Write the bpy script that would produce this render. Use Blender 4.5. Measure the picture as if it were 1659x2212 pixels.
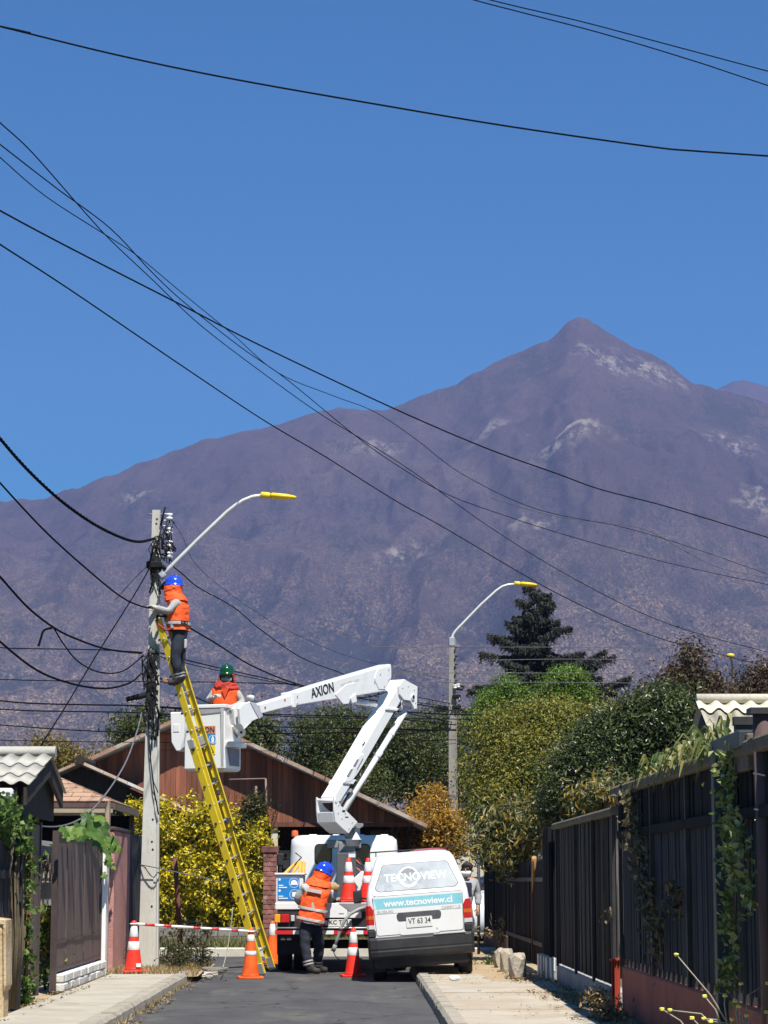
import bpy, bmesh, math, random
import numpy as np
from mathutils import Vector, Matrix, Quaternion

random.seed(7)
RNG = np.random.default_rng(11)
for o in list(bpy.data.objects):
    bpy.data.objects.remove(o)
scene = bpy.context.scene
COL = scene.collection

# ------------------------------------------------------------------ camera
F_PX, W_PX, H_PX = 5112.0, 1659.0, 2212.0      # long lens, measured on a 1659x2212 view of the photograph
CAM_H = 1.4
PITCH = math.atan(794.0 / F_PX)                 # horizon low in the frame
YAW = math.radians(0.714)                       # street runs along +Y, a little left of the frame's middle
cam_d = bpy.data.cameras.new('camera')
cam = bpy.data.objects.new('camera', cam_d)
COL.objects.link(cam)
cam.location = (0, 0, CAM_H)
cam.rotation_euler = (math.radians(90) + PITCH, 0, -YAW)
cam_d.sensor_fit = 'VERTICAL'
cam_d.sensor_height = 24.0
cam_d.lens = 24.0 * F_PX / H_PX
cam_d.clip_start = 0.1
cam_d.clip_end = 30000
scene.camera = cam
CAM_R = cam.rotation_euler.to_matrix()

# ------------------------------------------------------------------ sky, sun, exposure
SUN = Vector((0.18, -0.54, 1.0)).normalized()
world = bpy.data.worlds.new('World')
scene.world = world
world.use_nodes = True
wn = world.node_tree
wn.nodes.clear()
sky = wn.nodes.new('ShaderNodeTexSky')
sky.sky_type = 'NISHITA'
sky.sun_disc = False
sky.sun_elevation = math.asin(SUN.z)
sky.sun_rotation = math.atan2(SUN.x, SUN.y)
sky.altitude = 600
sky.air_density = 1.3
sky.dust_density = 0.0
sky.ozone_density = 8.0
bg = wn.nodes.new('ShaderNodeBackground')
bg.inputs['Strength'].default_value = 0.056
wo = wn.nodes.new('ShaderNodeOutputWorld')
hsv = wn.nodes.new('ShaderNodeHueSaturation')          # the phone's vivid colour, over the whole sky alike
hsv.inputs['Hue'].default_value = 0.494
hsv.inputs['Saturation'].default_value = 2.0
wn.links.new(sky.outputs[0], hsv.inputs['Color'])
wn.links.new(hsv.outputs[0], bg.inputs['Color'])
wn.links.new(bg.outputs[0], wo.inputs['Surface'])
sun_d = bpy.data.lights.new('sun', 'SUN')
sun_d.energy = 5.0
sun_d.angle = math.radians(0.53)
sun_d.color = (1.0, 0.95, 0.86)
sun_o = bpy.data.objects.new('sun', sun_d)
COL.objects.link(sun_o)
sun_o.rotation_euler = SUN.to_track_quat('Z', 'Y').to_euler()
scene.view_settings.view_transform = 'Standard'
scene.view_settings.look = 'None'
scene.view_settings.gamma = 1.0
scene.view_settings.exposure = 0.72
scene.view_settings.use_curve_mapping = False
scene.render.engine = 'CYCLES'

# ------------------------------------------------------------------ helpers
def ray(x, y):
    return CAM_R @ Vector(((x - W_PX / 2) / F_PX, -(y - H_PX / 2) / F_PX, -1.0))

def P(x, y, Y):
    """point at street depth Y in the direction of photo pixel (x, y)"""
    d = ray(x, y)
    t = Y / d.y
    return Vector((d.x * t, Y, CAM_H + d.z * t))

def PX(x, y, X):
    """point on the vertical plane at street offset X"""
    d = ray(x, y)
    t = X / d.x
    return Vector((X, d.y * t, CAM_H + d.z * t))

def G(x, y, z=0.0):
    d = ray(x, y)
    t = (z - CAM_H) / d.z
    return Vector((d.x * t, d.y * t, z))

MATS = {}
def _nt(name):
    m = bpy.data.materials.new(name)
    m.use_nodes = True
    t = m.node_tree
    return m, t, t.nodes['Principled BSDF']

def mat(name, c1, c2=None, scale=4.0, rough=0.6, metal=0.0, bump=0.0, bscale=40.0, stretch=(1, 1, 1),
        orand=0.0, detail=6.0, lo=0.35, hi=0.65, c3=None, s3=1.0, f3=(0.55, 0.7), spec=0.4, coat=0.0, world_co=True):
    """procedural surface: two colours mixed by noise, a third patchy one, per-piece variation and fine relief"""
    if name in MATS:
        return MATS[name]
    m, t, b = _nt(name)
    N, L = t.nodes, t.links
    tc = N.new('ShaderNodeTexCoord')
    mp = N.new('ShaderNodeMapping')
    mp.inputs['Scale'].default_value = stretch
    if world_co:
        ge = N.new('ShaderNodeNewGeometry')
        L.new(ge.outputs['Position'], mp.inputs['Vector'])
    else:
        L.new(tc.outputs['Object'], mp.inputs['Vector'])
    out = None
    if c2 is None:
        rgb = N.new('ShaderNodeRGB'); rgb.outputs[0].default_value = (*c1, 1); out = rgb.outputs[0]
    else:
        nz = N.new('ShaderNodeTexNoise')
        nz.inputs['Scale'].default_value = scale
        nz.inputs['Detail'].default_value = detail
        nz.inputs['Roughness'].default_value = 0.65
        L.new(mp.outputs[0], nz.inputs['Vector'])
        rp = N.new('ShaderNodeValToRGB')
        rp.color_ramp.elements[0].position = lo; rp.color_ramp.elements[0].color = (*c1, 1)
        rp.color_ramp.elements[1].position = hi; rp.color_ramp.elements[1].color = (*c2, 1)
        L.new(nz.outputs['Fac'], rp.inputs[0])
        out = rp.outputs[0]
    if c3 is not None:
        n3 = N.new('ShaderNodeTexNoise'); n3.inputs['Scale'].default_value = s3; n3.inputs['Detail'].default_value = 8
        n3.inputs['Roughness'].default_value = 0.7
        L.new(mp.outputs[0], n3.inputs['Vector'])
        r3 = N.new('ShaderNodeMapRange'); r3.inputs[1].default_value = f3[0]; r3.inputs[2].default_value = f3[1]
        L.new(n3.outputs['Fac'], r3.inputs[0])
        mx = N.new('ShaderNodeMix'); mx.data_type = 'RGBA'
        L.new(r3.outputs[0], mx.inputs[0]); L.new(out, mx.inputs[6]); mx.inputs[7].default_value = (*c3, 1)
        out = mx.outputs[2]
    if orand > 0:
        oi = N.new('ShaderNodeObjectInfo')
        mr = N.new('ShaderNodeMapRange'); mr.inputs[3].default_value = 1 - orand; mr.inputs[4].default_value = 1 + orand
        L.new(oi.outputs['Random'], mr.inputs[0])
        hs = N.new('ShaderNodeHueSaturation')
        L.new(mr.outputs[0], hs.inputs['Value']); L.new(out, hs.inputs['Color'])
        out = hs.outputs[0]
    L.new(out, b.inputs['Base Color'])
    b.inputs['Roughness'].default_value = rough
    b.inputs['Metallic'].default_value = metal
    b.inputs['Specular IOR Level'].default_value = spec
    b.inputs['Coat Weight'].default_value = coat
    if bump > 0:
        nb = N.new('ShaderNodeTexNoise'); nb.inputs['Scale'].default_value = bscale; nb.inputs['Detail'].default_value = 6
        L.new(mp.outputs[0], nb.inputs['Vector'])
        bp = N.new('ShaderNodeBump'); bp.inputs['Strength'].default_value = bump; bp.inputs['Distance'].default_value = 0.02
        L.new(nb.outputs['Fac'], bp.inputs['Height']); L.new(bp.outputs[0], b.inputs['Normal'])
    MATS[name] = m
    return m

def leafmat(name, cols, trans=0.35, rough=0.45, spec=0.4):
    """foliage: colour differs from leaf to leaf, thin leaves let some light through"""
    if name in MATS:
        return MATS[name]
    m, t, b = _nt(name)
    N, L = t.nodes, t.links
    ge = N.new('ShaderNodeNewGeometry')
    rp = N.new('ShaderNodeValToRGB')
    els = rp.color_ramp.elements
    n = len(cols)
    while len(els) < n: els.new(0.5)
    for i, c in enumerate(cols):
        els[i].position = i / max(1, n - 1); els[i].color = (*c, 1)
    L.new(ge.outputs['Random Per Island'], rp.inputs[0])
    L.new(rp.outputs[0], b.inputs['Base Color'])
    b.inputs['Roughness'].default_value = rough
    b.inputs['Specular IOR Level'].default_value = spec
    tr = N.new('ShaderNodeBsdfTranslucent'); L.new(rp.outputs[0], tr.inputs['Color'])
    ms = N.new('ShaderNodeMixShader'); ms.inputs[0].default_value = trans
    L.new(b.outputs[0], ms.inputs[1]); L.new(tr.outputs[0], ms.inputs[2])
    L.new(ms.outputs[0], N['Material Output'].inputs['Surface'])
    MATS[name] = m
    return m

MW = {}      # world matrices of the Empties
def thing(name, label, cat, loc=(0, 0, 0), rot=None, group=None):
    o = bpy.data.objects.new(name, None)
    o.empty_display_size = 0.1
    COL.objects.link(o)
    M = Matrix.Translation(loc)
    if rot is not None:
        M = M @ rot.to_4x4()
    o.matrix_world = M
    MW[o.name] = M
    tag(o, label, cat, group)
    return o

def tag(o, label=None, cat=None, group=None, kind=None):
    if label: o['label'] = label
    if cat: o['category'] = cat
    if group: o['group'] = group
    if kind: o['kind'] = kind
    return o

def put(name, me, parent=None, M=None, local=False):
    """link a mesh; parts are given in world space unless local"""
    o = bpy.data.objects.new(name, me)
    COL.objects.link(o)
    if M is not None:
        o.matrix_local = M
    if parent is not None:
        o.parent = parent
        if not local:
            o.matrix_parent_inverse = MW.get(parent.name, Matrix.Identity(4)).inverted()
        MW[o.name] = (MW.get(parent.name, Matrix.Identity(4)) @ M if M is not None else MW.get(parent.name, Matrix.Identity(4))) if local else (M if M is not None else Matrix.Identity(4))
    else:
        MW[o.name] = M if M is not None else Matrix.Identity(4)
    return o

class MB:
    def __init__(self):
        self.v, self.f, self.mi, self.sm = [], [], [], []
    def add(self, vs, fs, mi=0, smooth=False):
        b = len(self.v)
        self.v += [tuple(p) for p in vs]
        for f in fs:
            self.f.append(tuple(i + b for i in f)); self.mi.append(mi); self.sm.append(smooth)
        return self
    def box(self, c, s, R=None, mi=0):
        c = Vector(c); h = Vector(s) / 2
        vs = []
        for z in (-1, 1):
            for x, y in ((-1, -1), (1, -1), (1, 1), (-1, 1)):
                p = Vector((x * h.x, y * h.y, z * h.z))
                vs.append(c + (R @ p if R else p))
        return self.add(vs, [(3, 2, 1, 0), (4, 5, 6, 7), (0, 1, 5, 4), (1, 2, 6, 5), (2, 3, 7, 6), (3, 0, 4, 7)], mi)
    def mm(self, x0, x1, y0, y1, z0, z1, mi=0):
        return self.box(((x0 + x1) / 2, (y0 + y1) / 2, (z0 + z1) / 2), (abs(x1 - x0), abs(y1 - y0), abs(z1 - z0)), None, mi)
    def beam(self, a, b, w, h, up=(0, 0, 1), mi=0):
        a, b = Vector(a), Vector(b)
        d = (b - a); L = d.length; d.normalize()
        s = d.cross(Vector(up)).normalized(); u = s.cross(d)
        R = Matrix((s, d, u)).transposed()
        return self.box((a + b) / 2, (w, L, h), R, mi)
    def prism(self, pts, ext, mi=0):
        """closed outline pushed along ext"""
        pts = [Vector(p) for p in pts]; e = Vector(ext); n = len(pts)
        nn = Vector((0, 0, 0))
        for i in range(n):
            nn += (pts[i] - pts[0]).cross(pts[(i + 1) % n] - pts[0])
        if nn.dot(e) > 0:
            pts = pts[::-1]
        vs = pts + [p + e for p in pts]
        fs = [tuple(range(n)), tuple(range(2 * n - 1, n - 1, -1))]
        for i in range(n):
            j = (i + 1) % n
            fs.append((j, i, i + n, j + n))
        return self.add(vs, fs, mi)
    def tube(self, pts, r, n=8, caps=True, mi=0, smooth=True, flat=None):
        pts = [Vector(p) for p in pts]
        rs = r if isinstance(r, (list, tuple)) else [r] * len(pts)
        k = len(pts)
        vs, fs = [], []
        prev = None
        for i in range(k):
            d = (pts[min(i + 1, k - 1)] - pts[max(i - 1, 0)])
            if d.length < 1e-9: d = Vector((0, 0, 1))
            d.normalize()
            if prev is None:
                ref = Vector((0, 0, 1)) if abs(d.z) < 0.9 else Vector((1, 0, 0))
                s = d.cross(ref).normalized()
            else:
                s = prev - d * prev.dot(d)
                s = s.normalized() if s.length > 1e-6 else d.orthogonal().normalized()
            prev = s
            u = s.cross(d)
            for j in range(n):
                a = 2 * math.pi * j / n
                vs.append(pts[i] + s * (math.cos(a) * rs[i]) + u * (math.sin(a) * rs[i] * (flat or 1)))
        for i in range(k - 1):
            for j in range(n):
                a, b = i * n + j, i * n + (j + 1) % n
                fs.append((a, a + n, b + n, b))
        self.add(vs, fs, mi, smooth)
        if caps:
            self.add([], [], mi)
            b0 = len(self.v) - len(vs)
            self.f.append(tuple(b0 + j for j in range(n))); self.mi.append(mi); self.sm.append(False)
            self.f.append(tuple(b0 + (k - 1) * n + j for j in range(n - 1, -1, -1))); self.mi.append(mi); self.sm.append(False)
        return self
    def lathe(self, prof, n=20, M=None, mi=0, smooth=True, sx=1, sy=1):
        vs, fs = [], []
        k = len(prof)
        for r, z in prof:
            for j in range(n):
                a = 2 * math.pi * j / n
                p = Vector((r * math.cos(a) * sx, r * math.sin(a) * sy, z))
                vs.append(M @ p if M else p)
        for i in range(k - 1):
            for j in range(n):
                a, b = i * n + j, i * n + (j + 1) % n
                fs.append((a, b, b + n, a + n))
        b0 = len(self.v)
        self.add(vs, fs, mi, smooth)
        if prof[0][0] > 1e-4:
            self.f.append(tuple(b0 + j for j in range(n - 1, -1, -1))); self.mi.append(mi); self.sm.append(False)
        if prof[-1][0] > 1e-4:
            self.f.append(tuple(b0 + (k - 1) * n + j for j in range(n))); self.mi.append(mi); self.sm.append(False)
        return self
    def loft(self, rings, caps=(True, True), mi=0, smooth=True, close=True):
        n = len(rings[0]); vs = [p for r in rings for p in r]; fs = []
        for i in range(len(rings) - 1):
            for j in range(n if close else n - 1):
                a, b = i * n + j, i * n + (j + 1) % n
                fs.append((a, b, b + n, a + n))
        b0 = len(self.v)
        self.add(vs, fs, mi, smooth)
        if caps[0]:
            self.f.append(tuple(b0 + j for j in range(n - 1, -1, -1))); self.mi.append(mi); self.sm.append(False)
        if caps[1]:
            e = b0 + (len(rings) - 1) * n
            self.f.append(tuple(e + j for j in range(n))); self.mi.append(mi); self.sm.append(False)
        return self
    def mesh(self, name, mats, bevel=0.0, seg=1):
        me = bpy.data.meshes.new(name)
        me.from_pydata(self.v, [], self.f)
        if not isinstance(mats, (list, tuple)): mats = [mats]
        for m in mats: me.materials.append(m)
        me.polygons.foreach_set('material_index', self.mi)
        me.polygons.foreach_set('use_smooth', self.sm)
        if bevel > 0:
            bm = bmesh.new(); bm.from_mesh(me)
            es = [e for e in bm.edges if len(e.link_faces) == 2 and e.calc_face_angle(0) > 0.5]
            bmesh.ops.bevel(bm, geom=es, offset=bevel, segments=seg, affect='EDGES', profile=0.6)
            bm.to_mesh(me); bm.free()
        me.update()
        return me
    def build(self, name, mats, parent=None, bevel=0.0, seg=1, M=None, local=False):
        return put(name, self.mesh(name, mats, bevel, seg), parent, M, local)

def fast_mesh(name, V, Fq, mats, smooth=False, mi=None):
    """numpy mesh, all faces with the same number of corners"""
    me = bpy.data.meshes.new(name)
    n, k = Fq.shape
    me.vertices.add(len(V)); me.vertices.foreach_set('co', np.ascontiguousarray(V, dtype=np.float32).ravel())
    me.loops.add(n * k); me.loops.foreach_set('vertex_index', np.ascontiguousarray(Fq, dtype=np.int32).ravel())
    me.polygons.add(n)
    me.polygons.foreach_set('loop_start', np.arange(0, n * k, k, dtype=np.int32))
    if not isinstance(mats, (list, tuple)): mats = [mats]
    for m in mats:
        if m: me.materials.append(m)
    if mi is not None: me.polygons.foreach_set('material_index', np.ascontiguousarray(mi, dtype=np.int32))
    me.polygons.foreach_set('use_smooth', np.full(n, smooth, dtype=bool))
    me.update(calc_edges=True)
    me.validate()
    return me

def unit(a):
    return a / np.maximum(np.linalg.norm(a, axis=1, keepdims=True), 1e-9)

def leaf_mesh(name, C, size, aspect, m, up=0.35, droop=0.0, jitter=0.35, outward=None, axis=None):
    """one folded two-triangle-pair leaf per centre"""
    n = len(C)
    nr = unit(RNG.normal(size=(n, 3)) + np.array([0, 0, up]) + (outward if outward is not None else 0))
    ax = RNG.normal(size=(n, 3)) + np.array([0, 0, -droop])
    if axis is not None: ax = ax * 0.5 + axis
    ax = unit(ax - nr * np.sum(ax * nr, axis=1, keepdims=True))
    sd = np.cross(nr, ax)
    s = size * (1 + jitter * RNG.uniform(-1, 1, size=(n, 1)))
    w = s * aspect
    b = C - ax * s * 0.5
    tp = C + ax * s * 0.5 - nr * s * 0.12
    l = C + sd * w * 0.5 + nr * s * 0.10 - ax * s * 0.05
    r = C - sd * w * 0.5 + nr * s * 0.10 - ax * s * 0.05
    V = np.stack([b, r, tp, l], axis=1).reshape(-1, 3)
    i = np.arange(n)[:, None] * 4
    Fq = np.concatenate([i + np.array([[0, 1, 2]]), i + np.array([[0, 2, 3]])], axis=1).reshape(-1, 3)
    return fast_mesh(name, V, Fq, m)

def in_blobs(blobs, n, shell=0.55):
    """random points in a set of ellipsoids (centre, radii), more towards the outside"""
    w = np.array([b[1][0] * b[1][1] * b[1][2] for b in blobs]) ** 0.75
    idx = RNG.choice(len(blobs), size=n, p=w / w.sum())
    c = np.array([tuple(b[0]) for b in blobs])[idx]; r = np.array([tuple(b[1]) for b in blobs])[idx]
    d = unit(RNG.normal(size=(n, 3)))
    return c + d * r * (RNG.uniform(0, 1, size=(n, 1)) ** (1 / 3)) ** shell

def clumped(blobs, n, k, spread, shell=0.6, outward=False):
    cl = in_blobs(blobs, k, shell)
    wt = RNG.uniform(0.3, 1.0, size=k) ** 1.5
    idx = RNG.choice(k, size=n, p=wt / wt.sum())
    sp = spread * RNG.uniform(0.5, 1.3, size=(k, 1))[idx]
    d = RNG.normal(size=(n, 3))
    if outward:
        return cl[idx] + d * sp * np.array([1, 1, 0.75]), d
    return cl[idx] + d * sp * np.array([1, 1, 0.75])

BARK = None
def tree(name, label, base, blobs, n, k, leaf, m, group=None, spread=0.4, aspect=0.5, trunk=0.14, cat='tree', limbs=7,
         up=0.35, droop=0.0, bark=None, shell=0.6, loose=0.1):
    base = Vector(base)
    t = thing(name, label, cat, base, group=group)
    bk = bark or mat('bark', (0.05, 0.038, 0.028), (0.11, 0.085, 0.06), scale=9, stretch=(1, 1, 0.25), rough=0.9, bump=0.4, bscale=30)
    top = max(blobs, key=lambda b: b[0][2])[0]
    mb = MB()
    low = min(b[0][2] - b[1][2] for b in blobs)
    fork = base.lerp(Vector((top[0], top[1], max(low, base.z + 0.5))), 0.8)
    fork.z = max(base.z + 0.4, low + 0.15 * (top[2] - low))
    mb.tube([base - Vector((0, 0, 0.1)), base.lerp(fork, 0.5) + Vector((random.uniform(-.08, .08), 0, 0)), fork], [trunk, trunk * 0.8, trunk * 0.65], 8)
    for i in range(limbs):
        b = blobs[i % len(blobs)]
        e = Vector(b[0]) + Vector([random.uniform(-0.55, 0.55) * q for q in b[1]])
        mid = fork.lerp(e, 0.5) + Vector((random.uniform(-.2, .2), random.uniform(-.2, .2), 0.15))
        mb.tube([fork, mid, e], [trunk * 0.5, trunk * 0.3, trunk * 0.08], 6)
        for _ in range(3):
            s = mid.lerp(e, random.random())
            q = s + Vector((random.uniform(-.6, .6), random.uniform(-.6, .6), random.uniform(-.1, .6))) * (0.5 * b[1][2])
            mb.tube([s, s.lerp(q, .5) + Vector((0, 0, .05)), q], [trunk * 0.16, trunk * 0.1, trunk * 0.03], 5)
    mb.build('trunk', bk, t)
    C, ow = clumped(blobs, int(n * (1 - loose)), k, spread, shell, True)
    E_ = in_blobs(blobs, int(n * loose), 0.5)
    C = np.concatenate([C, E_]); ow = np.concatenate([ow * 0.75, np.zeros_like(E_)])
    cr = put('crown', leaf_mesh('crown', C, leaf, aspect, m, up=up + .25, droop=droop, outward=ow), t)
    return t

def text_pts(body, h, bold=0.0, spacing=1.0, shear=0.0):
    """flat lettering as a mesh in its own XY plane, centred, cap height h"""
    cu = bpy.data.curves.new('lettering', 'FONT')
    cu.body = body; cu.align_x = 'CENTER'; cu.align_y = 'CENTER'
    cu.size = h / 0.7; cu.offset = bold * h; cu.space_character = spacing; cu.shear = shear
    cu.resolution_u = 3
    o = bpy.data.objects.new('lettering_tmp', cu)
    COL.objects.link(o)
    dg = bpy.context.evaluated_depsgraph_get()
    me = bpy.data.meshes.new_from_object(o.evaluated_get(dg))
    V = [v.co.copy() for v in me.vertices]; Fs = [tuple(p.vertices) for p in me.polygons]
    bpy.data.objects.remove(o); bpy.data.curves.remove(cu); bpy.data.meshes.remove(me)
    return V, Fs

def lettering(body, origin, ex, ey, h, m, parent, width=None, bold=0.0, shear=0.0, name='lettering', fn=None):
    """lettering laid on a plane: ex along the line, ey up"""
    V, Fs = text_pts(body, h, bold, shear=shear)
    if not V: return None
    xs = [v.x for v in V]; ys = [v.y for v in V]
    cx, cy = (min(xs) + max(xs)) / 2, (min(ys) + max(ys)) / 2
    k = (width / (max(xs) - min(xs))) if width else 1.0
    origin, ex, ey = Vector(origin), Vector(ex).normalized(), Vector(ey).normalized()
    if fn:
        pts = [fn((v.x - cx) * k, v.y - cy) for v in V]
    else:
        pts = [origin + ex * ((v.x - cx) * k) + ey * (v.y - cy) for v in V]
    mb = MB(); mb.add(pts, Fs)
    return mb.build(name, m, parent)

def crumple(o, sub, amp, freq, seed=0, keep=None):
    """refine a cloth part and push it into folds"""
    m = o.modifiers.new('fine', 'SUBSURF'); m.levels = sub; m.render_levels = sub
    dg = bpy.context.evaluated_depsgraph_get()
    me = bpy.data.meshes.new_from_object(o.evaluated_get(dg))
    o.modifiers.clear()
    n = len(me.vertices)
    co = np.zeros(n * 3, np.float32); me.vertices.foreach_get('co', co); co = co.reshape(-1, 3)
    no = np.zeros(n * 3, np.float32); me.vertices.foreach_get('normal', no); no = no.reshape(-1, 3)
    a = fbm(co[:, 0] * freq + co[:, 2] * freq * .9 + seed * 3.1, co[:, 1] * freq - co[:, 2] * freq * .5 + seed, 9 + seed, 3)
    b = fbm(co[:, 0] * freq * .6 - co[:, 2] * freq * 1.6 + seed, co[:, 1] * freq * .7, 19 + seed, 2, True)
    co = co + no * ((a - .5) * amp * 1.2 + (b - .6) * amp)[:, None]
    me.vertices.foreach_set('co', co.ravel())
    me.polygons.foreach_set('use_smooth', np.ones(len(me.polygons), dtype=bool))
    me.update(); o.data = me
    return o

def copy_tree(src, loc=None, rot=None, parent=None, label=None, group=None):
    """copy a thing with its parts"""
    c = src.copy(); COL.objects.link(c)
    if parent is not None: c.parent = parent
    if loc is not None:
        M = Matrix.Translation(loc)
        if rot is not None: M = M @ rot.to_4x4()
        c.matrix_world = M; MW[c.name] = M
    if label: c['label'] = label
    if group: c['group'] = group
    for ch in list(src.children):
        copy_tree(ch, parent=c)
    return c
# ================================================================== the setting
def structure(o):
    o['kind'] = 'structure'
    return o

def vnoise(x, y, seed):
    """smooth value noise on arrays"""
    xi, yi = np.floor(x).astype(int), np.floor(y).astype(int)
    xf, yf = x - xi, y - yi
    u, v = xf * xf * (3 - 2 * xf), yf * yf * (3 - 2 * yf)
    def h(a, b):
        n = (a * 374761393 + b * 668265263 + seed * 1442695041) & 0x7fffffff
        n = ((n ^ (n >> 13)) * 1274126177) & 0x7fffffff
        return ((n ^ (n >> 16)) & 0xffff) / 65535.0
    return (h(xi, yi) * (1 - u) + h(xi + 1, yi) * u) * (1 - v) + (h(xi, yi + 1) * (1 - u) + h(xi + 1, yi + 1) * u) * v

def fbm(x, y, seed, octv=5, ridged=False):
    s, a, t = 0, 0.5, 0
    for i in range(octv):
        n = vnoise(x * 2 ** i, y * 2 ** i, seed + i * 17)
        if ridged: n = 1 - np.abs(2 * n - 1)
        s = s + a * n; t += a; a *= 0.5
    return s / t

mb = MB(); mb.add([(-3400, -300, -0.06), (3400, -300, -0.06), (3400, 6600, -0.06), (-3400, 6600, -0.06)], [(0, 1, 2, 3)])
structure(mb.build('ground', mat('soil', (0.085, 0.068, 0.048), (0.13, 0.10, 0.07), scale=1.3, rough=0.95)))

M_ASPH = mat('asphalt', (0.060, 0.060, 0.064), (0.088, 0.087, 0.087), scale=1.4, rough=0.93, bump=0.35, bscale=110, spec=0.2,
             c3=(0.14, 0.13, 0.115), s3=0.9, f3=(0.54, 0.74), stretch=(1, 0.3, 1))
_t = M_ASPH.node_tree; _b = _t.nodes['Principled BSDF']
_pos = _t.nodes.new('ShaderNodeNewGeometry'); _wn = _t.nodes.new('ShaderNodeTexNoise'); _wn.inputs['Scale'].default_value = 1.3; _wn.inputs['Detail'].default_value = 6
_sc = _t.nodes.new('ShaderNodeVectorMath'); _sc.operation = 'SCALE'; _sc.inputs['Scale'].default_value = .9
_ad = _t.nodes.new('ShaderNodeVectorMath'); _ad.operation = 'ADD'
_vo = _t.nodes.new('ShaderNodeTexVoronoi'); _vo.feature = 'DISTANCE_TO_EDGE'; _vo.inputs['Scale'].default_value = .55
_mr = _t.nodes.new('ShaderNodeMapRange'); _mr.inputs[1].default_value = .010; _mr.inputs[2].default_value = .004
_mx = _t.nodes.new('ShaderNodeMix'); _mx.data_type = 'RGBA'; _mx.inputs[7].default_value = (.028, .027, .026, 1)
_src = _b.inputs['Base Color'].links[0].from_socket
for a_, b_ in ((_pos.outputs['Position'], _wn.inputs['Vector']), (_wn.outputs['Color'], _sc.inputs[0]), (_pos.outputs['Position'], _ad.inputs[0]), (_sc.outputs[0], _ad.inputs[1]), (_ad.outputs[0], _vo.inputs['Vector']), (_vo.outputs['Distance'], _mr.inputs[0]), (_mr.outputs[0], _mx.inputs[0]), (_src, _mx.inputs[6]), (_mx.outputs[2], _b.inputs['Base Color'])):
    _t.links.new(a_, b_)
M_CONC = mat('pavement_concrete', (0.33, 0.305, 0.255), (0.42, 0.385, 0.325), scale=1.6, rough=0.9, bump=0.3, bscale=60,
             c3=(0.25, 0.21, 0.16), s3=1.1, f3=(0.55, 0.72), orand=0.06, spec=0.25)
M_KERB = mat('kerb_concrete', (0.28, 0.255, 0.21), (0.37, 0.335, 0.275), scale=3, rough=0.9, bump=0.5, bscale=35, c3=(0.13, 0.11, 0.09), s3=2.2, f3=(0.58, 0.66), spec=0.2)
M_DIRT = mat('sandy_dirt', (0.31, 0.23, 0.145), (0.40, 0.31, 0.205), scale=2.4, rough=0.97, bump=0.6, bscale=30, c3=(0.24, 0.18, 0.12), s3=3.5, f3=(0.56, 0.72), spec=0.1)

KL, KR, FL, FR = -2.30, 0.87, -3.50, 2.65      # kerbs and fence lines across the street
mb = MB(); mb.add([(KL, -4, 0), (KR, -4, 0), (KR, 37.6, 0), (KL, 37.6, 0)], [(0, 1, 2, 3)])
structure(mb.build('road', M_ASPH))
mb = MB(); mb.add([(-45, 37.6, 0.002), (2.6, 37.6, 0.002), (2.6, 44.3, 0.002), (-45, 44.3, 0.002)], [(0, 1, 2, 3)])
structure(mb.build('cross_road', M_ASPH))

def bumpy_sheet(name, x0, x1, y0, y1, z, amp, m, step=0.12, seed=3, edge=None):
    nx, ny = max(2, int((x1 - x0) / step)), max(2, int((y1 - y0) / (step * 2)))
    X, Y = np.meshgrid(np.linspace(x0, x1, nx), np.linspace(y0, y1, ny))
    Z = z + amp * (fbm(X * 2.2, Y * 1.4, seed, 4) - 0.5)
    V = np.stack([X, Y, Z], -1).reshape(-1, 3)
    i, j = np.meshgrid(np.arange(ny - 1), np.arange(nx - 1), indexing='ij')
    a = (i * nx + j).ravel()
    Fq = np.stack([a, a + 1, a + nx + 1, a + nx], 1)
    return put(name, fast_mesh(name, V, Fq, m, True))

# left pavement: cast slabs on a bed, a chipped kerb, then a dry verge round the pole
left = structure(bumpy_sheet('pavement_left', FL - 0.6, KL - 0.13, -4, 33.1, 0.075, 0.01, M_DIRT, 0.3))
y, i = -3.9, 0
rs = random.Random(4)
while y < 33.0:
    L = rs.choice((1.9, 2.1, 2.3)); L = min(L, 33.05 - y)
    m_ = MB().box((0, 0, 0), (KL - 0.16 - (FL + 0.16), L - 0.012, 0.1))
    put('slab', m_.mesh('slab', M_CONC, 0.008), left, Matrix.Translation(((KL - 0.16 + FL + 0.16) / 2, y + L / 2, 0.075 + rs.uniform(-0.004, 0.004))) @ Matrix.Rotation(rs.uniform(-0.003, 0.003), 4, 'X'))
    y += L
def kerb_line(name, x, y0, y1, side, seed):
    root = structure(put(name, MB().mm(x - 0.01, x + 0.01, y0, y1, -0.05, 0.02).mesh(name, M_KERB)))
    r = random.Random(seed); y = y0
    while y < y1 - 0.05:
        L = min(r.uniform(0.85, 1.05), y1 - y)
        k = 7; rings = []
        for q in range(k):
            yy = y + 0.006 + (L - 0.012) * q / (k - 1)
            ch = r.uniform(-0.006, 0.006); top = 0.128 + r.uniform(-0.008, 0.003)
            xa, xb = (x - 0.15 * side, x + (0.004 + ch) * side)
            rings.append([Vector((xa, yy, -0.05)), Vector((xb + 0.015 * side, yy, -0.05)), Vector((xb, yy, top - 0.035)), Vector((xb - 0.035 * side, yy, top)), Vector((xa, yy, top))])
            if side < 0: rings[-1].reverse()
        MB().loft(rings, smooth=False).build('kerb_stone', M_KERB, root)
        y += L
    return root
kerb_line('kerb_left', KL, -4, 34.4, 1, 1)
kerb_line('kerb_right', KR, -4, 37.4, -1, 2)
structure(bumpy_sheet('verge_left', FL - 0.1, KL + 0.15, 33.05, 37.4, 0.10, 0.07, M_DIRT, 0.1, 8))

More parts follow.
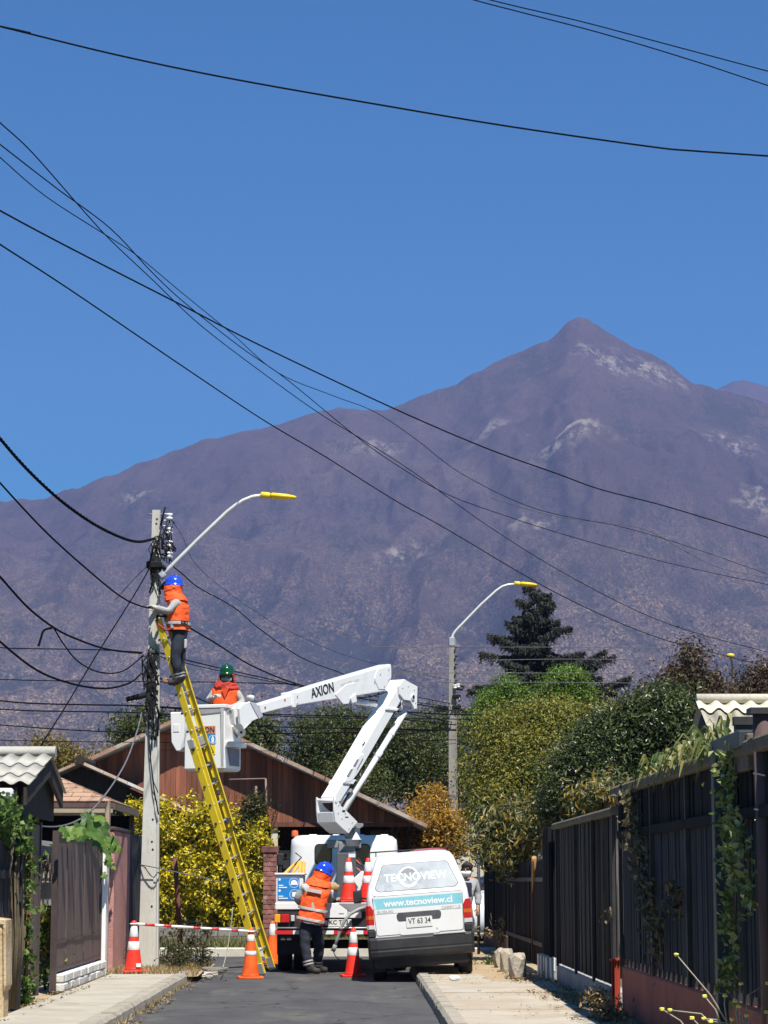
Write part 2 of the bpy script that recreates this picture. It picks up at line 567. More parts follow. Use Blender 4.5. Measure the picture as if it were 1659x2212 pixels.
# right pavement: a worn concrete path near the camera, sandy dirt beyond
right = structure(bumpy_sheet('pavement_right', KR + 0.14, FR + 0.3, -4, 44.0, 0.10, 0.025, M_DIRT, 0.15, 5))
M_CONC2 = mat('worn_concrete', (0.36, 0.325, 0.265), (0.45, 0.41, 0.345), scale=1.2, rough=0.92, bump=0.35, bscale=50, c3=(0.37, 0.295, 0.215), s3=1.1, f3=(0.42, 0.62), spec=0.2)
for (xa, xb, ya, yb, z) in ((1.01, 2.22, -3.9, 8, .112), (1.01, 2.2, 8.02, 14, .11), (1.01, 2.25, 14.02, 19.5, .114), (1.01, 2.2, 19.52, 24.2, .113), (1.01, 2.26, 24.22, 27.6, .117), (1.01, 2.45, 27.62, 30.6, .124),
                            (1.01, 1.75, 30.62, 33.4, .108), (1.01, 1.6, 34.0, 37.0, .112), (1.01, 1.75, 37.1, 40.2, .115)):
    r = random.Random(int(ya * 10) + 900)
    n = 9
    lo = [Vector((xa + r.uniform(-.0, .012), ya + (yb - ya) * q / n, z)) for q in range(n + 1)]
    hi = [Vector((xb + r.uniform(-.06, .05), ya + (yb - ya) * q / n, z)) for q in range(n + 1)]
    MB().prism(lo + hi[::-1], (0, 0, -0.12)).build('slab', M_CONC2, right)

# far kerb of the cross street and the grassy strip in front of the houses
root = structure(put('kerb_far', MB().mm(-45, 2.6, 44.42, 44.5, -0.05, 0.06).mesh('kerb_far', M_KERB)))
x, r = -12.0, random.Random(5)
M_KERB2 = mat('pale_kerb', (0.5, 0.46, 0.38), (0.6, 0.56, 0.47), scale=4, rough=0.9, bump=0.3, orand=0.05)
while x < 2.5:
    MB().mm(x + 0.008, x + 0.99, 44.3, 44.48, -0.05, 0.16).build('kerb_stone', M_KERB2, root, 0.02)
    x += 1.0
structure(bumpy_sheet('verge_far', -16, 6, 44.48, 60, 0.12, 0.08, mat('dark_verge_soil', (.07, .058, .038), (.12, .095, .06), scale=2, rough=.97), 0.35, 12))

# ------------------------------------------------------------------ mountain
SIL = [(-700, 1200), (-300, 1130), (0, 1080), (80, 1077), (170, 1050), (300, 1000), (440, 950), (500, 937), (600, 915), (690, 884), (740, 877), (800, 884), (835, 888), (900, 855), (985, 830), (1050, 790), (1120, 758), (1180, 735),
       (1205, 714), (1225, 691), (1250, 683), (1270, 688), (1292, 705), (1330, 729), (1400, 762), (1450, 790), (1500, 826), (1550, 836), (1600, 850), (1659, 872), (1900, 940), (2400, 1050)]
sx = np.array([s[0] for s in SIL], float); sy = np.array([s[1] for s in SIL], float)
ang_s, el_s = [], []
for a, b in SIL:
    d = ray(a, b); ang_s.append(math.atan2(d.x, d.y)); el_s.append(d.z / math.hypot(d.x, d.y))

def mountain_mesh(name, m, na, nr, r0, rr, seed, el, ang, rough, back=900, drop=0.0):
    A = np.linspace(ang[0], ang[-1], na)
    E = np.interp(A, ang, el)
    T = np.concatenate([np.linspace(0, 1, nr), np.linspace(1.02, 1.3, 14)])
    AA, TT = np.meshgrid(A, T, indexing='ij')
    wob = fbm(A * 9, A * 0 + 3.3, seed, 3) - 0.5
    RR = rr * (1 + 0.10 * wob)[:, None]
    R = r0 + (RR - r0) * TT
    X, Y = R * np.sin(AA), R * np.cos(AA)
    top = (E[:, None] * RR)
    t1 = np.clip(TT, 0, 1)
    base = top * (0.35 * t1 + 0.65 * t1 ** 1.5)
    base = np.where(TT > 1, top * (1 - (TT - 1) * 2.0), base)
    # gullies and spurs running down the slope, warped so that they branch
    wx = fbm(X / 900, Y / 900, seed + 5, 4) - 0.5
    wy = fbm(X / 900 + 31, Y / 900, seed + 9, 4) - 0.5
    sp = fbm((X + 420 * wx) / 520, (Y + 420 * wy) / 1500, seed + 21, 6, True)
    sp2 = fbm((X + 160 * wy) / 150, (Y + 160 * wx) / 260, seed + 33, 5, True)
    fine = fbm(X / 30, Y / 60, seed + 50, 4)
    env = np.where(TT <= 1, np.sin(np.pi * np.clip(TT, 0, 1) ** 0.9) ** 0.8, 0)
    Z = base + rough * (260 * (sp - 0.62) * env * np.clip(TT * 1.6, .15, 1) + 95 * (sp2 - 0.6) * np.clip(env * 1.3, 0.05, 1)) + 10 * (fine - 0.5)
    Z = np.minimum(Z, E[:, None] * R * np.where(TT < 0.97, 0.985, 1.0) + 14 * (fine - 0.5)) 
    Z = np.maximum(Z - (1 - np.clip(TT * 8, 0, 1)) * 12, -5)
    V = np.stack([X, Y, Z + 0.0], -1).reshape(-1, 3)
    GUL = np.clip((.62 - sp) * 2.4 + (.6 - sp2) * 2.6 + .25, 0, 1)
    k = len(T)
    i, j = np.meshgrid(np.arange(na - 1), np.arange(k - 1), indexing='ij')
    a = (i * k + j).ravel()
    Fq = np.stack([a, a + k, a + k + 1, a + 1], 1)
    me = fast_mesh(name, V, Fq, m, True)
    at = me.attributes.new('gully', 'FLOAT', 'POINT'); at.data.foreach_set('value', np.ascontiguousarray(GUL.ravel(), dtype=np.float32))
    return me

def mountain_mat(name, blue=0.0):
    m, t, b = _nt(name)
    N, L = t.nodes, t.links
    ge_ = N.new('ShaderNodeNewGeometry')
    gm = N.new('ShaderNodeMapping'); gm.inputs['Scale'].default_value = (1, .42, 1); L.new(ge_.outputs['Position'], gm.inputs[0])
    class _G: outputs = {'Position': gm.outputs[0]}
    wpn = N.new('ShaderNodeTexNoise'); wpn.inputs['Scale'].default_value = 0.05; wpn.inputs['Detail'].default_value = 5; L.new(gm.outputs[0], wpn.inputs['Vector'])
    wps = N.new('ShaderNodeVectorMath'); wps.operation = 'SCALE'; wps.inputs['Scale'].default_value = 26.0; L.new(wpn.outputs['Color'], wps.inputs[0])
    wpa = N.new('ShaderNodeVectorMath'); wpa.operation = 'ADD'; L.new(gm.outputs[0], wpa.inputs[0]); L.new(wps.outputs[0], wpa.inputs[1])
    ge = _G
    def noise(sc, det=6, ro=0.6, st=None):
        n = N.new('ShaderNodeTexNoise'); n.inputs['Scale'].default_value = sc; n.inputs['Detail'].default_value = det; n.inputs['Roughness'].default_value = ro
        if st:
            mp = N.new('ShaderNodeMapping'); mp.inputs['Scale'].default_value = st; L.new(ge.outputs['Position'], mp.inputs[0]); L.new(mp.outputs[0], n.inputs['Vector'])
        else:
            L.new(ge.outputs['Position'], n.inputs['Vector'])
        return n.outputs['Fac']
    def ramp(fac, stops):
        r = N.new('ShaderNodeValToRGB'); els = r.color_ramp.elements
        while len(els) < len(stops): els.new(0.5)
        for e, (p, c) in zip(els, stops): e.position = p; e.color = (*c, 1)
        L.new(fac, r.inputs[0]); return r.outputs[0]
    def mr(fac, a, b_):
        r = N.new('ShaderNodeMapRange'); r.inputs[1].default_value = a; r.inputs[2].default_value = b_; L.new(fac, r.inputs[0]); return r.outputs[0]
    def mix(f, a, b_):
        x = N.new('ShaderNodeMix'); x.data_type = 'RGBA'; L.new(f, x.inputs[0])
        if isinstance(a, tuple): x.inputs[6].default_value = (*a, 1)
        else: L.new(a, x.inputs[6])
        if isinstance(b_, tuple): x.inputs[7].default_value = (*b_, 1)
        else: L.new(b_, x.inputs[7])
        return x.outputs[2]
    def mul(a, b_):
        x = N.new('ShaderNodeMath'); x.operation = 'MULTIPLY'; L.new(a, x.inputs[0])
        if isinstance(b_, float): x.inputs[1].default_value = b_
        else: L.new(b_, x.inputs[1])
        return x.outputs[0]
    gu = N.new('ShaderNodeAttribute'); gu.attribute_name = 'gully'
    ground = ramp(noise(0.004, 8, 0.7), [(0.32, (0.040, 0.031, 0.031)), (0.5, (0.058, 0.043, 0.041)), (0.70, (0.080, 0.060, 0.050))])
    sep = N.new('ShaderNodeSeparateXYZ'); L.new(ge_.outputs['Position'], sep.inputs[0])
    low = mr(sep.outputs['Z'], 560, 160)
    ground = mix(mul(low, 0.55), ground, (0.066, 0.052, 0.032))
    # dry grass and bare soil in ragged flecks, more of it low down
    dry = mix(mul(mr(noise(0.16, 9, 0.9), 0.55, 0.66), 0.6), ground, (0.125, 0.096, 0.074))
    dry = mix(mul(mul(mr(noise(0.20, 8, 0.9), 0.49, 0.58), mr(noise(0.014, 6, 0.7), 0.36, 0.55)), mul(low, 0.95)), dry, (0.29, 0.205, 0.12))
        # scrub: dark tufts a few metres across, thick in the gullies, thin on the spurs
    vo = N.new('ShaderNodeTexVoronoi'); vo.inputs['Scale'].default_value = 0.17; L.new(wpa.outputs[0], vo.inputs['Vector'])
    dens = N.new('ShaderNodeMath'); dens.operation = 'ADD'; L.new(mr(noise(0.012, 6), 0.36, 0.86), dens.inputs[0]); L.new(mul(gu.outputs['Fac'], 0.5), dens.inputs[1])
    tuft = N.new('ShaderNodeMath'); tuft.operation = 'SUBTRACT'; L.new(dens.outputs[0], tuft.inputs[0]); L.new(vo.outputs['Distance'], tuft.inputs[1])
    scrub = mix(mul(mr(tuft.outputs[0], -0.05, 0.22), 0.85), dry, (0.024, 0.026, 0.020))
    scrub = mix(mul(mul(mr(noise(0.018, 7, 0.72), 0.50, 0.60), mr(sep.outputs['Z'], 900, 250)), 0.75), scrub, (0.020, 0.023, 0.015))
    vo2 = N.new('ShaderNodeTexVoronoi'); vo2.inputs['Scale'].default_value = 0.075; L.new(wpa.outputs[0], vo2.inputs['Vector'])
    tuft2 = N.new('ShaderNodeMath'); tuft2.operation = 'SUBTRACT'; L.new(mul(dens.outputs[0], 0.8), tuft2.inputs[0]); L.new(vo2.outputs['Distance'], tuft2.inputs[1])
    scrub = mix(mul(mr(tuft2.outputs[0], 0.0, 0.25), 0.7), scrub, (0.028, 0.031, 0.023))
    # fine grain of single bushes and stones
    gr = N.new('ShaderNodeMapRange'); gr.inputs[1].default_value = 0.36; gr.inputs[2].default_value = 0.64; gr.inputs[3].default_value = 0.52; gr.inputs[4].default_value = 1.5
    L.new(noise(0.40, 3, 0.8), gr.inputs[0])
    hv = N.new('ShaderNodeHueSaturation'); L.new(gr.outputs[0], hv.inputs['Value']); L.new(scrub, hv.inputs['Color'])
    scrub2 = hv.outputs[0]
    # bare rock: a few named outcrops plus small scattered flecks
    c = mix(mul(mr(noise(0.07, 9, 0.8), 0.635, 0.67), 0.6), scrub2, (0.26, 0.22, 0.19))
    for (px_, py_, pz_, rad) in OUTCROPS:
        ds = N.new('ShaderNodeVectorMath'); ds.operation = 'DISTANCE'; L.new(ge_.outputs['Position'], ds.inputs[0]); ds.inputs[1].default_value = (px_, py_, pz_)
        inside = mr(ds.outputs['Value'], rad, rad * 0.15)
        c = mix(mul(mul(inside, mr(noise(0.045, 10, 0.78), 0.49, 0.57)), 0.8), c, (0.25, 0.218, 0.175))
    L.new(c, b.inputs['Base Color'])
    b.inputs['Roughness'].default_value = 0.95; b.inputs['Specular IOR Level'].default_value = 0.1
    bp = N.new('ShaderNodeBump'); bp.inputs['Strength'].default_value = 0.7; bp.inputs['Distance'].default_value = 4.0
    L.new(noise(0.06, 9, 0.75), bp.inputs['Height']); L.new(bp.outputs[0], b.inputs['Normal'])
    return m
_mm = mountain_mesh('mountain', None, 560, 250, 2100, 4300, 3, np.array(el_s), np.array(ang_s), 1.0)
_co = np.zeros(len(_mm.vertices) * 3, np.float32); _mm.vertices.foreach_get('co', _co); _co = _co.reshape(-1, 3).astype(float)
_rel = _co - np.array([0, 0, CAM_H])
_dist = np.linalg.norm(_rel, axis=1)
OUTCROPS = []
for (ox, oy, orad) in ((1222, 915, 95), (1195, 940, 70), (1385, 785, 85), (1440, 805, 60), (1330, 778, 60), (820, 955, 60), (292, 1062, 42), (1572, 945, 75), (1040, 925, 60), (868, 1190, 45), (1130, 1110, 60), (1640, 1075, 60), (1290, 760, 60)):
    _r = np.array(ray(ox, oy)); _r /= np.linalg.norm(_r)
    _cs = (_rel @ _r) / _dist
    _near = np.where(_cs > 1 - 2e-6)[0]
    _k = _near[np.argmin(_dist[_near])] if len(_near) else int(np.argmax(_cs))
    OUTCROPS.append((*[float(q) for q in _co[_k]], orad))
M_MTN = mountain_mat('mountain_scrub')
_mm.materials.clear(); _mm.materials.append(M_MTN)
structure(put('mountain', _mm))
SIL2 = [(1350, 1000), (1480, 880), (1540, 845), (1580, 826), (1605, 821), (1640, 830), (1659, 836), (1750, 822), (1900, 850), (2300, 900)]
a2, e2 = [], []
for a, b in SIL2:
    d = ray(a, b); a2.append(math.atan2(d.x, d.y)); e2.append(d.z / math.hypot(d.x, d.y))
structure(put('far_mountain', mountain_mesh('far_mountain', M_MTN, 160, 60, 4700, 6000, 8, np.array(e2), np.array(a2), 0.5)))

# ------------------------------------------------------------------ the air: bluish summer haze out to the mountains
m, t, b = _nt('haze_air')
t.nodes.remove(b)
pv = t.nodes.new('ShaderNodeVolumePrincipled')
pv.inputs['Color'].default_value = (0.34, 0.45, 1.0, 1)
pv.inputs['Density'].default_value = 0.000105
pv.inputs['Anisotropy'].default_value = 0.0
t.links.new(pv.outputs[0], t.nodes['Material Output'].inputs['Volume'])
hz = MB().mm(-3600, 3600, -400, 6900, -8, 1480).build('haze', m)
hz['kind'] = 'stuff'
# ================================================================== left side of the street
M_WHITEP = mat('white_paint', (0.74, 0.74, 0.72), (0.82, 0.82, 0.80), scale=6, rough=0.45)
M_DARKWOOD = mat('dark_timber', (0.022, 0.017, 0.014), (0.045, 0.033, 0.026), scale=6, stretch=(3, 3, 0.4), rough=0.85, bump=0.3)
M_TIMBER = mat('old_timber', (0.13, 0.095, 0.065), (0.21, 0.16, 0.11), scale=7, stretch=(3, 3, 0.4), rough=0.9, bump=0.3)
M_FIBRE = mat('fibre_cement', (0.33, 0.32, 0.285), (0.43, 0.415, 0.37), scale=2.2, rough=0.9, bump=0.3, bscale=25, c3=(0.29, 0.26, 0.20), s3=2.4, f3=(0.56, 0.72), orand=0.07)
M_BLACKV = mat('dark_interior', (0.012, 0.011, 0.011), (0.02, 0.018, 0.017), scale=2, rough=0.95)  # near-black wall colour supplies the shade under porch and carport roofs

def corrugated(x0, x1, p_lo, p_hi, wl=0.177, amp=0.019, th=0.007, n_per=8):
    """one corrugated sheet: waves across X, running from p_lo (y,z) up to p_hi (y,z)"""
    k = max(4, int((x1 - x0) / wl * n_per))
    a, b, c, d = [], [], [], []
    for i in range(k + 1):
        x = x0 + (x1 - x0) * i / k
        w = amp * math.cos(2 * math.pi * x / wl)
        a.append(Vector((x, p_lo[0], p_lo[1] + w))); b.append(Vector((x, p_hi[0], p_hi[1] + w)))
        c.append(Vector((x, p_hi[0], p_hi[1] + w - th))); d.append(Vector((x, p_lo[0], p_lo[1] + w - th)))
    return MB().loft([d, a, b, c, d], caps=(False, False), close=False)

# --- house whose corrugated roof edge comes into the frame at the left
t = thing('left_house', 'house with pale corrugated roof and white gutter at the left frame edge', 'house', (-5.4, 26.5, 0))
ye, yt, ze, zt = 24.0, 25.8, 2.37, 2.72
rows = 3
for r_ in range(rows):
    f0, f1 = r_ / rows - (0.06 if r_ else 0), (r_ + 1) / rows
    for q in range(3):
        xb = -3.27 - q * 0.98
        lo = (ye + (yt - ye) * f0, ze + (zt - ze) * f0 + 0.012 * r_)
        hi = (ye + (yt - ye) * f1, ze + (zt - ze) * f1 + 0.012 * r_ - 0.004)
        corrugated(xb - 1.0, xb, lo, hi).build('roof_sheet', M_FIBRE, t)
MB().tube([(-6.2, yt + .03, zt + .05), (-3.24, yt + .03, zt + .05)], 0.075, 12, flat=0.8).build('ridge_cap', M_FIBRE, t)
for q in range(3):
    lo, hi = (yt + 0.06, zt + .01), (yt + 1.3, zt - 0.33)
    corrugated(-3.27 - q * .98 - 1.0, -3.27 - q * .98, lo, hi).build('roof_sheet', M_FIBRE, t)
MB().beam((-6.4, ye - 0.07, ze - 0.105), (-3.42, ye - 0.07, ze - 0.115), 0.11, 0.10).build('gutter', M_WHITEP, t, 0.02)
MB().prism([(-3.33, ye + .02, ze - .05), (-3.33, yt, zt - .04), (-3.33, yt + 1.2, zt - .34), (-3.33, yt + 1.2, zt - .52), (-3.33, yt, zt - .22), (-3.33, ye + .02, ze - .23)], (0.035, 0, 0)).build('barge_board', M_DARKWOOD, t)
MB().prism([(-3.42, ye + .3, 2.05), (-3.42, yt + 1.15, 2.05), (-3.42, yt + 1.15, zt - .36), (-3.42, yt, zt - .05), (-3.42, ye + .3, ze + .0)], (.03, 0, 0)).build('gable_wall', M_DARKWOOD, t)
MB().mm(-6.4, -3.4, ye + .05, ye + .09, ze - .22, ze - .05).build('fascia', M_DARKWOOD, t)
for x in (-3.55, -4.6, -5.6): MB().mm(x - .05, x + .05, ye + .1, ye + .2, 0.05, ze - .1).build('post', M_DARKWOOD, t)
for x in (-4.0, -4.8, -5.6): MB().beam((x, ye, ze - .08), (x, yt, zt - .06), 0.05, 0.1).build('rafter', M_DARKWOOD, t)
MB().mm(-6.4, -3.62, 26.6, 26.7, 0.05, zt - .15).build('wall', M_DARKWOOD, t)

# --- dark boarded fence at the very left
M_FENCEL = mat('near_black_fence', (0.018, 0.018, 0.022), (0.04, 0.038, 0.042), scale=8, stretch=(2, 2, .3), rough=0.85, bump=0.3, orand=0.25)  # near-black, tone differs from board to board
t = thing('board_fence', 'near-black board fence at the left edge behind the climbing ivy', 'fence', (FL, 24, 0.1))
y = 9.0
while y < 24.9:
    put('board', MB().box((0, 0, 0), (0.022, 0.136, 1.6)).mesh('board', M_FENCEL), t, Matrix.Translation((FL + random.uniform(-.004, .004), y + .07, 0.98 + random.uniform(-.02, .02))))
    y += 0.142
for z in (0.5, 1.45): MB().mm(FL + .012, FL + .05, 9, 24.9, z - .04, z + .04).build('rail', M_FENCEL, t)
MB().mm(FL + .012, FL + .10, 24.55, 24.66, 0.1, 2.15).build('post', M_FENCEL, t)

# --- brown sheet-metal gates on a white block footing
M_BROWN = mat('brown_gate_paint', (0.095, 0.066, 0.060), (0.14, 0.10, 0.088), scale=3, stretch=(2, 2, .15), rough=0.6, bump=0.15, bscale=14, orand=0.08, c3=(0.06, 0.045, 0.045), s3=2, f3=(.55, .75))
M_FRAME = mat('brown_steel', (0.05, 0.036, 0.034), (0.075, 0.055, 0.05), scale=5, rough=0.5)
t = thing('gate_leaf', 'narrow brown metal gate leaf just right of the ivy', 'gate', (FL, 26.1, 0.15))
MB().mm(FL - .015, FL + .015, 25.45, 26.55, 0.22, 2.0).build('panel', M_BROWN, t, .004)
for yy in (25.42, 26.56): MB().mm(FL - .03, FL + .03, yy - .03, yy + .03, 0.14, 2.03).build('stile', M_FRAME, t)
t = thing('rust_post', 'slim orange-rusted post beside the ivy and the narrow gate leaf', 'post', (FL, 25.3, 0.1))
MB().mm(FL + .03, FL + .10, 25.22, 25.33, 0.08, 1.75).build('shaft', mat('orange_rust', (0.32, 0.16, 0.05), (0.46, 0.26, 0.09), scale=6, rough=.8), t, .006)
MB().mm(FL + .02, FL + .11, 25.21, 25.34, 1.75, 1.77).build('cap', M_FRAME, t)

t = thing('scroll_grille', 'white scrollwork grille glimpsed in the gap between the brown gates', 'grille', (FL - .3, 29.6, .1))
for yy in (28.5, 30.7): MB().mm(FL - .32, FL - .28, yy - .02, yy + .02, .1, 1.9).build('upright', M_WHITEP, t)
for z in (1.0, 1.4, 1.85): MB().mm(FL - .315, FL - .285, 28.5, 30.7, z - .02, z + .02).build('rail', M_WHITEP, t)
MB().mm(FL - .34, FL - .325, 28.5, 30.7, .95, 1.84).build('backing', M_WHITEP, t)
for k in range(9):
    c = Vector((FL - .27, 28.7 + .22 * k, 1.6 - .12 * (k % 2)))
    MB().tube([c + Vector((0, math.cos(a) * (.11 - a * .006), math.sin(a) * (.13 - a * .007))) for a in np.linspace(0, 11, 30)], 0.010, 5).build('scroll', M_FRAME, t)
tree('garden_plant', 'green and yellow garden plant seen through the gap between the brown gates', (FL - .25, 29.4, .05), [((FL - .22, 29.4, .55), (.1, .8, .45)), ((FL - .22, 29.2, .95), (.08, .5, .15))], 900, 60, .08, leafmat('garden_leaves', [(.05, .10, .02), (.09, .16, .03), (.14, .2, .04), (.6, .42, .03)]), spread=.08, trunk=.02, cat='plant', limbs=5)

t = thing('driveway_gate', 'wide brown panelled metal gate above the white block footing', 'gate', (FL, 30.5, .15))
yy = 28.15
for k in range(5):
    w = 0.93
    MB().mm(FL - .012 + (.004 if k % 2 else 0), FL + .014 + (.004 if k % 2 else 0), yy + .01, yy + w - .01, .36, 1.92).build('panel', M_BROWN, t, .004)
    yy += w + .025
for yy in (28.08, 32.98): MB().mm(FL - .035, FL + .035, yy - .04, yy + .04, .12, 1.97).build('stile', M_FRAME, t)
MB().mm(FL - .03, FL + .03, 28.1, 32.95, .33, .37).build('bottom_rail', M_FRAME, t)
MB().mm(FL - .03, FL + .03, 28.1, 32.95, 1.92, 1.96).build('top_rail', M_FRAME, t)
MB().mm(FL + .02, FL + .03, 28.12, 32.9, .68, .69).build('seam', M_FRAME, t)

t = thing('block_footing', 'low whitewashed block footing under the wide brown gate', 'low wall', (FL, 30.5, .12))
M_WBLK = mat('whitewash', (0.55, 0.54, 0.50), (0.66, 0.65, 0.61), scale=3, rough=0.9, bump=0.5, bscale=22, c3=(0.33, 0.30, 0.26), s3=2.6, f3=(.6, .68), orand=.05)
MB().mm(FL - .05, FL + .09, 28.2, 33.0, .05, .30).build('mortar_core', mat('mortar', (.42, .41, .38)), t)
for row in range(2):
    y = 28.15 + (0 if row == 0 else -.0)
    first = True
    while y < 33.0:
        L = .2 if (row == 1 and first) else .4
        first = False
        L = min(L, 33.03 - y)
        if L > .05 and not (30.95 < y + L / 2 < 31.05):
            put('block', MB().box((0, 0, 0), (.18, L - .014, .094)).mesh('block', M_WBLK, .012), t,
                Matrix.Translation((FL + .025 + random.uniform(-.008, .008), y + L / 2, .155 + row * .104)) @ Matrix.Rotation(random.uniform(-.012, .012), 4, 'X'))
        y += L

# --- pink rendered wall end, tan post and dark panel up to the pole
M_PINK = mat('pink_render', (0.42, 0.20, 0.18), (0.52, 0.27, 0.24), scale=9, rough=0.95, bump=0.6, bscale=45, c3=(.33, .16, .14), s3=1.5, f3=(.5, .7))
t = thing('pink_wall', 'pink rough-rendered wall beside the gate, left of the concrete pole', 'wall', (FL, 35.5, .1))
MB().mm(FL - .10, FL + .06, 34.35, 36.75, -.02, 2.10).build('render', M_PINK, t, .015)
MB().mm(FL - .11, FL + .075, 34.33, 36.77, 2.10, 2.15).build('coping', M_FRAME, t, .01)
t = thing('tan_post', 'tan timber post between the brown gate and the pink wall', 'post', (FL, 34.1, .1))
MB().mm(FL - .05, FL + .01, 34.0, 34.2, .02, 2.5).build('shaft', mat('tan_post_wood', (.34, .25, .17), (.44, .33, .23), scale=5, stretch=(2, 2, .3), rough=.85), t, .01)
MB().mm(FL - .05, FL + .03, 33.6, 33.9, .05, 1.85).build('white_batten', M_WHITEP, t, .01)
t = thing('sheet_fence', 'dark grey sheet fence between the pink wall and the concrete pole', 'fence', (FL, 38, .1))
MB().mm(FL - .02, FL + .01, 36.8, 40.2, .05, 2.1).build('sheet', M_FENCEL, t)
for yy in (36.82, 38.5, 40.2): MB().mm(FL - .03, FL + .03, yy - .03, yy + .03, .0, 2.13).build('post', M_FENCEL, t)

# --- tan concrete piece in the left bottom corner
M_TANC = mat('tan_concrete', (.46, .35, .20), (.60, .49, .32), scale=2.5, rough=.9, bump=.5, bscale=30, c3=(.34, .20, .08), s3=2, f3=(.5, .7))
t = thing('concrete_post', 'sloped tan concrete gatepost cut off by the left frame edge', 'post', (-3.36, 22.6, .1))
a = [(-3.62, 22.55, .05), (-3.27, 22.55, .05), (-3.27, 22.55, .42), (-3.285, 22.55, 1.0), (-3.62, 22.55, 1.05)]
MB().prism(a, (0, .35, 0)).build('pier', M_TANC, t, .02)
MB().prism([(-3.27, 22.53, .36), (-3.245, 22.53, .42), (-3.262, 22.53, 1.03), (-3.62, 22.53, 1.08), (-3.62, 22.53, 1.02), (-3.29, 22.53, .98)], (0, .4, 0)).build('weathering', M_TANC, t, .008)

# --- little porch with a tan shingled hip roof behind the gates
M_SHING = mat('tan_shingle', (0.33, 0.205, 0.135), (0.42, 0.27, 0.185), scale=5, rough=0.95, bump=0.5, bscale=60, orand=.09)
t = thing('shingled_porch', 'porch with tan shingled hip roof behind the brown gate', 'porch', (-4.8, 40, 0))
zE = 2.62
FRc, FLc = Vector((-3.86, 38.0, zE)), Vector((-6.7, 38.0, zE))
BRc, BLc = Vector((-3.86, 42.4, zE)), Vector((-6.7, 42.4, zE))
R0, R1 = Vector((-5.03, 40.2, 3.12)), Vector((-5.6, 40.2, 3.12))
MB().add([FRc, FLc, BRc, BLc, R0, R1], [(1, 0, 4, 5), (0, 2, 4), (2, 3, 5, 4), (3, 1, 5)]).build('roof_deck', M_DARKWOOD, t)
def lay_shingles(A, B, C, D, rows, per, m):
    """courses on the slope A-B (eave) to D-C (ridge); pieces overlap upward and are clipped to the slope"""
    n = (B - A).cross(D - A).normalized()
    if n.z < 0: n = -n
    for r_ in range(rows):
        f0, f1 = r_ / rows, (r_ + 1) / rows
        a0, b0 = A.lerp(D, f0), B.lerp(C, f0)
        a1, b1 = A.lerp(D, f1), B.lerp(C, f1)
        L0 = (b0 - a0).length
        u = (B - A).normalized()
        k = max(1, int((A - B).length / per))
        off = -per * .5 if r_ % 2 else 0
        s = off
        ext0, ext1 = (a0 - A).dot(u), (b0 - A).dot(u)
        e1a, e1b = (a1 - A).dot(u), (b1 - A).dot(u)
        while s < (B - A).length:
            l0, r0 = max(s + .006, ext0), min(s + per - .006, ext1)
            l1, r1 = max(s + .006, e1a), min(s + per - .006, e1b)
            if r0 - l0 > .03:
                if r1 < l1: l1 = r1 = (max(min((l1 + r1) / 2, e1b), e1a))
                p = [a0 + u * (l0 - ext0) + n * .022, a0 + u * (r0 - ext0) + n * .022, a1 + u * (r1 - e1a) + n * .01, a1 + u * (l1 - e1a) + n * .01]
                MB().prism(p, -n * .012).build('shingle', m, t)
            s += per
lay_shingles(FLc, FRc, R0, R1, 6, .33, M_SHING)
lay_shingles(FRc, BRc, R0, R0 + Vector((0, .01, 0)), 6, .33, M_SHING)
MB().mm(-6.7, -3.84, 37.95, 38.0, zE - .17, zE - .09).build('fascia', mat('tan_fascia', (.32, .26, .17), (.40, .33, .22), scale=4, rough=.8), t)
MB().mm(-6.7, -3.83, 37.94, 38.0, zE - .088, zE - .01).build('drip_edge', mat('maroon_edge', (.11, .06, .055), rough=.7), t)
MB().mm(-3.86, -3.82, 38.0, 42.4, zE - .12, zE - .01).build('side_fascia', M_TIMBER, t)
for (x, yy) in ((-3.93, 38.1), (-6.5, 38.1), (-3.93, 42.2)): MB().mm(x - .04, x + .04, yy - .04, yy + .04, 0, zE - .1).build('post', M_TIMBER, t)
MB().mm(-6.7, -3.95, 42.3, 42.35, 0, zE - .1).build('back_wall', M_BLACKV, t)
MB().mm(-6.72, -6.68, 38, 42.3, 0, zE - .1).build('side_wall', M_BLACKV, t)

# ------------------------------------------------------------------ ivy and gourd vine on the left fence
M_IVY = leafmat('ivy_leaves', [(.035, .07, .015), (.06, .12, .02), (.10, .17, .03), (.16, .24, .05)])
M_STEM = mat('vine_stem', (.09, .07, .04), (.15, .12, .07), scale=8, rough=.9)
t = thing('ivy', 'bushy green ivy climbing the dark fence at the left frame edge', 'climbing plant', (FL, 24.5, .12))
mb = MB()
for k in range(9):
    y0 = 24.0 + .14 * k
    mb.tube([(FL + .06, y0, .12), (FL + .1, y0 + random.uniform(-.2, .2), .8), (FL + .08, y0 + random.uniform(-.3, .3), 1.5), (FL + .12, y0 + random.uniform(-.3, .3), 2.0)], [.016, .013, .01, .005], 6)
mb.build('stem', M_STEM, t)
blobs = [((FL + .05, 24.3, 1.85), (.10, .5, .24)), ((FL + .03, 23.4, 2.02), (.14, .5, .17)), ((FL + .06, 24.95, 1.45), (.07, .3, .30)), ((FL + .07, 25.0, .95), (.06, .22, .4)), ((FL + .07, 24.95, .4), (.065, .26, .32)), ((FL + .03, 22.7, 2.05), (.14, .4, .15))]
put('foliage', leaf_mesh('foliage', clumped(blobs, 2600, 150, .06), .07, .8, M_IVY, up=.2, outward=np.array([.4, -.5, 0])), t)

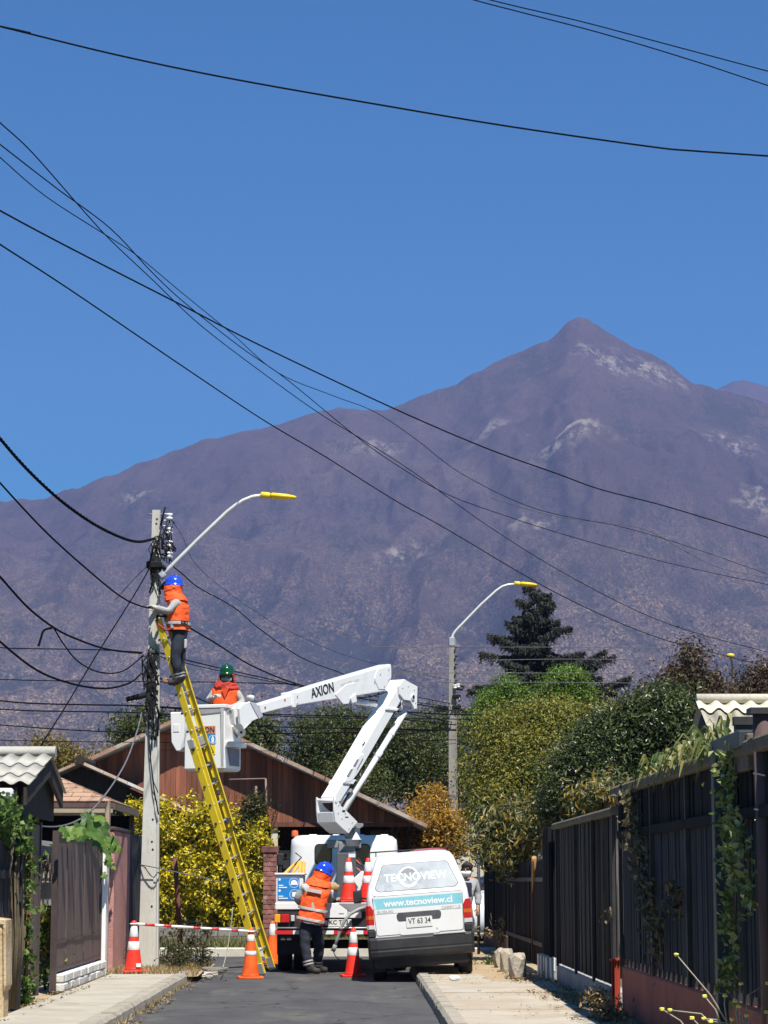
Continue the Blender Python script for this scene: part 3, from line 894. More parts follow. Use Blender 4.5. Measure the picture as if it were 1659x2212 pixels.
def big_leaf(r, lobes=5, depth=.28, cup=.18):
    """palmate leaf: scalloped outline, raised midrib, drooping rim"""
    k = lobes * 6
    rim = []
    for i in range(k):
        a = 2 * math.pi * i / k
        q = 1 - depth * abs(math.sin(a * lobes / 2)) ** 1.5 * .9
        if abs(a - math.pi) < .35: q *= .45 + .55 * abs(a - math.pi) / .35
        rim.append(Vector((math.cos(a) * r * q, math.sin(a) * r * q, -cup * r * q * q + .05 * r * math.sin(5 * a))))
    mid = [p * .5 + Vector((0, 0, cup * r * .35)) for p in rim]
    return MB().add([Vector((-.1 * r, 0, cup * r * .3))] + mid + rim, [(0, 1 + i, 1 + (i + 1) % k) for i in range(k)] + [(1 + i, 1 + k + i, 1 + k + (i + 1) % k, 1 + (i + 1) % k) for i in range(k)], 0, True)
def gourd_mat(n, c1, c2):
    return leafmat(n, [c1, c2], trans=.4, rough=.5)
GM = [gourd_mat('gourd_leaf_a', (.07, .15, .02), (.09, .18, .03)), gourd_mat('gourd_leaf_b', (.13, .22, .03), (.16, .25, .04)), gourd_mat('gourd_leaf_c', (.045, .10, .02), (.06, .12, .02))]
t = thing('gourd_vine', 'gourd vine with large lobed leaves hanging over the brown gate', 'climbing plant', (FL, 31.5, 1.9))
MB().tube([PX(135, 1795, FL - .05), PX(165, 1790, FL), PX(195, 1785, FL + .05), PX(225, 1800, FL + .1), PX(240, 1850, FL + .1), PX(238, 1890, FL + .1)], [.012, .012, .012, .01, .008, .006], 6).build('stem', M_STEM, t)
LM = [[big_leaf(1.0, l, d).mesh('leaf', g) for g in GM] for l, d in ((5, .3), (7, .22))]
spots = [(140, 1795, .10), (152, 1800, .11), (163, 1797, .10), (175, 1802, .11), (185, 1796, .12), (197, 1775, .15), (189, 1766, .11), (206, 1790, .16), (212, 1765, .12), (219, 1800, .14), (226, 1782, .13), (210, 1812, .13),
         (233, 1815, .12), (243, 1812, .11), (229, 1838, .10), (241, 1830, .10), (250, 1826, .10), (256, 1833, .07), (236, 1855, .08), (233, 1866, .07), (243, 1872, .07), (222, 1822, .11), (200, 1802, .12), (170, 1786, .08), (148, 1806, .08), (218, 1775, .11), (225, 1890, .06)]
for i, (px, py, r) in enumerate(spots):
    c = PX(px, py, FL + .10 + random.uniform(-.03, .10))
    n = Vector((random.uniform(.1, .8), random.uniform(-1, -.3), random.uniform(.2, .9))).normalized()
    Q = n.to_track_quat('Z', 'X').to_matrix().to_4x4() @ Matrix.Rotation(random.uniform(0, 6.28), 4, 'Z')
    put('leaf', LM[i % 2][random.choice((0, 0, 1, 1, 2))], t, Matrix.Translation(c) @ Q @ Matrix.Diagonal((r, r, r, 1)))

# ------------------------------------------------------------------ timber house with a wide gable at the end of the street
HY = 52.0
M_BOARD = mat('redwood_boards', (0.15, 0.052, 0.030), (0.26, 0.092, 0.048), scale=3, stretch=(3, 3, .25), rough=0.8, bump=0.3, bscale=18, orand=.4, c3=(.085, .036, .025), s3=1.6, f3=(.5, .75))
M_ROOFED = mat('rusty_roof_edge', (.30, .17, .11), (.42, .36, .30), scale=1.2, rough=.7, lo=.45, hi=.6)
M_ROOF = mat('zinc_roof', (.30, .29, .28), (.42, .40, .38), scale=1.5, rough=.6, c3=(.30, .17, .11), s3=.8, f3=(.5, .65))
t = thing('timber_house', 'red-brown timber house with a wide low gable at the end of the street', 'house', (-3.7, 56, 0))
A = P(405, 1540, HY); RE = P(924, 1781, HY); LE = Vector((2 * A.x - RE.x, HY, RE.z))
def slab_roof(t, A, E, depth, th, name='roof', edge=M_ROOFED):
    n = Vector((-(A.z - E.z), 0, (A.x - E.x))).normalized()
    if n.z < 0: n = -n
    MB().prism([A, E, E - n * th, A - n * th], (0, depth, 0)).build(name, M_ROOF, t)
    # edge strips, one per sheet
    k = 5
    for i in range(k):
        p, q = A.lerp(E, i / k + .004), A.lerp(E, (i + 1) / k)
        MB().prism([p + n * .006 + Vector((0, -.02, 0)), q + n * .006 + Vector((0, -.02, 0)), q - n * (th * .75) + Vector((0, -.02, 0)), p - n * (th * .75) + Vector((0, -.02, 0))], (0, .018, 0)).build('edge_flashing', edge, t)
slab_roof(t, A, RE, 9, .10)
slab_roof(t, A, LE, 9, .10)
# gable boards, one by one, set back under the eaves
OV = .54
sl = (A.z - RE.z) / (RE.x - A.x)
zb = P(600, 1776, HY + OV).z
x = LE.x + .5
bw = .118
while x < RE.x - .3:
    zt0 = A.z - sl * abs(x - A.x) - .13; zt1 = A.z - sl * abs(x + bw - A.x) - .13
    if min(zt0, zt1) > zb + .02:
        d = random.uniform(-.006, .006)
        MB().prism([(x + .003, HY + OV + d, zb), (x + bw - .003, HY + OV + d, zb), (x + bw - .003, HY + OV + d, zt1), (x + .003, HY + OV + d, zt0)], (0, .022, 0)).build('board', M_BOARD, t)
    x += bw
MB().prism([(LE.x + .3, HY + OV + .035, zb), (RE.x - .3, HY + OV + .035, zb), (A.x, HY + OV + .035, A.z - .15)], (0, .03, 0)).build('gable_backing', M_DARKWOOD, t)
MB().mm(LE.x + .3, RE.x - .3, HY + OV - .02, HY + OV + .06, zb - .10, zb - .005).build('beam', M_BOARD, t)
# recessed porch below: posts, back wall, door frame
MB().mm(LE.x + .3, RE.x - .3, 56.4, 56.5, 0, zb).build('back_wall', M_DARKWOOD, t)
M_CREAM = mat('cream_plaster', (.50, .45, .36), (.60, .55, .45), scale=3, rough=.9)
pa, pb = P(586, 1800, HY + .6), P(600, 1800, HY + .6)
MB().mm(pa.x, pb.x, HY + .6, HY + .75, 0, zb - .02).build('pillar', M_CREAM, t)
pa, pb = P(845, 1800, HY + .6), P(852, 1800, HY + .6)
MB().mm(pa.x, pb.x, HY + .6, HY + .7, 0, zb - .02).build('post', M_DARKWOOD, t)
MB().mm(LE.x + .3, LE.x + .36, HY + .55, 60, 0, zb).build('side_wall', M_BOARD, t)
MB().mm(RE.x - .42, RE.x - .36, HY + 2, 60, 0, zb).build('side_wall', M_DARKWOOD, t)
fr = MB()
x0, x1 = P(603, 1840, 56.3).x, P(626, 1840, 56.3).x
for (u0, u1, v0, v1) in ((x0, x1, 2.0, 2.08), (x0, x0 + .07, 0, 2.0), (x1 - .07, x1, 0, 2.0)): fr.mm(u0, u1, 56.3, 56.38, v0, v1)
dr = fr.build('door', M_WHITEP, t)
MB().mm(x0 + .07, x1 - .07, 56.34, 56.39, 0, 2.0).build('door_leaf', M_BOARD, dr)
w0, w1 = P(800, 1750, 56.3).x, P(845, 1770, 56.3).x
wn_ = MB().mm(w0, w1, 56.33, 56.39, 1.9, 2.55).build('window', mat('grey_glass', (.05, .055, .065), (.08, .085, .1), scale=2, rough=.15), t)
MB().mm(w0 - .04, w1 + .04, 56.36, 56.4, 1.86, 2.59).build('window_frame', M_DARKWOOD, wn_)
# conduit bracket on the gable
p0, p1, p2 = P(495, 1684, HY - .1), P(574, 1682, HY - .1), P(577, 1783, HY - .1)
MB().tube([p0, p1], .018, 6).tube([p1, p2], .024, 6).build('conduit', mat('rust_pipe', (.17, .10, .08), (.24, .17, .14), scale=6, rough=.8), t)
q0, q1 = P(553, 1698, HY + .3), P(555, 1772, HY + .3)
MB().tube([q0, q1], .03, 6).build('conduit', mat('rust_pipe', (.17, .10, .08)), t)

# --- lower carport gable in front of it, to the left
CY = 49.6
t = thing('carport', 'low dark carport gable with a pale roof edge behind the pole', 'carport', (-5.6, 50.5, 0))
A2 = P(173, 1643, CY); R2 = P(430, 1757, CY); L2 = Vector((2 * A2.x - R2.x, CY, R2.z))
M_PALE_EDGE = mat('pale_roof_edge', (.62, .60, .56), (.45, .27, .17), scale=.9, rough=.7, lo=.45, hi=.62)
slab_roof(t, A2, R2, 2.2, .07, edge=M_PALE_EDGE)
slab_roof(t, A2, L2, 2.2, .07)
MB().tube([A2 + Vector((0, -.06, .02)), A2 + Vector((0, 2.3, .02))], .10, 8).build('ridge_cap', M_DARKWOOD, t)
MB().prism([L2 + Vector((.1, .35, -.1)), R2 + Vector((-.1, .35, -.1)), A2 + Vector((0, .35, -.1))], (0, .05, 0)).build('gable', M_DARKWOOD, t)
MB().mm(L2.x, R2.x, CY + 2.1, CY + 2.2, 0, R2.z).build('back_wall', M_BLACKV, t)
for x in (L2.x + .2, A2.x, R2.x - .15): MB().mm(x - .05, x + .05, CY + .3, CY + .4, 0, R2.z - .05).build('post', M_DARKWOOD, t)

# --- brick gate pillar
M_BRICK = mat('red_brick', (.21, .08, .065), (.30, .125, .10), scale=4, rough=.9, bump=.4, bscale=40, orand=.25, c3=(.42, .30, .26), s3=3.5, f3=(.56, .68))
t = thing('brick_pillar', 'red brick gate pillar with a flat cap behind the truck', 'pillar', (-1.75, 47.5, 0))
px0, px1, top = P(568, 1900, 47.5).x, P(598, 1900, 47.5).x, P(580, 1842, 47.5).z
W = px1 - px0
MB().mm(px0 + .012, px1 - .012, 47.512, 47.5 + W - .012, 0, top).build('mortar_core', mat('brick_mortar', (.33, .28, .25), (.4, .35, .31), scale=8, rough=.95), t)
ch = .093; rows = int(top / ch)
bm_ = MB().box((0, 0, 0), (W * .5 - .008, .12, ch - .012)).mesh('brick', M_BRICK, .006)
bmh = MB().box((0, 0, 0), (W * .25 - .008, .12, ch - .012)).mesh('brick', M_BRICK, .006)
for r_ in range(rows):
    z = top - ch * (r_ + .5)
    pos = [(.25, bm_), (.75, bm_)] if r_ % 2 else [(.125, bmh), (.5, bm_), (.875, bmh)]
    for f, me in pos:
        for yy in (47.555, 47.5 + W - .055):
            put('brick', me, t, Matrix.Translation((px0 + W * f, yy + random.uniform(-.004, .004), z)))
MB().mm(px0 - .03, px1 + .03, 47.47, 47.5 + W + .03, top, top + .125).build('cap', mat('maroon_cap', (.14, .05, .045), (.19, .08, .07), scale=5, rough=.8), t, .01)

# --- low garden wall behind the shrub
t = thing('garden_wall', 'low grey garden wall under the yellow shrub', 'low wall', (-3.6, 47.8, 0))
x = -7.6
while x < px0 - .42:
    for r_ in range(2):
        put('block', MB().box((0, 0, 0), (.388, .14, .178)).mesh('block', mat('grey_block', (.19, .17, .16), (.26, .24, .22), scale=4, rough=.95, orand=.1), .006), t, Matrix.Translation((x + .2 + (.1 if r_ else 0), 47.75, .19 + r_ * .185)))
    x += .4

# ------------------------------------------------------------------ yellow shrub and its dark neighbour
M_YEL = leafmat('golden_leaves', [(.38, .32, .012), (.70, .54, .012), (.80, .62, .02), (.09, .12, .015), (.84, .66, .05), (.46, .40, .02), (.06, .09, .012), (.62, .50, .02)], trans=.3, rough=.4)
def blob(px, py, Y, rx, rz, ry=.5):
    c = P(px, py, Y); s = F_PX / Y
    return ((c.x, c.y, c.z), (rx / s, ry, rz / s))
yb = [blob(330, 1800, 48.4, 60, 70), blob(400, 1790, 48.6, 70, 75), blob(470, 1800, 48.6, 60, 70), blob(420, 1900, 48.4, 85, 75, .55), blob(500, 1900, 48.5, 60, 80, .55), blob(540, 1850, 48.6, 40, 70), blob(370, 1930, 48.4, 55, 80, .5),
      blob(470, 1965, 48.4, 90, 48, .5), blob(292, 1770, 48.8, 20, 45, .35), blob(580, 1800, 48.9, 24, 38, .3), blob(545, 1945, 48.4, 30, 50, .4)]
tree('golden_shrub', 'large golden-yellow leaved shrub behind the ladder', (-3.4, 48.5, .1), yb, 26000, 420, .085, M_YEL, spread=.105, aspect=.55, trunk=.06, cat='shrub', limbs=14, loose=.08, shell=.75)
M_DGREEN = leafmat('dark_shrub_leaves', [(.025, .035, .012), (.05, .06, .018), (.09, .09, .025), (.15, .12, .03)])
tree('dark_shrub', 'dark green pointed shrub beside the golden one, below the gable', P(533, 2040, 49.5) - Vector((0, 0, .3)), [blob(535, 1790, 49.4, 34, 55, .35), blob(550, 1750, 49.5, 22, 30, .25), blob(528, 1860, 49.4, 28, 50, .3)], 4500, 120, .075, M_DGREEN, spread=.12, trunk=.05, cat='shrub', limbs=8)
# ================================================================== concrete pole, lamp, ladder, cones
PY = 35.4
M_POLE = mat('pole_concrete', (.43, .42, .37), (.52, .51, .46), scale=3, stretch=(1, 1, .25), rough=.9, bump=.3, bscale=40, c3=(.33, .30, .25), s3=1.8, f3=(.56, .7))
M_CABLE = mat('black_cable', (.008, .008, .009), (.014, .014, .015), scale=9, rough=.8, spec=.2)
M_GALV = mat('galvanised', (.42, .43, .43), (.55, .56, .56), scale=8, rough=.45, metal=.6)
M_DSTEEL = mat('dark_steel', (.05, .05, .052), (.09, .088, .085), scale=8, rough=.6, metal=.5)
M_PORC = mat('porcelain', (.70, .69, .66), (.78, .77, .74), scale=5, rough=.2)
M_HOLE = mat('hole_black', (.01, .01, .01), rough=1)
def taper_pole(t, xb, yb, xt, yt, wb, wt, Y, d=.62, m=None):
    """tapered rectangular pole with a sunk panel down the right of its face"""
    b, tp = P(xb, yb, Y), P(xt, yt, Y); b.z = -.1
    rings = []
    for f in (0, .25, .5, .75, 1):
        c = b.lerp(tp, f); w = wb + (wt - wb) * f
        h, e = w / 2, w * d / 2
        s = w * .14
        rings.append([c + Vector(q) for q in ((-h, -e, 0), (h * .42, -e, 0), (h * .42, -e + s * .55, 0), (h * .8, -e + s * .55, 0), (h * .8, -e, 0), (h, -e, 0), (h, e, 0), (-h, e, 0))])
    return MB().loft(rings, smooth=False).build('shaft', m or M_POLE, t), b, tp
t = thing('utility_pole', 'tall tapered concrete utility pole that the ladder leans on', 'utility pole', (P(322, 2090, PY).x, PY, .1))
pole = t
_, pb, pt = taper_pole(t, 321, 2086, 338, 1102, .30, .118, PY)
def on_pole(f):
    return pb.lerp(pt, f)
def at_y(py, dx=0, dY=0):
    return P(338 - (py - 1102) * 17 / 984 + dx, py, PY + dY)
def pw(py): return .118 + (.30 - .118) * (py - 1102) / 984
for py, dx in ((1121, 1), (1131, 0), (1577, 2), (1770, 3), (1818, 2), (1835, 4), (1958, 4)):
    c = at_y(py, dx, -.125 if py > 1300 else -.055)
    MB().tube([Vector((c.x, PY - pw(py) * .31 - .003, c.z)), Vector((c.x, PY, c.z))], .016, 8).build('bolt_hole', M_HOLE, t)
# insulator rack: stand-off arms, rod, porcelain spools
rx = 366
MB().tube([P(rx, 1108, PY), P(rx, 1215, PY)], .012, 6).build('rack_rod', M_DSTEEL, t)
for py in (1110, 1124, 1136, 1184, 1206):
    MB().tube([at_y(py, 4), P(rx, py, PY)], .008, 6).build('rack_arm', M_GALV, t)
    MB().tube([at_y(py, -17 if py < 1130 else -8), at_y(py, 0)], .008, 6).build('bolt', M_GALV, t)
def spool(c, r=.052, h=.05):
    return MB().lathe([(.015, -h), (r * .8, -h * .95), (r, -h * .7), (r * .95, -h * .35), (r * .55, 0), (r * .95, h * .35), (r, h * .7), (r * .8, h * .95), (.015, h)], 14, Matrix.Translation(c))
for py in (1116, 1147, 1175, 1199):
    spool(P(rx, py, PY)).build('insulator', M_PORC, t)
MB().tube([P(347, 1134, PY - .06), P(352, 1115, PY - .07), P(357, 1095, PY - .08)], .018, 6).build('cable_stub', M_CABLE, t)
# clamps, loops and jumpers crowding the pole
rj = random.Random(21)
mb = MB()
for k in range(26):
    p = P(rj.uniform(345, 374), rj.uniform(1120, 1215), PY - .05 + rj.uniform(-.08, .08))
    q = P(rj.uniform(345, 374), rj.uniform(1130, 1220), PY - .05 + rj.uniform(-.08, .08))
    mid = (p + q) / 2 + Vector((rj.uniform(-.12, .14), rj.uniform(-.1, .1), rj.uniform(-.14, .08)))
    mb.tube([p, p.lerp(mid, .55), mid, mid.lerp(q, .5), q], rj.uniform(.006, .011), 5)
for k in range(20):
    y0 = rj.uniform(1160, 1235)
    p = at_y(y0, rj.uniform(-12, 4), -.08); q = at_y(y0 + rj.uniform(15, 60), rj.uniform(-12, 14), -.08)
    mid = (p + q) / 2 + Vector((rj.uniform(-.08, .1), rj.uniform(-.06, .0), 0))
    mb.tube([p, p.lerp(mid, .6), mid, mid.lerp(q, .5), q], rj.uniform(.007, .013), 5)
mb.build('jumper_wires', M_CABLE, t)['kind'] = 'stuff'
for c, r in ((at_y(1163, 2, -.09), .035), (at_y(1176, -2, -.09), .05), (at_y(1208, 2, -.09), .045)):
    MB().tube([c + Vector((math.cos(a) * r, 0, math.sin(a) * r)) for a in np.linspace(0, 6.28, 17)], .009, 5).build('cable_loop', M_CABLE, t)
MB().mm(at_y(1222).x - .13, at_y(1222).x + .10, PY - .15, PY + .09, at_y(1230).z, at_y(1214).z).build('clamp_band', M_CABLE, t, .02)
MB().tube([at_y(1217, 8, -.1), at_y(1230, 22, -.12)], .03, 8).build('dead_end_clamp', M_CABLE, t)
# a mess of service drops bundled down the middle of the pole
mb = MB()
for k in range(46):
    y0 = rj.uniform(1395, 1560)
    p = at_y(y0, rj.uniform(-16, 12), -.10 - rj.uniform(0, .05)); L = rj.uniform(20, 75)
    q = at_y(min(y0 + L, 1600), rj.uniform(-16, 12), -.10 - rj.uniform(0, .05))
    mid = (p + q) / 2 + Vector((rj.uniform(-.13, .08), rj.uniform(-.05, .01), 0))
    mb.tube([p, p.lerp(mid, .6) + Vector((rj.uniform(-.03, .03), 0, 0)), mid, mid.lerp(q, .6), q], rj.uniform(.006, .016), 5)
mb.build('service_drops', M_CABLE, t)['kind'] = 'stuff'
for py in (1408, 1450, 1470, 1530):
    c = at_y(py, -4, -.12); MB().box(c, (.10, .05, .05)).build('junction_clip', M_DSTEEL, t, .008)
MB().tube([at_y(1512, -58, -.1), at_y(1500, -14, -.1)], .045, 10).build('splice_closure', M_CABLE, t)
MB().tube([at_y(1518, -57, -.13), at_y(1514, -38, -.13)], .014, 6).build('closure_clamp', M_GALV, t)
for (y0, y1, dx) in ((1415, 1460, -26), (1450, 1490, -22), (1440, 1475, -14)):
    MB().tube([at_y(y0, -6, -.1), at_y(y0 + 4, dx, -.11), at_y(y1, dx + 2, -.11), at_y(y1 - 12, dx + 8, -.11)], .011, 6).build('cable_tail', M_CABLE, t)
MB().tube([at_y(1545, -10, -.12), at_y(1620, -6, -.12), at_y(1700, 4, -.14), at_y(1760, 16, -.13)], .010, 5).build('riser_wire', M_CABLE, t)
MB().tube([at_y(1545, 3, -.12), at_y(1640, -4, -.13), at_y(1690, 4, -.14), at_y(1712, 14, -.13)], .008, 5).build('riser_wire', M_CABLE, t)
MB().tube([at_y(1868, -22, -.1), at_y(1873, -12, -.17), at_y(1890, 0, -.17), at_y(1896, 8, -.17), at_y(1884, 16, -.17), at_y(1888, 22, -.1)], .010, 5).build('tie_wire', M_DSTEEL, t)

# --- lamp arm and yellow luminaire
M_LAMPY = mat('lamp_yellow', (.72, .50, .02), (.80, .58, .03), scale=4, rough=.4)
M_ARM = mat('arm_paint', (.55, .56, .53), (.64, .65, .62), scale=5, rough=.45, metal=.2)
def lamp(parent, pts, r, Y, h0, h1, hy, k):
    w = [P(a, b, Y) for a, b in pts]
    MB().tube(w, r, 10).build('arm', M_ARM, parent)
    a, b = P(h0, hy, Y), P(h1, hy + .08 * (h1 - h0), Y)
    d = (b - a); L = d.length
    M = Matrix.Translation(a) @ d.to_track_quat('Z', 'Y').to_matrix().to_4x4()
    neck = MB().lathe([(r * 1.2, 0), (r * 1.75, .02 * L), (r * 1.8, .22 * L), (r * 1.4, .27 * L)], 12, M).build('lamp_head', M_LAMPY, parent)
    MB().lathe([(r * 1.1, .27 * L), (r * 2.0, .32 * L), (r * 1.95, .7 * L), (r * 1.2, .95 * L), (r * .7, L)], 14, M, sx=1.5, sy=.85).build('lamp_housing', M_LAMPY, neck)
t2 = thing('street_lamp', 'curved-arm street lamp with yellow head on the near concrete pole', 'street lamp', (P(352, 1240, PY).x, PY, P(352, 1240, PY).z), group='yellow street lamps')
lamp(t2, [(349, 1252), (352, 1240), (430, 1163), (490, 1106), (508, 1092), (525, 1081), (545, 1073), (566, 1070)], .028, PY - .1, 563, 640, 1069, 1)
MB().beam(P(346, 1246, PY - .08), P(356, 1238, PY - .08), .09, .10).build('bracket', M_GALV, t2, .01)

# --- extension ladder
LB, LT = G(566, 2104, 0.02), None
M_FIBRE_Y = mat('yellow_fibreglass', (.62, .46, .018), (.70, .53, .03), scale=6, rough=.45)
M_ALU = mat('aluminium', (.50, .50, .48), (.60, .60, .58), scale=10, rough=.4, metal=.7)
t = thing('extension_ladder', 'yellow fibreglass extension ladder leaning from the road to the pole', 'ladder', (LB.x, LB.y, 0))
LT = P(332, 1340, PY - .28)
ax = (LT - LB); LL = ax.length; ax.normalize()
wdir = Vector((.36, .93, 0)); wdir = (wdir - ax * wdir.dot(ax)).normalized()
nrm = ax.cross(wdir).normalized()
if nrm.y > 0: nrm = -nrm
SEP = .43
def rail(a, b, off, hw, th, lip=1):
    o_ = wdir * off
    p, q = a + o_, b + o_
    mb_ = MB()
    mb_.beam(p, q, th, hw, nrm)            # web
    s = wdir * (.014 * lip)
    for k in (-1, 1): mb_.beam(p + nrm * (k * hw / 2) + s, q + nrm * (k * hw / 2) + s, .03, .008, nrm)
    return mb_
f_base_top = .66; f_fly_bot = .40
up = nrm * .055
rail(LB, LB + ax * LL * f_base_top, 0, .10, .008).build('base_rail', M_FIBRE_Y, t)
rail(LB, LB + ax * LL * f_base_top, SEP, .10, .008, -1).build('base_rail', M_FIBRE_Y, t)
rail(LB + ax * LL * f_fly_bot + up, LT + up, .025, .09, .007).build('fly_rail', M_FIBRE_Y, t)
rail(LB + ax * LL * f_fly_bot + up, LT + up, SEP - .025, .09, .007, -1).build('fly_rail', M_FIBRE_Y, t)
s = .32
while s < LL - .1:
    c = LB + ax * s
    if s < LL * f_base_top:
        MB().tube([c - wdir * .012, c + wdir * (SEP + .012)], .016, 7).build('rung', M_ALU, t)
    if s > LL * f_fly_bot:
        MB().tube([c + up + wdir * .01, c + up + wdir * (SEP - .01)], .015, 7).build('rung', M_ALU, t)
    MB().tube([c - wdir * .016, c - wdir * .004], .020, 8).build('rung_rivet', M_DSTEEL, t)
    s += .285
for off in (0, SEP):
    q = LB + wdir * off
    MB().beam(q - ax * .03, q + ax * .16, .05, .09, nrm).build('foot_bracket', M_ALU, t, .005)
    MB().box(q + Vector((0, 0, -.005)), (.09, .13, .03)).build('foot', M_DSTEEL, t, .006)
MB().beam(LB + ax * (LL * f_base_top - .06) - wdir * .03, LB + ax * (LL * f_base_top - .06) + wdir * (SEP + .03) , .14, .10, nrm).build('guide_bracket', M_GALV, t, .01)
for fq in (.42, .50, .535, .58):
    c = LB + ax * LL * fq + wdir * (SEP * .72) + up
    MB().box(c, (.05, .09, .09)).build('rung_lock', M_DSTEEL, t, .012)
MB().tube([LB + ax * (LL * .55) + wdir * .25 - nrm * .03, LB + ax * (LL * .3) + wdir * .25 - nrm * .05, LB + ax * .5 + wdir * .25], .006, 5).build('hoist_rope', mat('rope_tan', (.42, .34, .24), rough=.9), t)
MB().tube([LT + up - ax * .02 - wdir * .02, LT + up + wdir * .06 + ax * .05, LT + up + wdir * (SEP - .02)], .02, 6).build('pole_strap', M_CABLE, t)
LAD = dict(B=LB, ax=ax, w=wdir, n=nrm, L=LL, up=up)

# --- rope hanging from the ladder with a coil on the verge
M_ROPE = mat('grey_rope', (.24, .225, .19), (.31, .29, .25), scale=20, rough=.95)
t = thing('rope', 'grey rope hanging behind the ladder to a coil on the verge', 'rope', G(480, 2100, .12))
MB().tube([P(503, 1960, 35.6), P(500, 1990, 35.6), P(493, 2040, 35.5), P(487, 2070, 35.3), G(480, 2096, .14)], .008, 6).build('strand', M_ROPE, t)
c = G(464, 2098, .14)
MB().tube([c + Vector((math.cos(a) * (.17 + .03 * math.sin(3 * a)), math.sin(a) * .45 * (1 + .1 * math.sin(2 * a)), .012 + .01 * a / 6)) for a in np.linspace(0, 19, 70)], .009, 6).build('coil', M_ROPE, t)

# --- rusty steel post in the weeds
t = thing('rusty_post', 'leaning rusty steel post in the weeds right of the pole', 'post', G(391, 2092, .1))
a, b = P(378, 1853, 36.6), P(393, 2078, 36.6)
M_RUST = mat('rust', (.11, .042, .028), (.17, .07, .045), scale=9, rough=.9, bump=.4, bscale=50)
MB().tube([b - Vector((0, 0, .12)), a.lerp(b, .5), a], [.042, .04, .036], 10).build('shaft', M_RUST, t)
MB().lathe([(.038, 0), (.03, .015), (0, .02)], 10, Matrix.Translation(a)).build('cap', M_RUST, t)

# --- traffic cones
def cone_mats():
    red = mat('cone_red', (.72, .030, .018), (.80, .045, .022), scale=5, rough=.45, c3=(.5, .03, .02), s3=3, f3=(.6, .75))
    org = mat('cone_orange', (.80, .105, .012), (.86, .14, .02), scale=5, rough=.5, c3=(.55, .09, .03), s3=3, f3=(.6, .75))
    wht = mat('cone_white', (.72, .72, .70), (.80, .80, .78), scale=7, rough=.35, c3=(.5, .48, .45), s3=5, f3=(.6, .72))
    return red, org, wht
RED, ORG, WHT = cone_mats()
def make_cone(label, loc, body, bands, h=.71, rb=.125, rt=.032, rotz=0, base=.18):
    t = thing('traffic_cone', label, 'traffic cone', loc, Matrix.Rotation(rotz, 3, 'Z'), group='traffic cones of the works')
    z0 = .035
    def rad(z): return rb + (rt - rb) * (z - z0) / (h - z0)
    prof = [(rad(z0) + .012, z0), (rad(z0 + .015), z0 + .02)] + [(rad(z), z) for z in np.linspace(z0 + .04, h - .01, 10)] + [(rt * .7, h), (.0, h)]
    MB().lathe(prof, 22).build('cone_body', body, t, local=True)
    for (f0, f1) in bands:
        za, zb_ = h * f0, h * f1
        MB().lathe([(rad(za) + .0015, za), (rad(za) + .004, za + .004), (rad(zb_) + .004, zb_ - .004), (rad(zb_) + .0015, zb_)], 22).build('reflective_band', WHT, t, local=True)
    bm = MB().box((0, 0, .017), (base * 2, base * 2, .034))
    bm.build('cone_base', body, t, .012, 2, local=True)
    return t
two = [(.43, .595), (.685, .905)]
def gcone(x, y, z): return G(x, y, z)
c1 = gcone(288, 2100, .122); make_cone('red traffic cone with white sticker on the left pavement, holding the striped bar', c1, RED, two, rotz=.3)
ck = bpy.data.objects[[o.name for o in bpy.data.objects if o.name.startswith('traffic_cone')][-1]]
MB().box((.045, -.128, .10), (.075, .004, .05), Matrix.Rotation(.35, 3, 'Z') @ Matrix.Rotation(-.13, 3, 'X')).build('sticker', WHT, ck, local=True)
c2 = gcone(541, 2114, 0); make_cone('dirty orange traffic cone at the foot of the ladder', c2, ORG, [(.47, .55), (.74, .87)], rotz=.1)
c3 = gcone(588, 2082, 0); make_cone('orange cone with one white collar, half hidden behind the ladder foot', c3, ORG, [(.66, .93)], rotz=.6, rb=.13)
c4 = gcone(763, 2110, 0); make_cone('red traffic cone standing on the road between the truck and the van', c4, RED, two, rotz=.12)

# --- red and white telescopic bar between two cone tops
t = thing('striped_bar', 'red and white striped barrier bar joining two cone tops', 'barrier', (c1.x, c1.y, c1.z + .68))
a, b = Vector((c1.x, c1.y, c1.z + .665)), Vector((c2.x, c2.y, c2.z + .665))
st = [(0, .09, 1), (.09, .17, 0), (.17, .25, 1), (.25, .31, 0), (.31, .50, 1), (.50, .56, 0), (.56, .66, 1), (.66, .72, 0), (.72, .83, 1), (.83, .885, 0), (.885, 1, 1)]
BRED = mat('bar_red', (.55, .03, .03), (.62, .05, .04), scale=6, rough=.4)
for f0, f1, w in st:
    MB().tube([a.lerp(b, f0 + .001), a.lerp(b, f1 - .001)], .021 if f0 < .5 else .019, 10).build('stripe', WHT if w else BRED, t)
for c in (a, b):
    MB().tube([c + Vector((math.cos(q) * .05, math.sin(q) * .05, 0)) for q in np.linspace(0, 6.28, 17)], .012, 6).build('end_ring', WHT, t)

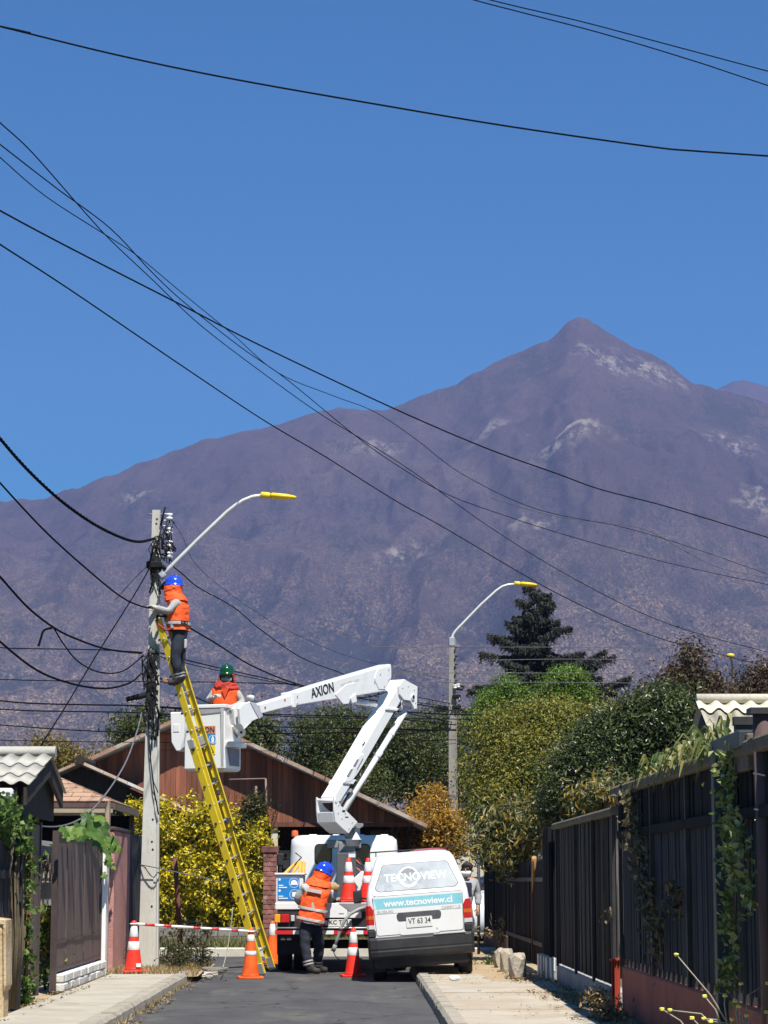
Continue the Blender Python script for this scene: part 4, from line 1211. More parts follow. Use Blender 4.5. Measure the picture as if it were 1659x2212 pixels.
# --- weeds round the pole
M_WEED = leafmat('weed_leaves', [(.02, .03, .012), (.04, .055, .018), (.07, .075, .03), (.16, .14, .07)])
def weed(label, px, py, w, h, n, leaf=.05, m=None, z=.1, name='weed', group='weeds round the pole', pale=None):
    g = G(px, py, z)
    t = thing(name, label, 'plant', g, group=group)
    mb = MB()
    for k in range(9):
        e = g + Vector((random.uniform(-w, w), random.uniform(-.2, .2), random.uniform(.5, 1) * h))
        mb.tube([g, g.lerp(e, .5) + Vector((random.uniform(-.05, .05), 0, .06)), e], [.008, .006, .003], 5)
    mb.build('stem', M_STEM, t)
    bl = [((g.x, g.y, g.z + h * .45), (w, .22, h * .5)), ((g.x + w * .3, g.y, g.z + h * .3), (w * .7, .2, h * .3))]
    put('foliage', leaf_mesh('foliage', clumped(bl, n, max(8, n // 30), .06), leaf, .5, m or M_WEED), t)
    return t
weed('dark leafy weed at the left foot of the concrete pole', 302, 2090, .16, .42, 420)
weed('dark leafy weed in front of the right foot of the pole', 350, 2092, .28, .62, 900)
weed('dark spindly weed around the rusty post', 402, 2088, .26, .75, 800)
weed('isolated dark weed tuft left of the rope coil', 436, 2094, .14, .72, 420)
weed('low grey-green weed between the rusty post and the verge edge', 372, 2096, .25, .28, 400)
weed('green fern-like weed by the white batten and the tan post', 232, 2088, .08, .5, 260, m=M_IVY, group='plants by the gate', name='green_weed')
# dry grass and rubble on the verge
M_DRY = leafmat('dry_grass', [(.30, .21, .09), (.42, .31, .15), (.24, .18, .09), (.12, .12, .05)], trans=.2)
def grass_patch(name, label, x0, x1, y0, y1, n, h, z, m, cat='grass', zf=None):
    X = RNG.uniform(x0, x1, n); Y = RNG.uniform(y0, y1, n)
    k = fbm(X * 2.5, Y * 2.5, 5, 3)
    keep = k > np.quantile(k, .45); X, Y = X[keep], Y[keep]
    n = len(X)
    H = h * RNG.uniform(.4, 1.2, n); A = RNG.uniform(0, 6.28, n); W = .006 + .004 * RNG.random(n)
    lean = RNG.normal(size=(n, 2)) * .45 * H[:, None]
    b0 = np.stack([X - np.cos(A) * W, Y - np.sin(A) * W, np.full(n, z)], 1); b1 = np.stack([X + np.cos(A) * W, Y + np.sin(A) * W, np.full(n, z)], 1)
    tp = np.stack([X + lean[:, 0], Y + lean[:, 1], z + H], 1)
    V = np.stack([b0, b1, tp], 1).reshape(-1, 3)
    o = put(name, fast_mesh(name, V, np.arange(n * 3).reshape(-1, 3), m))
    tag(o, label, cat, kind='stuff')
    return o
grass_patch('dry_grass', 'dry straw-coloured grass on the verge round the pole', FL, KL + .12, 33.1, 37.2, 5200, .10, .09, M_DRY)
M_GRASS = leafmat('green_grass', [(.05, .08, .02), (.09, .12, .03), (.20, .19, .06), (.32, .26, .11)], trans=.25)
grass_patch('verge_grass', 'mixed green and dry grass strip in front of the timber house', -9, 1.5, 44.6, 48.2, 15000, .22, .13, M_GRASS)
grass_patch('gutter_grass', 'dry grass tufts along the foot of the right fence', 2.3, 2.6, 18, 31, 900, .06, .1, M_DRY)
grass_patch('kerb_grass', 'thin dry grass growing along the left kerb edge', KL + .005, KL + .07, 18, 34, 1100, .06, .005, M_DRY)
# bits of rubble at the kerb end
M_RUB = mat('rubble', (.34, .30, .25), (.45, .41, .35), scale=7, rough=.95, bump=.5)
def rock(c, s, m, name, parent=None, seed=0, bev=.0):
    bm = bmesh.new(); bmesh.ops.create_icosphere(bm, subdivisions=2, radius=1)
    r = random.Random(seed)
    ph = [r.uniform(0, 6) for _ in range(6)]
    for v in bm.verts:
        k = 1 + .22 * math.sin(3 * v.co.x + ph[0]) * math.sin(2.5 * v.co.y + ph[1]) + .15 * math.sin(4 * v.co.z + ph[2]) + r.uniform(-.07, .07)
        q = v.co * k
        q = Vector([max(-.8, min(.8, w)) for w in q])
        v.co = Vector((q.x * s[0], q.y * s[1], q.z * s[2]))
    me = bpy.data.meshes.new(name); bm.to_mesh(me); bm.free(); me.materials.append(m)
    return put(name, me, parent, Matrix.Translation(c))
for i, (px, py, s) in enumerate(((446, 2104, .09), (460, 2103, .07), (473, 2098, .06), (452, 2109, .05), (484, 2095, .05), (438, 2108, .05))):
    o = rock(G(px, py, .03 + s * .3), (s * 1.3, s * 1.5, s * .6), M_RUB, 'rubble_chunk', seed=i)
    tag(o, ('biggest concrete chunk at the end of the left kerb', 'concrete chunk right beside the biggest one at the kerb end', 'concrete chunk against the rope coil', 'small concrete chunk lowest on the road by the kerb end', 'small concrete chunk farthest right, past the rope coil', 'small concrete chunk touching the left kerb end')[i], 'rubble', 'broken kerb rubble')
# ================================================================== bucket truck
M_TW = mat('truck_white', (.72, .72, .71), (.78, .78, .77), scale=2, rough=.32, c3=(.62, .61, .59), s3=2, f3=(.6, .78), coat=.3)
M_BLK = mat('black_rubber', (.018, .018, .019), (.03, .03, .031), scale=8, rough=.75)
M_CHAS = mat('chassis_black', (.02, .02, .021), (.035, .034, .034), scale=6, rough=.6)
M_GLASS = mat('dark_glass', (.02, .022, .03), (.035, .038, .05), scale=1.5, rough=.08, spec=.6)
M_GREY = mat('grey_panel', (.20, .20, .205), (.26, .26, .265), scale=4, rough=.5)
M_DGREY = mat('dark_grey_box', (.075, .078, .082), (.10, .10, .105), scale=4, rough=.5)
M_AMB = mat('amber_lens', (.85, .30, .015), (.9, .36, .02), scale=9, rough=.15)
M_REDL = mat('red_lens', (.42, .012, .012), (.52, .02, .02), scale=12, rough=.12)
M_CLR = mat('clear_lens', (.50, .50, .50), (.62, .62, .62), scale=9, rough=.12)
M_BLUE = mat('sign_blue', (.012, .20, .55), (.016, .23, .60), scale=5, rough=.4)
M_PLATE = mat('plate_white', (.66, .66, .63), (.72, .72, .69), scale=5, rough=.4)
M_INK = mat('black_ink', (.015, .015, .016), rough=.5)
TY = 36.6
def tx(px, Y=TY): return P(px, 1900, Y).x
def tz(py, Y=TY): return P(765, py, Y).z
XL, XR = tx(594), tx(594) + 2.06
truck = thing('bucket_truck', 'white bucket truck with raised folding boom parked across the street end', 'truck', ((XL + XR) / 2, 39, 0))
# chassis and deck
zD = tz(1950)
MB().mm(XL, XR, TY, 39.7, zD - .105, zD).build('deck', M_TW, truck, .012)
MB().mm(XL + .02, XR - .02, TY + .03, 39.7, zD + .001, zD + .008).build('deck_mat', M_CHAS, truck)
for x in (XL + .62, XR - .70): MB().mm(x, x + .09, TY + .05, 43.0, .55, zD - .11).build('chassis_rail', M_CHAS, truck)
MB().mm(XL + .04, XR - .04, TY + .02, TY + .12, tz(2003), zD - .108).build('rear_crossmember', M_CHAS, truck)
# low white tailboard, with its shadow drawn as a grey triangle
xa, xb = tx(699), XR - .05
MB().mm(xa, tx(751), TY - .03, TY, tz(1983), tz(1951)).build('tailboard', M_TW, truck, .008)
MB().prism([(tx(732), TY - .035, tz(1951)), (tx(797), TY - .035, tz(1951)), (xb, TY - .035, tz(1951)), (xb, TY - .035, tz(1962)), (tx(766), TY - .035, tz(1970)), (tx(758), TY - .035, tz(1970))], (0, .03, 0)).build('tailboard_shadow', M_GREY, truck)
MB().mm(tx(752), tx(781), TY - .028, TY, tz(1983), tz(1966)).build('tailboard', M_TW, truck, .006)
MB().mm(tx(732), tx(743), TY - .034, TY - .03, tz(1974), tz(1973)).build('maker_plate', M_INK, truck)
# tool locker with safety notice
lz0, lz1 = zD, tz(1890)
lock = MB().mm(tx(596), tx(655), TY + .02, TY + 1.5, lz0, lz1).build('tool_locker', M_TW, truck, .01)
MB().mm(tx(593), tx(658), TY - .01, TY + 1.53, lz1, lz1 + .03).build('locker_lid', M_TW, lock, .008)
sg = MB().mm(tx(600), tx(647), TY + .008, TY + .017, tz(1944), tz(1897)).build('safety_notice', M_BLUE, truck)
def disc(px, py, r, Y, m, parent, name, ring=None, sq=None):
    c = P(px, py, Y)
    mb = MB()
    if ring:
        k = 28; vs = []
        for i in range(k):
            a = 2 * math.pi * i / k
            vs += [c + Vector((math.cos(a) * r, 0, math.sin(a) * r)), c + Vector((math.cos(a) * (r - ring), 0, math.sin(a) * (r - ring)))]
        mb.add(vs, [(2 * i, 2 * i + 1, (2 * i + 3) % (2 * k), (2 * i + 2) % (2 * k)) for i in range(k)])
    else:
        k = 24
        mb.add([c + Vector((math.cos(6.2832 * i / k) * r, 0, math.sin(6.2832 * i / k) * r)) for i in range(k)], [tuple(range(k))])
    return mb.build(name, m, parent)
YS = TY + .004
M_PW = mat('print_white', (.80, .82, .84), rough=.5)
disc(635, 1907, .075, YS, M_PW, sg, 'pictogram_ring', .006)
MB().prism([P(628, 1910, YS), P(629, 1904, YS), P(633, 1900.5, YS), P(638, 1901, YS), P(642, 1905, YS), P(643, 1910, YS), P(645, 1911.5, YS), P(626, 1911.5, YS)], (0, .002, 0)).build('pictogram_helmet', M_PW, sg)
disc(636, 1932, .075, YS, M_PW, sg, 'pictogram_ring', .006)
MB().prism([P(631, 1927, YS), P(641, 1927, YS), P(641, 1936, YS), P(636, 1938, YS), P(631, 1936, YS)], (0, .002, 0)).build('pictogram_visor', M_PW, sg)
disc(604, 1900, .018, YS, M_PW, sg, 'bullet'); disc(604, 1924, .018, YS, M_PW, sg, 'bullet')
for (px0, px1, py) in ((602, 612, 1912.5), (602, 620, 1917), (602, 612, 1936), (602, 622, 1940.5)):
    MB().mm(tx(px0), tx(px1), YS, YS + .002, tz(py + 1.1), tz(py - 1.1)).build('caption_line', M_PW, sg)
# lamps, plate, bumper bar with red and white tape
def lampc(px0, px1, py0, py1, side):
    for (a, b, m, nm) in ((0, .38, M_AMB, 'indicator_lens'), (.42, .98, M_REDL, 'tail_lens')):
        MB().mm(tx(px0 + (px1 - px0) * a), tx(px0 + (px1 - px0) * b), TY - .055, TY + .02, tz(py1), tz(py0)).build(nm, m, truck, .008)
lampc(594, 626, 1975, 1993, 0)
MB().mm(tx(629), tx(637), TY - .05, TY + .02, tz(1990), tz(1977)).build('reverse_lens', M_CLR, truck, .006)
pl = MB().mm(tx(709), tx(759.5), TY - .05, TY - .04, tz(2001.5), tz(1986)).build('number_plate', M_PLATE, truck, .004)
lettering('KC TJ 31', P(734, 1993.5, TY - .054), (1, 0, 0), (0, 0, 1), .062, M_INK, pl, width=.32, bold=.012)
MB().mm(tx(703), tx(708), TY - .05, TY - .035, tz(1999), tz(1988)).build('plate_lamp', M_CLR, truck, .004)
MB().tube([(XL + .04, TY - .06, tz(2004.5)), (XR - .04, TY - .06, tz(2004.5))], .014, 8).build('chrome_rail', M_GALV, truck)
MB().mm(XL + .03, XR - .03, TY - .05, TY + .03, tz(2019), tz(2008)).build('bumper_bar', M_CHAS, truck, .006)
REDT = mat('tape_red', (.55, .018, .022), (.62, .03, .03), scale=8, rough=.3)
WHTT = mat('tape_white', (.70, .70, .68), (.76, .76, .74), scale=8, rough=.3)
for (a, b, m) in ((595, 632.5, REDT), (633.5, 647, WHTT), (648, 694, REDT), (695, 721.5, WHTT), (722, 766, REDT), (767, 785, WHTT), (786, 812, REDT), (813, 840, WHTT), (841, 876, REDT)):
    if tx(b) < XR: MB().mm(tx(a), tx(b), TY - .056, TY - .05, tz(2018), tz(2009.5)).build('reflective_tape', m, truck)
for x in (tx(612), tx(625)): MB().mm(x - .035, x + .035, TY - .02, TY + .01, tz(2031), tz(2023)).build('tow_pad', M_DGREY, truck, .004)
# wheels: twin rears, singles in front, mudguards
def wheel(c, r, w, parent, name='wheel', axis='X'):
    M = Matrix.Translation(c) @ Matrix.Rotation(math.pi / 2, 4, 'Y')
    o = MB().lathe([(r * .58, -w / 2), (r * .9, -w / 2), (r * .985, -w * .38), (r, -w * .2), (r, w * .2), (r * .985, w * .38), (r * .9, w / 2), (r * .58, w / 2)], 28, M).build(name, M_BLK, parent)
    MB().lathe([(0, -w * .3), (r * .2, -w * .34), (r * .22, -w * .2), (r * .5, -w * .22), (r * .59, -w * .42), (r * .59, w * .42), (r * .5, w * .22), (0, w * .22)], 24, M).build('rim', M_GALV, o)
    return o
for x in (XL + .13, XL + .38, XR - .38, XR - .13): wheel((x, 37.75, .385), .385, .215, truck)
for x in (XL + .28, XR - .28): wheel((x, 41.9, .385), .385, .22, truck)
MB().tube([(XL + .1, 37.75, .40), (XR - .1, 37.75, .40)], .07, 8).build('rear_axle', M_CHAS, truck)
for x0, x1 in ((XL + .02, XL + .5), (XR - .5, XR - .02)): MB().mm(x0, x1, 37.18, 37.2, .26, .88).build('mud_flap', M_BLK, truck)
# cab
CYb = 39.95
cx0, cx1, cz1 = P(625, 1800, CYb).x, P(861.5, 1800, CYb).x, P(700, 1804, CYb).z
def rrect(x0, x1, y0, y1, r, z, n=6):
    pts = []
    for (cx, cy, a0) in ((x1 - r, y1 - r, 0), (x0 + r, y1 - r, 90), (x0 + r, y0 + r, 180), (x1 - r, y0 + r, 270)):
        for i in range(n + 1):
            a = math.radians(a0 + 90 * i / n)
            pts.append(Vector((cx + r * math.cos(a), cy + r * math.sin(a), z)))
    return pts
rings = []
for z, ins, yf, r in ((.62, 0, 0, .16), (1.1, -.01, 0, .18), (1.55, 0, .02, .22), (1.95, .02, .06, .26), (2.06, .03, .08, .28), (cz1 - .05, .06, .12, .28), (cz1 - .015, .10, .16, .26), (cz1, .17, .22, .22)):
    rings.append(rrect(cx0 + ins, cx1 - ins, CYb + yf * .4, CYb + 1.75 - yf * 1.6, r, z))
MB().loft(rings).build('cab', M_TW, truck)
for k in range(4):
    xx = cx0 + .32 + k * .4
    MB().mm(xx, xx + .14, CYb + .32, CYb + 1.3, cz1 - .012, cz1 + .018).build('roof_rib', M_TW, truck, .01)
def cabwin(p0, p1, q0, q1):
    w = MB().prism([Vector((p.x, CYb - .004, p.z)) for p in rrect2(P(p0, 0, CYb).x, P(p1, 0, CYb).x, P(700, q1, CYb).z, P(700, q0, CYb).z, .06)], (0, .03, 0)).build('rear_window', M_GLASS, truck)
    g = rrect2(P(p0, 0, CYb).x - .018, P(p1, 0, CYb).x + .018, P(700, q1, CYb).z - .018, P(700, q0, CYb).z + .018, .07)
    MB().prism([Vector((p.x, CYb + .004, p.z)) for p in g], (0, .03, 0)).build('window_seal', M_BLK, w)
def rrect2(x0, x1, z0, z1, r, n=5):
    pts = []
    for (cx, cz, a0) in ((x1 - r, z1 - r, 0), (x0 + r, z1 - r, 90), (x0 + r, z0 + r, 180), (x1 - r, z0 + r, 270)):
        for i in range(n + 1):
            a = math.radians(a0 + 90 * i / n)
            pts.append(Vector((cx + r * math.cos(a), 0, cz + r * math.sin(a))))
    return pts
cabwin(690, 721, 1825, 1865); cabwin(765, 799, 1825, 1865)
bc = P(637, 1804, CYb + .5)
MB().lathe([(.06, -.02), (.06, .0), (.052, .075), (.045, .085), (0, .09)], 14, Matrix.Translation((bc.x, CYb + .5, cz1))).build('beacon', mat('beacon_orange', (.62, .10, .03), (.7, .13, .04), scale=9, rough=.2), truck)
MB().mm(P(624, 0, CYb).x - .012, P(634, 0, CYb).x, CYb + .3, CYb + .34, P(0, 1876, CYb).z, P(0, 1858, CYb).z).build('door_handle', M_BLK, truck)
mr_ = MB().prism([P(834, 1847, 41.5), P(834, 1822, 41.5), P(840, 1816, 41.5), P(852, 1817, 41.5), P(860, 1826, 41.5), P(860, 1845, 41.5)], (0, .05, 0)).build('side_mirror', mat('mirror_shell', (.03, .03, .045), rough=.4), truck, .01)
for (x, px) in ((cx0, 612),):
    c = P(606, 1857, 41.6)
    MB().box((c.x, 41.6, c.z), (.13, .05, .22)).build('side_mirror', M_BLK, truck, .02)
    MB().tube([(c.x, 41.6, c.z), (cx0 + .05, 41.5, c.z + .05)], .012, 6).build('mirror_arm', M_BLK, truck)
# yellow tool handles propped in the bed
M_HANDLE = mat('orange_handle', (.62, .32, .05), (.70, .38, .07), scale=6, rough=.6)
for (a, b) in (((613, 1889), (637, 1866)), ((631, 1889), (647, 1862)), ((647, 1895), (649, 1861)), ((655, 1895), (656, 1863))):
    MB().tube([P(*a, TY + .55), P(*b, TY + .75)], .026, 7).build('tool_handle', M_HANDLE, truck)
MB().tube([P(637, 1868, TY + .7), P(651, 1852, TY + .8), P(638, 1842, TY + .8)], .012, 6).build('tool_handle', M_DSTEEL, truck)
# turret pedestal, control cabinet, hoses
BY = 38.25
O = Vector((P(761, 1820, BY).x, BY, 0))
MB().mm(O.x - .22, O.x + .05, BY - .06, BY + .14, zD, P(0, 1818, BY).z).build('pedestal', M_GREY, truck, .01)
MB().mm(O.x - .40, O.x + .14, BY - .02, BY + .25, P(0, 1832, BY).z, P(0, 1814, BY).z).build('pedestal_plate', M_GREY, truck, .01)
MB().mm(P(733, 0, BY - .4).x, P(773, 0, BY - .4).x, BY - .4, BY - .08, zD, P(0, 1842, BY - .4).z).build('control_cabinet', M_DGREY, truck, .01)
MB().mm(P(757, 0, BY - .4).x, P(771, 0, BY - .4).x, BY - .406, BY - .4, P(0, 1852, BY - .4).z, P(0, 1844, BY - .4).z).build('cabinet_label', WHTT, truck)
zt0 = P(0, 1828, BY).z; zt1 = P(0, 1812, BY).z
MB().lathe([(.115, zt0), (.118, zt1 - .02), (.145, zt1 - .02), (.145, zt1), (.13, zt1), (.12, P(0, 1790, BY).z), (.12, P(0, 1786, BY).z)], 24, Matrix.Translation((O.x, BY, 0))).build('turntable', M_TW, truck)
MB().prism([P(758, 1790, BY - .14), P(766, 1778, BY - .14), P(785, 1779, BY - .14), P(785, 1785, BY - .14), P(776, 1790, BY - .14)], (0, .3, 0)).build('turntable_flange', M_GREY, truck, .006)
for k in range(7):
    r = random.Random(k)
    a = Vector((O.x + r.uniform(-.05, .1), BY - .2, r.uniform(1.5, 1.75))); b = Vector((O.x + r.uniform(.05, .25), BY - .3, r.uniform(1.06, 1.2)))
    MB().tube([a, a.lerp(b, .3) + Vector((.1, -.08, .05)), a.lerp(b, .7) + Vector((.08, -.05, 0)), b], .014, 6).build('hydraulic_hose', M_BLK if k % 3 else mat('red_hose', (.5, .10, .05), rough=.5), truck)
# tools and bags lying in the bed
for k, (px, py, rx_, rz_, m) in enumerate(((715, 1935, .10, .07, M_BLK), (738, 1938, .12, .06, M_GREY), (790, 1938, .14, .07, M_BLK), (776, 1930, .08, .09, M_DGREY))):
    c = P(px, py, TY + .35)
    o = rock((c.x, c.y, zD + rz_ * .55), (rx_, .12, rz_), m, 'gear_bundle', truck, seed=40 + k)
c = P(785, 1903, TY + .6)
MB().prism([P(762, 1900, TY + .5), P(782, 1882, TY + .5), P(790, 1886, TY + .5), P(789, 1925, TY + .5), P(777, 1922, TY + .5)], (0, .02, .01)).build('white_board', M_TW, truck, .003)

# ---- folding boom: both arms lie in one upright plane that runs back to the right
AL = math.radians(35)
E1, E2 = Vector((math.sin(AL), math.cos(AL), 0)), Vector((math.cos(AL), -math.sin(AL), 0))
def B(px, py, off=0.0):
    """point of the boom plane (shifted sideways by off) seen at pixel (px, py)"""
    d = ray(px, py); o = Vector((0, 0, CAM_H))
    t_ = (O + E2 * off - o).dot(E2) / d.dot(E2)
    return o + d * t_
def plate(poly, off, th, name, m=M_TW, parent=truck, bev=.006):
    return MB().prism([B(x, y, BW / 2) + E2 * (off - BW / 2) for x, y in poly], -E2 * th).build(name, m, parent, bev)
BW = .30
# base bracket: two cheeks, a floor and a back with the pivot pin between them
cheek = [(719, 1721), (726, 1728), (735, 1742), (746, 1752), (770, 1776), (760, 1786), (750, 1801), (741, 1794), (722, 1776), (719.5, 1752)]
plate(cheek, BW / 2 + .03, .035, 'boom_bracket')
plate(cheek, -BW / 2, .035, 'boom_bracket')
plate([(719.5, 1754), (722, 1776), (741, 1794), (750, 1801), (756, 1795), (741, 1780), (726, 1768), (723, 1754)], BW / 2 - .004, BW - .01, 'bracket_web')
c0, c1_ = B(722, 1729, BW / 2) + E2 * .04, B(722, 1729, BW / 2) - E2 * (BW + .04)
MB().tube([c0, c1_], .035, 12).build('pivot_pin', M_TW, truck)
MB().tube([B(752, 1788, 0), B(760, 1812, 0)], .10, 14).build('slew_neck', M_GREY, truck)
# lower arm
lower = [(723, 1722), (746, 1684), (872, 1467), (889, 1476), (884, 1487), (790, 1648), (738, 1731), (730, 1733)]
plate(lower, BW / 2 - .02, BW - .04, 'lower_arm', bev=.012)
plate([(742, 1690), (752, 1672), (776, 1632), (786, 1628), (786, 1634), (772, 1660), (768, 1676), (760, 1687), (749, 1690)], BW / 2 + .004, .02, 'arm_gusset')
plate([(748, 1676), (757, 1661), (762, 1661), (753, 1678)], BW / 2 + .010, .008, 'gusset_slot', M_GREY)
plate([(762, 1654), (770, 1640), (775, 1640), (767, 1656)], BW / 2 + .010, .008, 'gusset_slot', M_GREY)
plate([(742, 1692), (746, 1684), (770, 1684), (763, 1694)], BW / 2 + .0, BW, 'arm_collar')
plate([(833, 1533), (836, 1528), (862, 1530), (858, 1536)], BW / 2 + .0, BW, 'arm_collar')
for (x, y) in ((784, 1610), (787, 1606)):
    plate([(x, y), (x + 2, y - 4), (x + 4, y - 3), (x + 2, y + 1)], BW / 2 - .016, .004, 'decal', M_INK, bev=0)
# levelling rod and lift cylinder to the right of it
def rod(a, b, r, name, off=.05, m=M_TW, n=14):
    MB().tube([B(*a, off), B(*b, off)], r, n).build(name, m, truck)
rod((741, 1752), (874, 1538), .052, 'levelling_rod', .02)
rod((812, 1638), (820, 1625), .062, 'rod_collar', .02)
rod((842, 1590), (846, 1584), .060, 'rod_collar', .02)
rod((733, 1737), (751, 1704), .035, 'lift_cylinder', .05)
rod((732, 1733), (742, 1717), .05, 'lift_cylinder', .05)
# elbow
plate([(872, 1467), (884, 1474), (901, 1483), (899.5, 1531), (894, 1532), (886, 1514), (872, 1512), (862, 1500), (860, 1482)], BW / 2 + .012, .03, 'elbow_plate')
plate([(872, 1467), (884, 1474), (901, 1483), (899.5, 1531), (894, 1532), (886, 1514), (872, 1512), (862, 1500), (860, 1482)], -BW / 2 + .02, .03, 'elbow_plate')
MB().tube([B(890, 1506, BW / 2) + E2 * .03, B(890, 1506, BW / 2) - E2 * (BW + .03)], .05, 14).build('elbow_pin', M_TW, truck)
MB().tube([B(890, 1506, BW / 2) + E2 * .034, B(890, 1506, BW / 2) + E2 * .028], .034, 14).build('pin_bore', M_INK, truck)
MB().tube([B(870, 1520, .05), B(886, 1519, .05)], .03, 10).build('hose_guard', M_TW, truck)
# upper arm: outer box, sliding inner box, head
upper = [(638, 1497), (700, 1477), (847, 1434), (849, 1437), (849.5, 1464), (836, 1492), (780, 1502), (700, 1514), (638, 1524.5)]
plate(upper, BW / 2 - .03, BW - .06, 'upper_arm', bev=.012)
plate([(811, 1466), (818, 1446), (846, 1438), (848, 1460), (835, 1489), (821, 1489)], BW / 2 - .022, .008, 'arm_cover')
plate([(637, 1496), (643, 1494), (643, 1527), (637, 1528)], BW / 2 - .024, BW - .048, 'slide_collar')
plate([(726, 1500), (751, 1478), (770, 1474), (756, 1520), (744, 1521), (738, 1514)], BW / 2 - .02, .02, 'lift_bracket')
plate([(757, 1508), (770, 1498), (772, 1516), (762, 1519)], BW / 2 - .005, .03, 'lift_bracket')
rod((762, 1516), (812, 1523), .035, 'lift_cylinder', .0)
plate([(566, 1522), (641, 1499), (641, 1523), (571, 1541)], BW / 2 - .055, BW - .11, 'inner_arm', bev=.01)
plate([(524, 1530), (533, 1520), (547, 1515), (560, 1520), (573, 1543), (566, 1551), (541, 1562), (533, 1572), (527, 1564)], BW / 2 - .06, .05, 'arm_head')
plate([(524, 1530), (533, 1520), (547, 1515), (560, 1520), (573, 1543), (566, 1551), (541, 1562), (533, 1572), (527, 1564)], -.02, .05, 'arm_head')
plate([(546, 1516), (560, 1519), (575, 1546), (566, 1553), (556, 1536)], BW / 2 - .05, BW - .14, 'head_shade', mat('purple_shade_grey', (.40, .40, .44), (.46, .46, .5), scale=3, rough=.5))  # purple-grey piece carries the shade on the arm head in its colour
# lettering on the arm's flank
a, b = B(676, 1497, BW / 2 - .02), B(718, 1484.5, BW / 2 - .02)
ex = (b - a).normalized(); ey = E2.cross(ex)
if ey.z < 0: ey = -ey
lettering('AXION', B(696.5, 1490.5, BW / 2 - .024), ex, ey, .155, M_INK, truck, width=(B(721, 1483, BW / 2) - B(672, 1497.5, BW / 2)).length, bold=.025)
lettering('axionlift.com', B(756, 1472, BW / 2 - .024), ex, ey, .05, mat('faded_yellow', (.62, .60, .45), rough=.6), truck, width=(B(776, 1466, BW / 2) - B(736, 1477, BW / 2)).length)

# bolts, decals and hoses on the boom
def dot(px, py, off, r, name, m):
    c = B(px, py, BW / 2) + E2 * (off - BW / 2)
    MB().tube([c, c + E2 * .012], r, 8).build(name, m, truck)
for (px, py) in ((645, 1503), (645, 1519), (812, 1472), (842, 1446), (832, 1482), (824, 1456), (842, 1468)): dot(px, py, BW / 2 - .024, .011, 'bolt', M_GALV)
for (px, py) in ((728, 1739), (742, 1757), (757, 1777), (750, 1790), (735, 1768), (727, 1756)): dot(px, py, BW / 2 + .026, .011, 'bolt', M_GALV)
for (px, py) in ((868, 1486), (880, 1482), (893, 1490), (896, 1518)): dot(px, py, BW / 2 + .010, .010, 'bolt', M_GALV)
M_DECR = mat('decal_red', (.45, .05, .04), rough=.5)
plate([(577, 1527), (580, 1525), (580.5, 1531), (578, 1532)], BW / 2 - .052, .004, 'decal', M_DECR, bev=0)
plate([(620, 1510), (623, 1509), (623, 1514), (620, 1515)], BW / 2 - .052, .004, 'decal', M_DECR, bev=0)
plate([(736, 1750), (742, 1750), (742, 1754), (736, 1754)], BW / 2 + .034, .004, 'decal', M_INK, bev=0)
plate([(742, 1764), (749, 1764), (749, 1766), (742, 1766)], BW / 2 + .034, .004, 'decal', M_INK, bev=0)
for (o1, pts_) in ((-.10, ((742, 1744), (770, 1700), (800, 1650), (850, 1560), (880, 1512), (878, 1496), (862, 1492))), (-.06, ((746, 1748), (776, 1706), (806, 1654), (856, 1564), (888, 1520), (886, 1500), (858, 1494)))):
    MB().tube([B(a_, b_, BW / 2) + E2 * (o1 - BW / 2) for a_, b_ in pts_], .012, 6).build('hydraulic_hose', M_BLK, truck)
MB().tube([B(836, 1494, 0), B(820, 1500, 0), B(800, 1505, 0), B(770, 1508, 0)], .011, 6).build('hydraulic_hose', M_BLK, truck)

# ---- bucket
KX, KY0 = 485, 36.05
beta = math.radians(20)
U1, U2 = Vector((-math.cos(beta), math.sin(beta), 0)), Vector((math.sin(beta), math.cos(beta), 0))   # along the face to the left, along the side to the back
corner = P(KX, 1600, KY0)
zt_, zb_ = P(KX, 1521, KY0).z, P(KX, 1664, KY0).z
bw1, bw2 = .66, .64
bucket = MB()
def bpt(a, b, z): return Vector((corner.x, corner.y, 0)) + U1 * a + U2 * b + Vector((0, 0, z))
def bring(i, z): return [bpt(i, i, z), bpt(bw1 - i, i, z), bpt(bw1 - i, bw2 - i, z), bpt(i, bw2 - i, z)]
rg = [bring(.03, zb_), bring(0, zb_ + .03), bring(-.0, zt_ - .06), bring(-.022, zt_ - .055), bring(-.022, zt_), bring(.03, zt_), bring(.045, zb_ + .06)]
bk = bucket.loft([r[::-1] for r in rg], smooth=False).build('bucket', M_TW, truck, .008)
# folded ribs, rim shadow drawn as grey strips, side step, control box
MB().prism([bpt(.02, -.012, zb_ + .04), bpt(.0, -.012, zb_ + .04), bpt(.0, -.03, zt_ - .06), bpt(.03, -.03, zt_ - .06)], U1 * .03).build('bucket_rib', M_TW, bk, .004)
gp = mat('rim_shadow_grey', (.30, .285, .285), (.35, .335, .335), scale=4, rough=.7)
MB().prism([bpt(.03, -.012, zt_ - .062), bpt(bw1 - .03, -.012, zt_ - .062), bpt(bw1 - .03, -.012, zt_ - .135), bpt(bw1 * .5, -.012, zt_ - .142), bpt(.12, -.012, zt_ - .125), bpt(.03, -.012, zt_ - .12)], U2 * .01).build('rim_shadow', gp, bk)
MB().prism([bpt(-.012, .06, zt_ - .062), bpt(-.012, bw2 - .06, zt_ - .062), bpt(-.012, bw2 - .06, zt_ - .13), bpt(-.012, .06, zt_ - .12)], U1 * .01).build('rim_shadow', gp, bk)
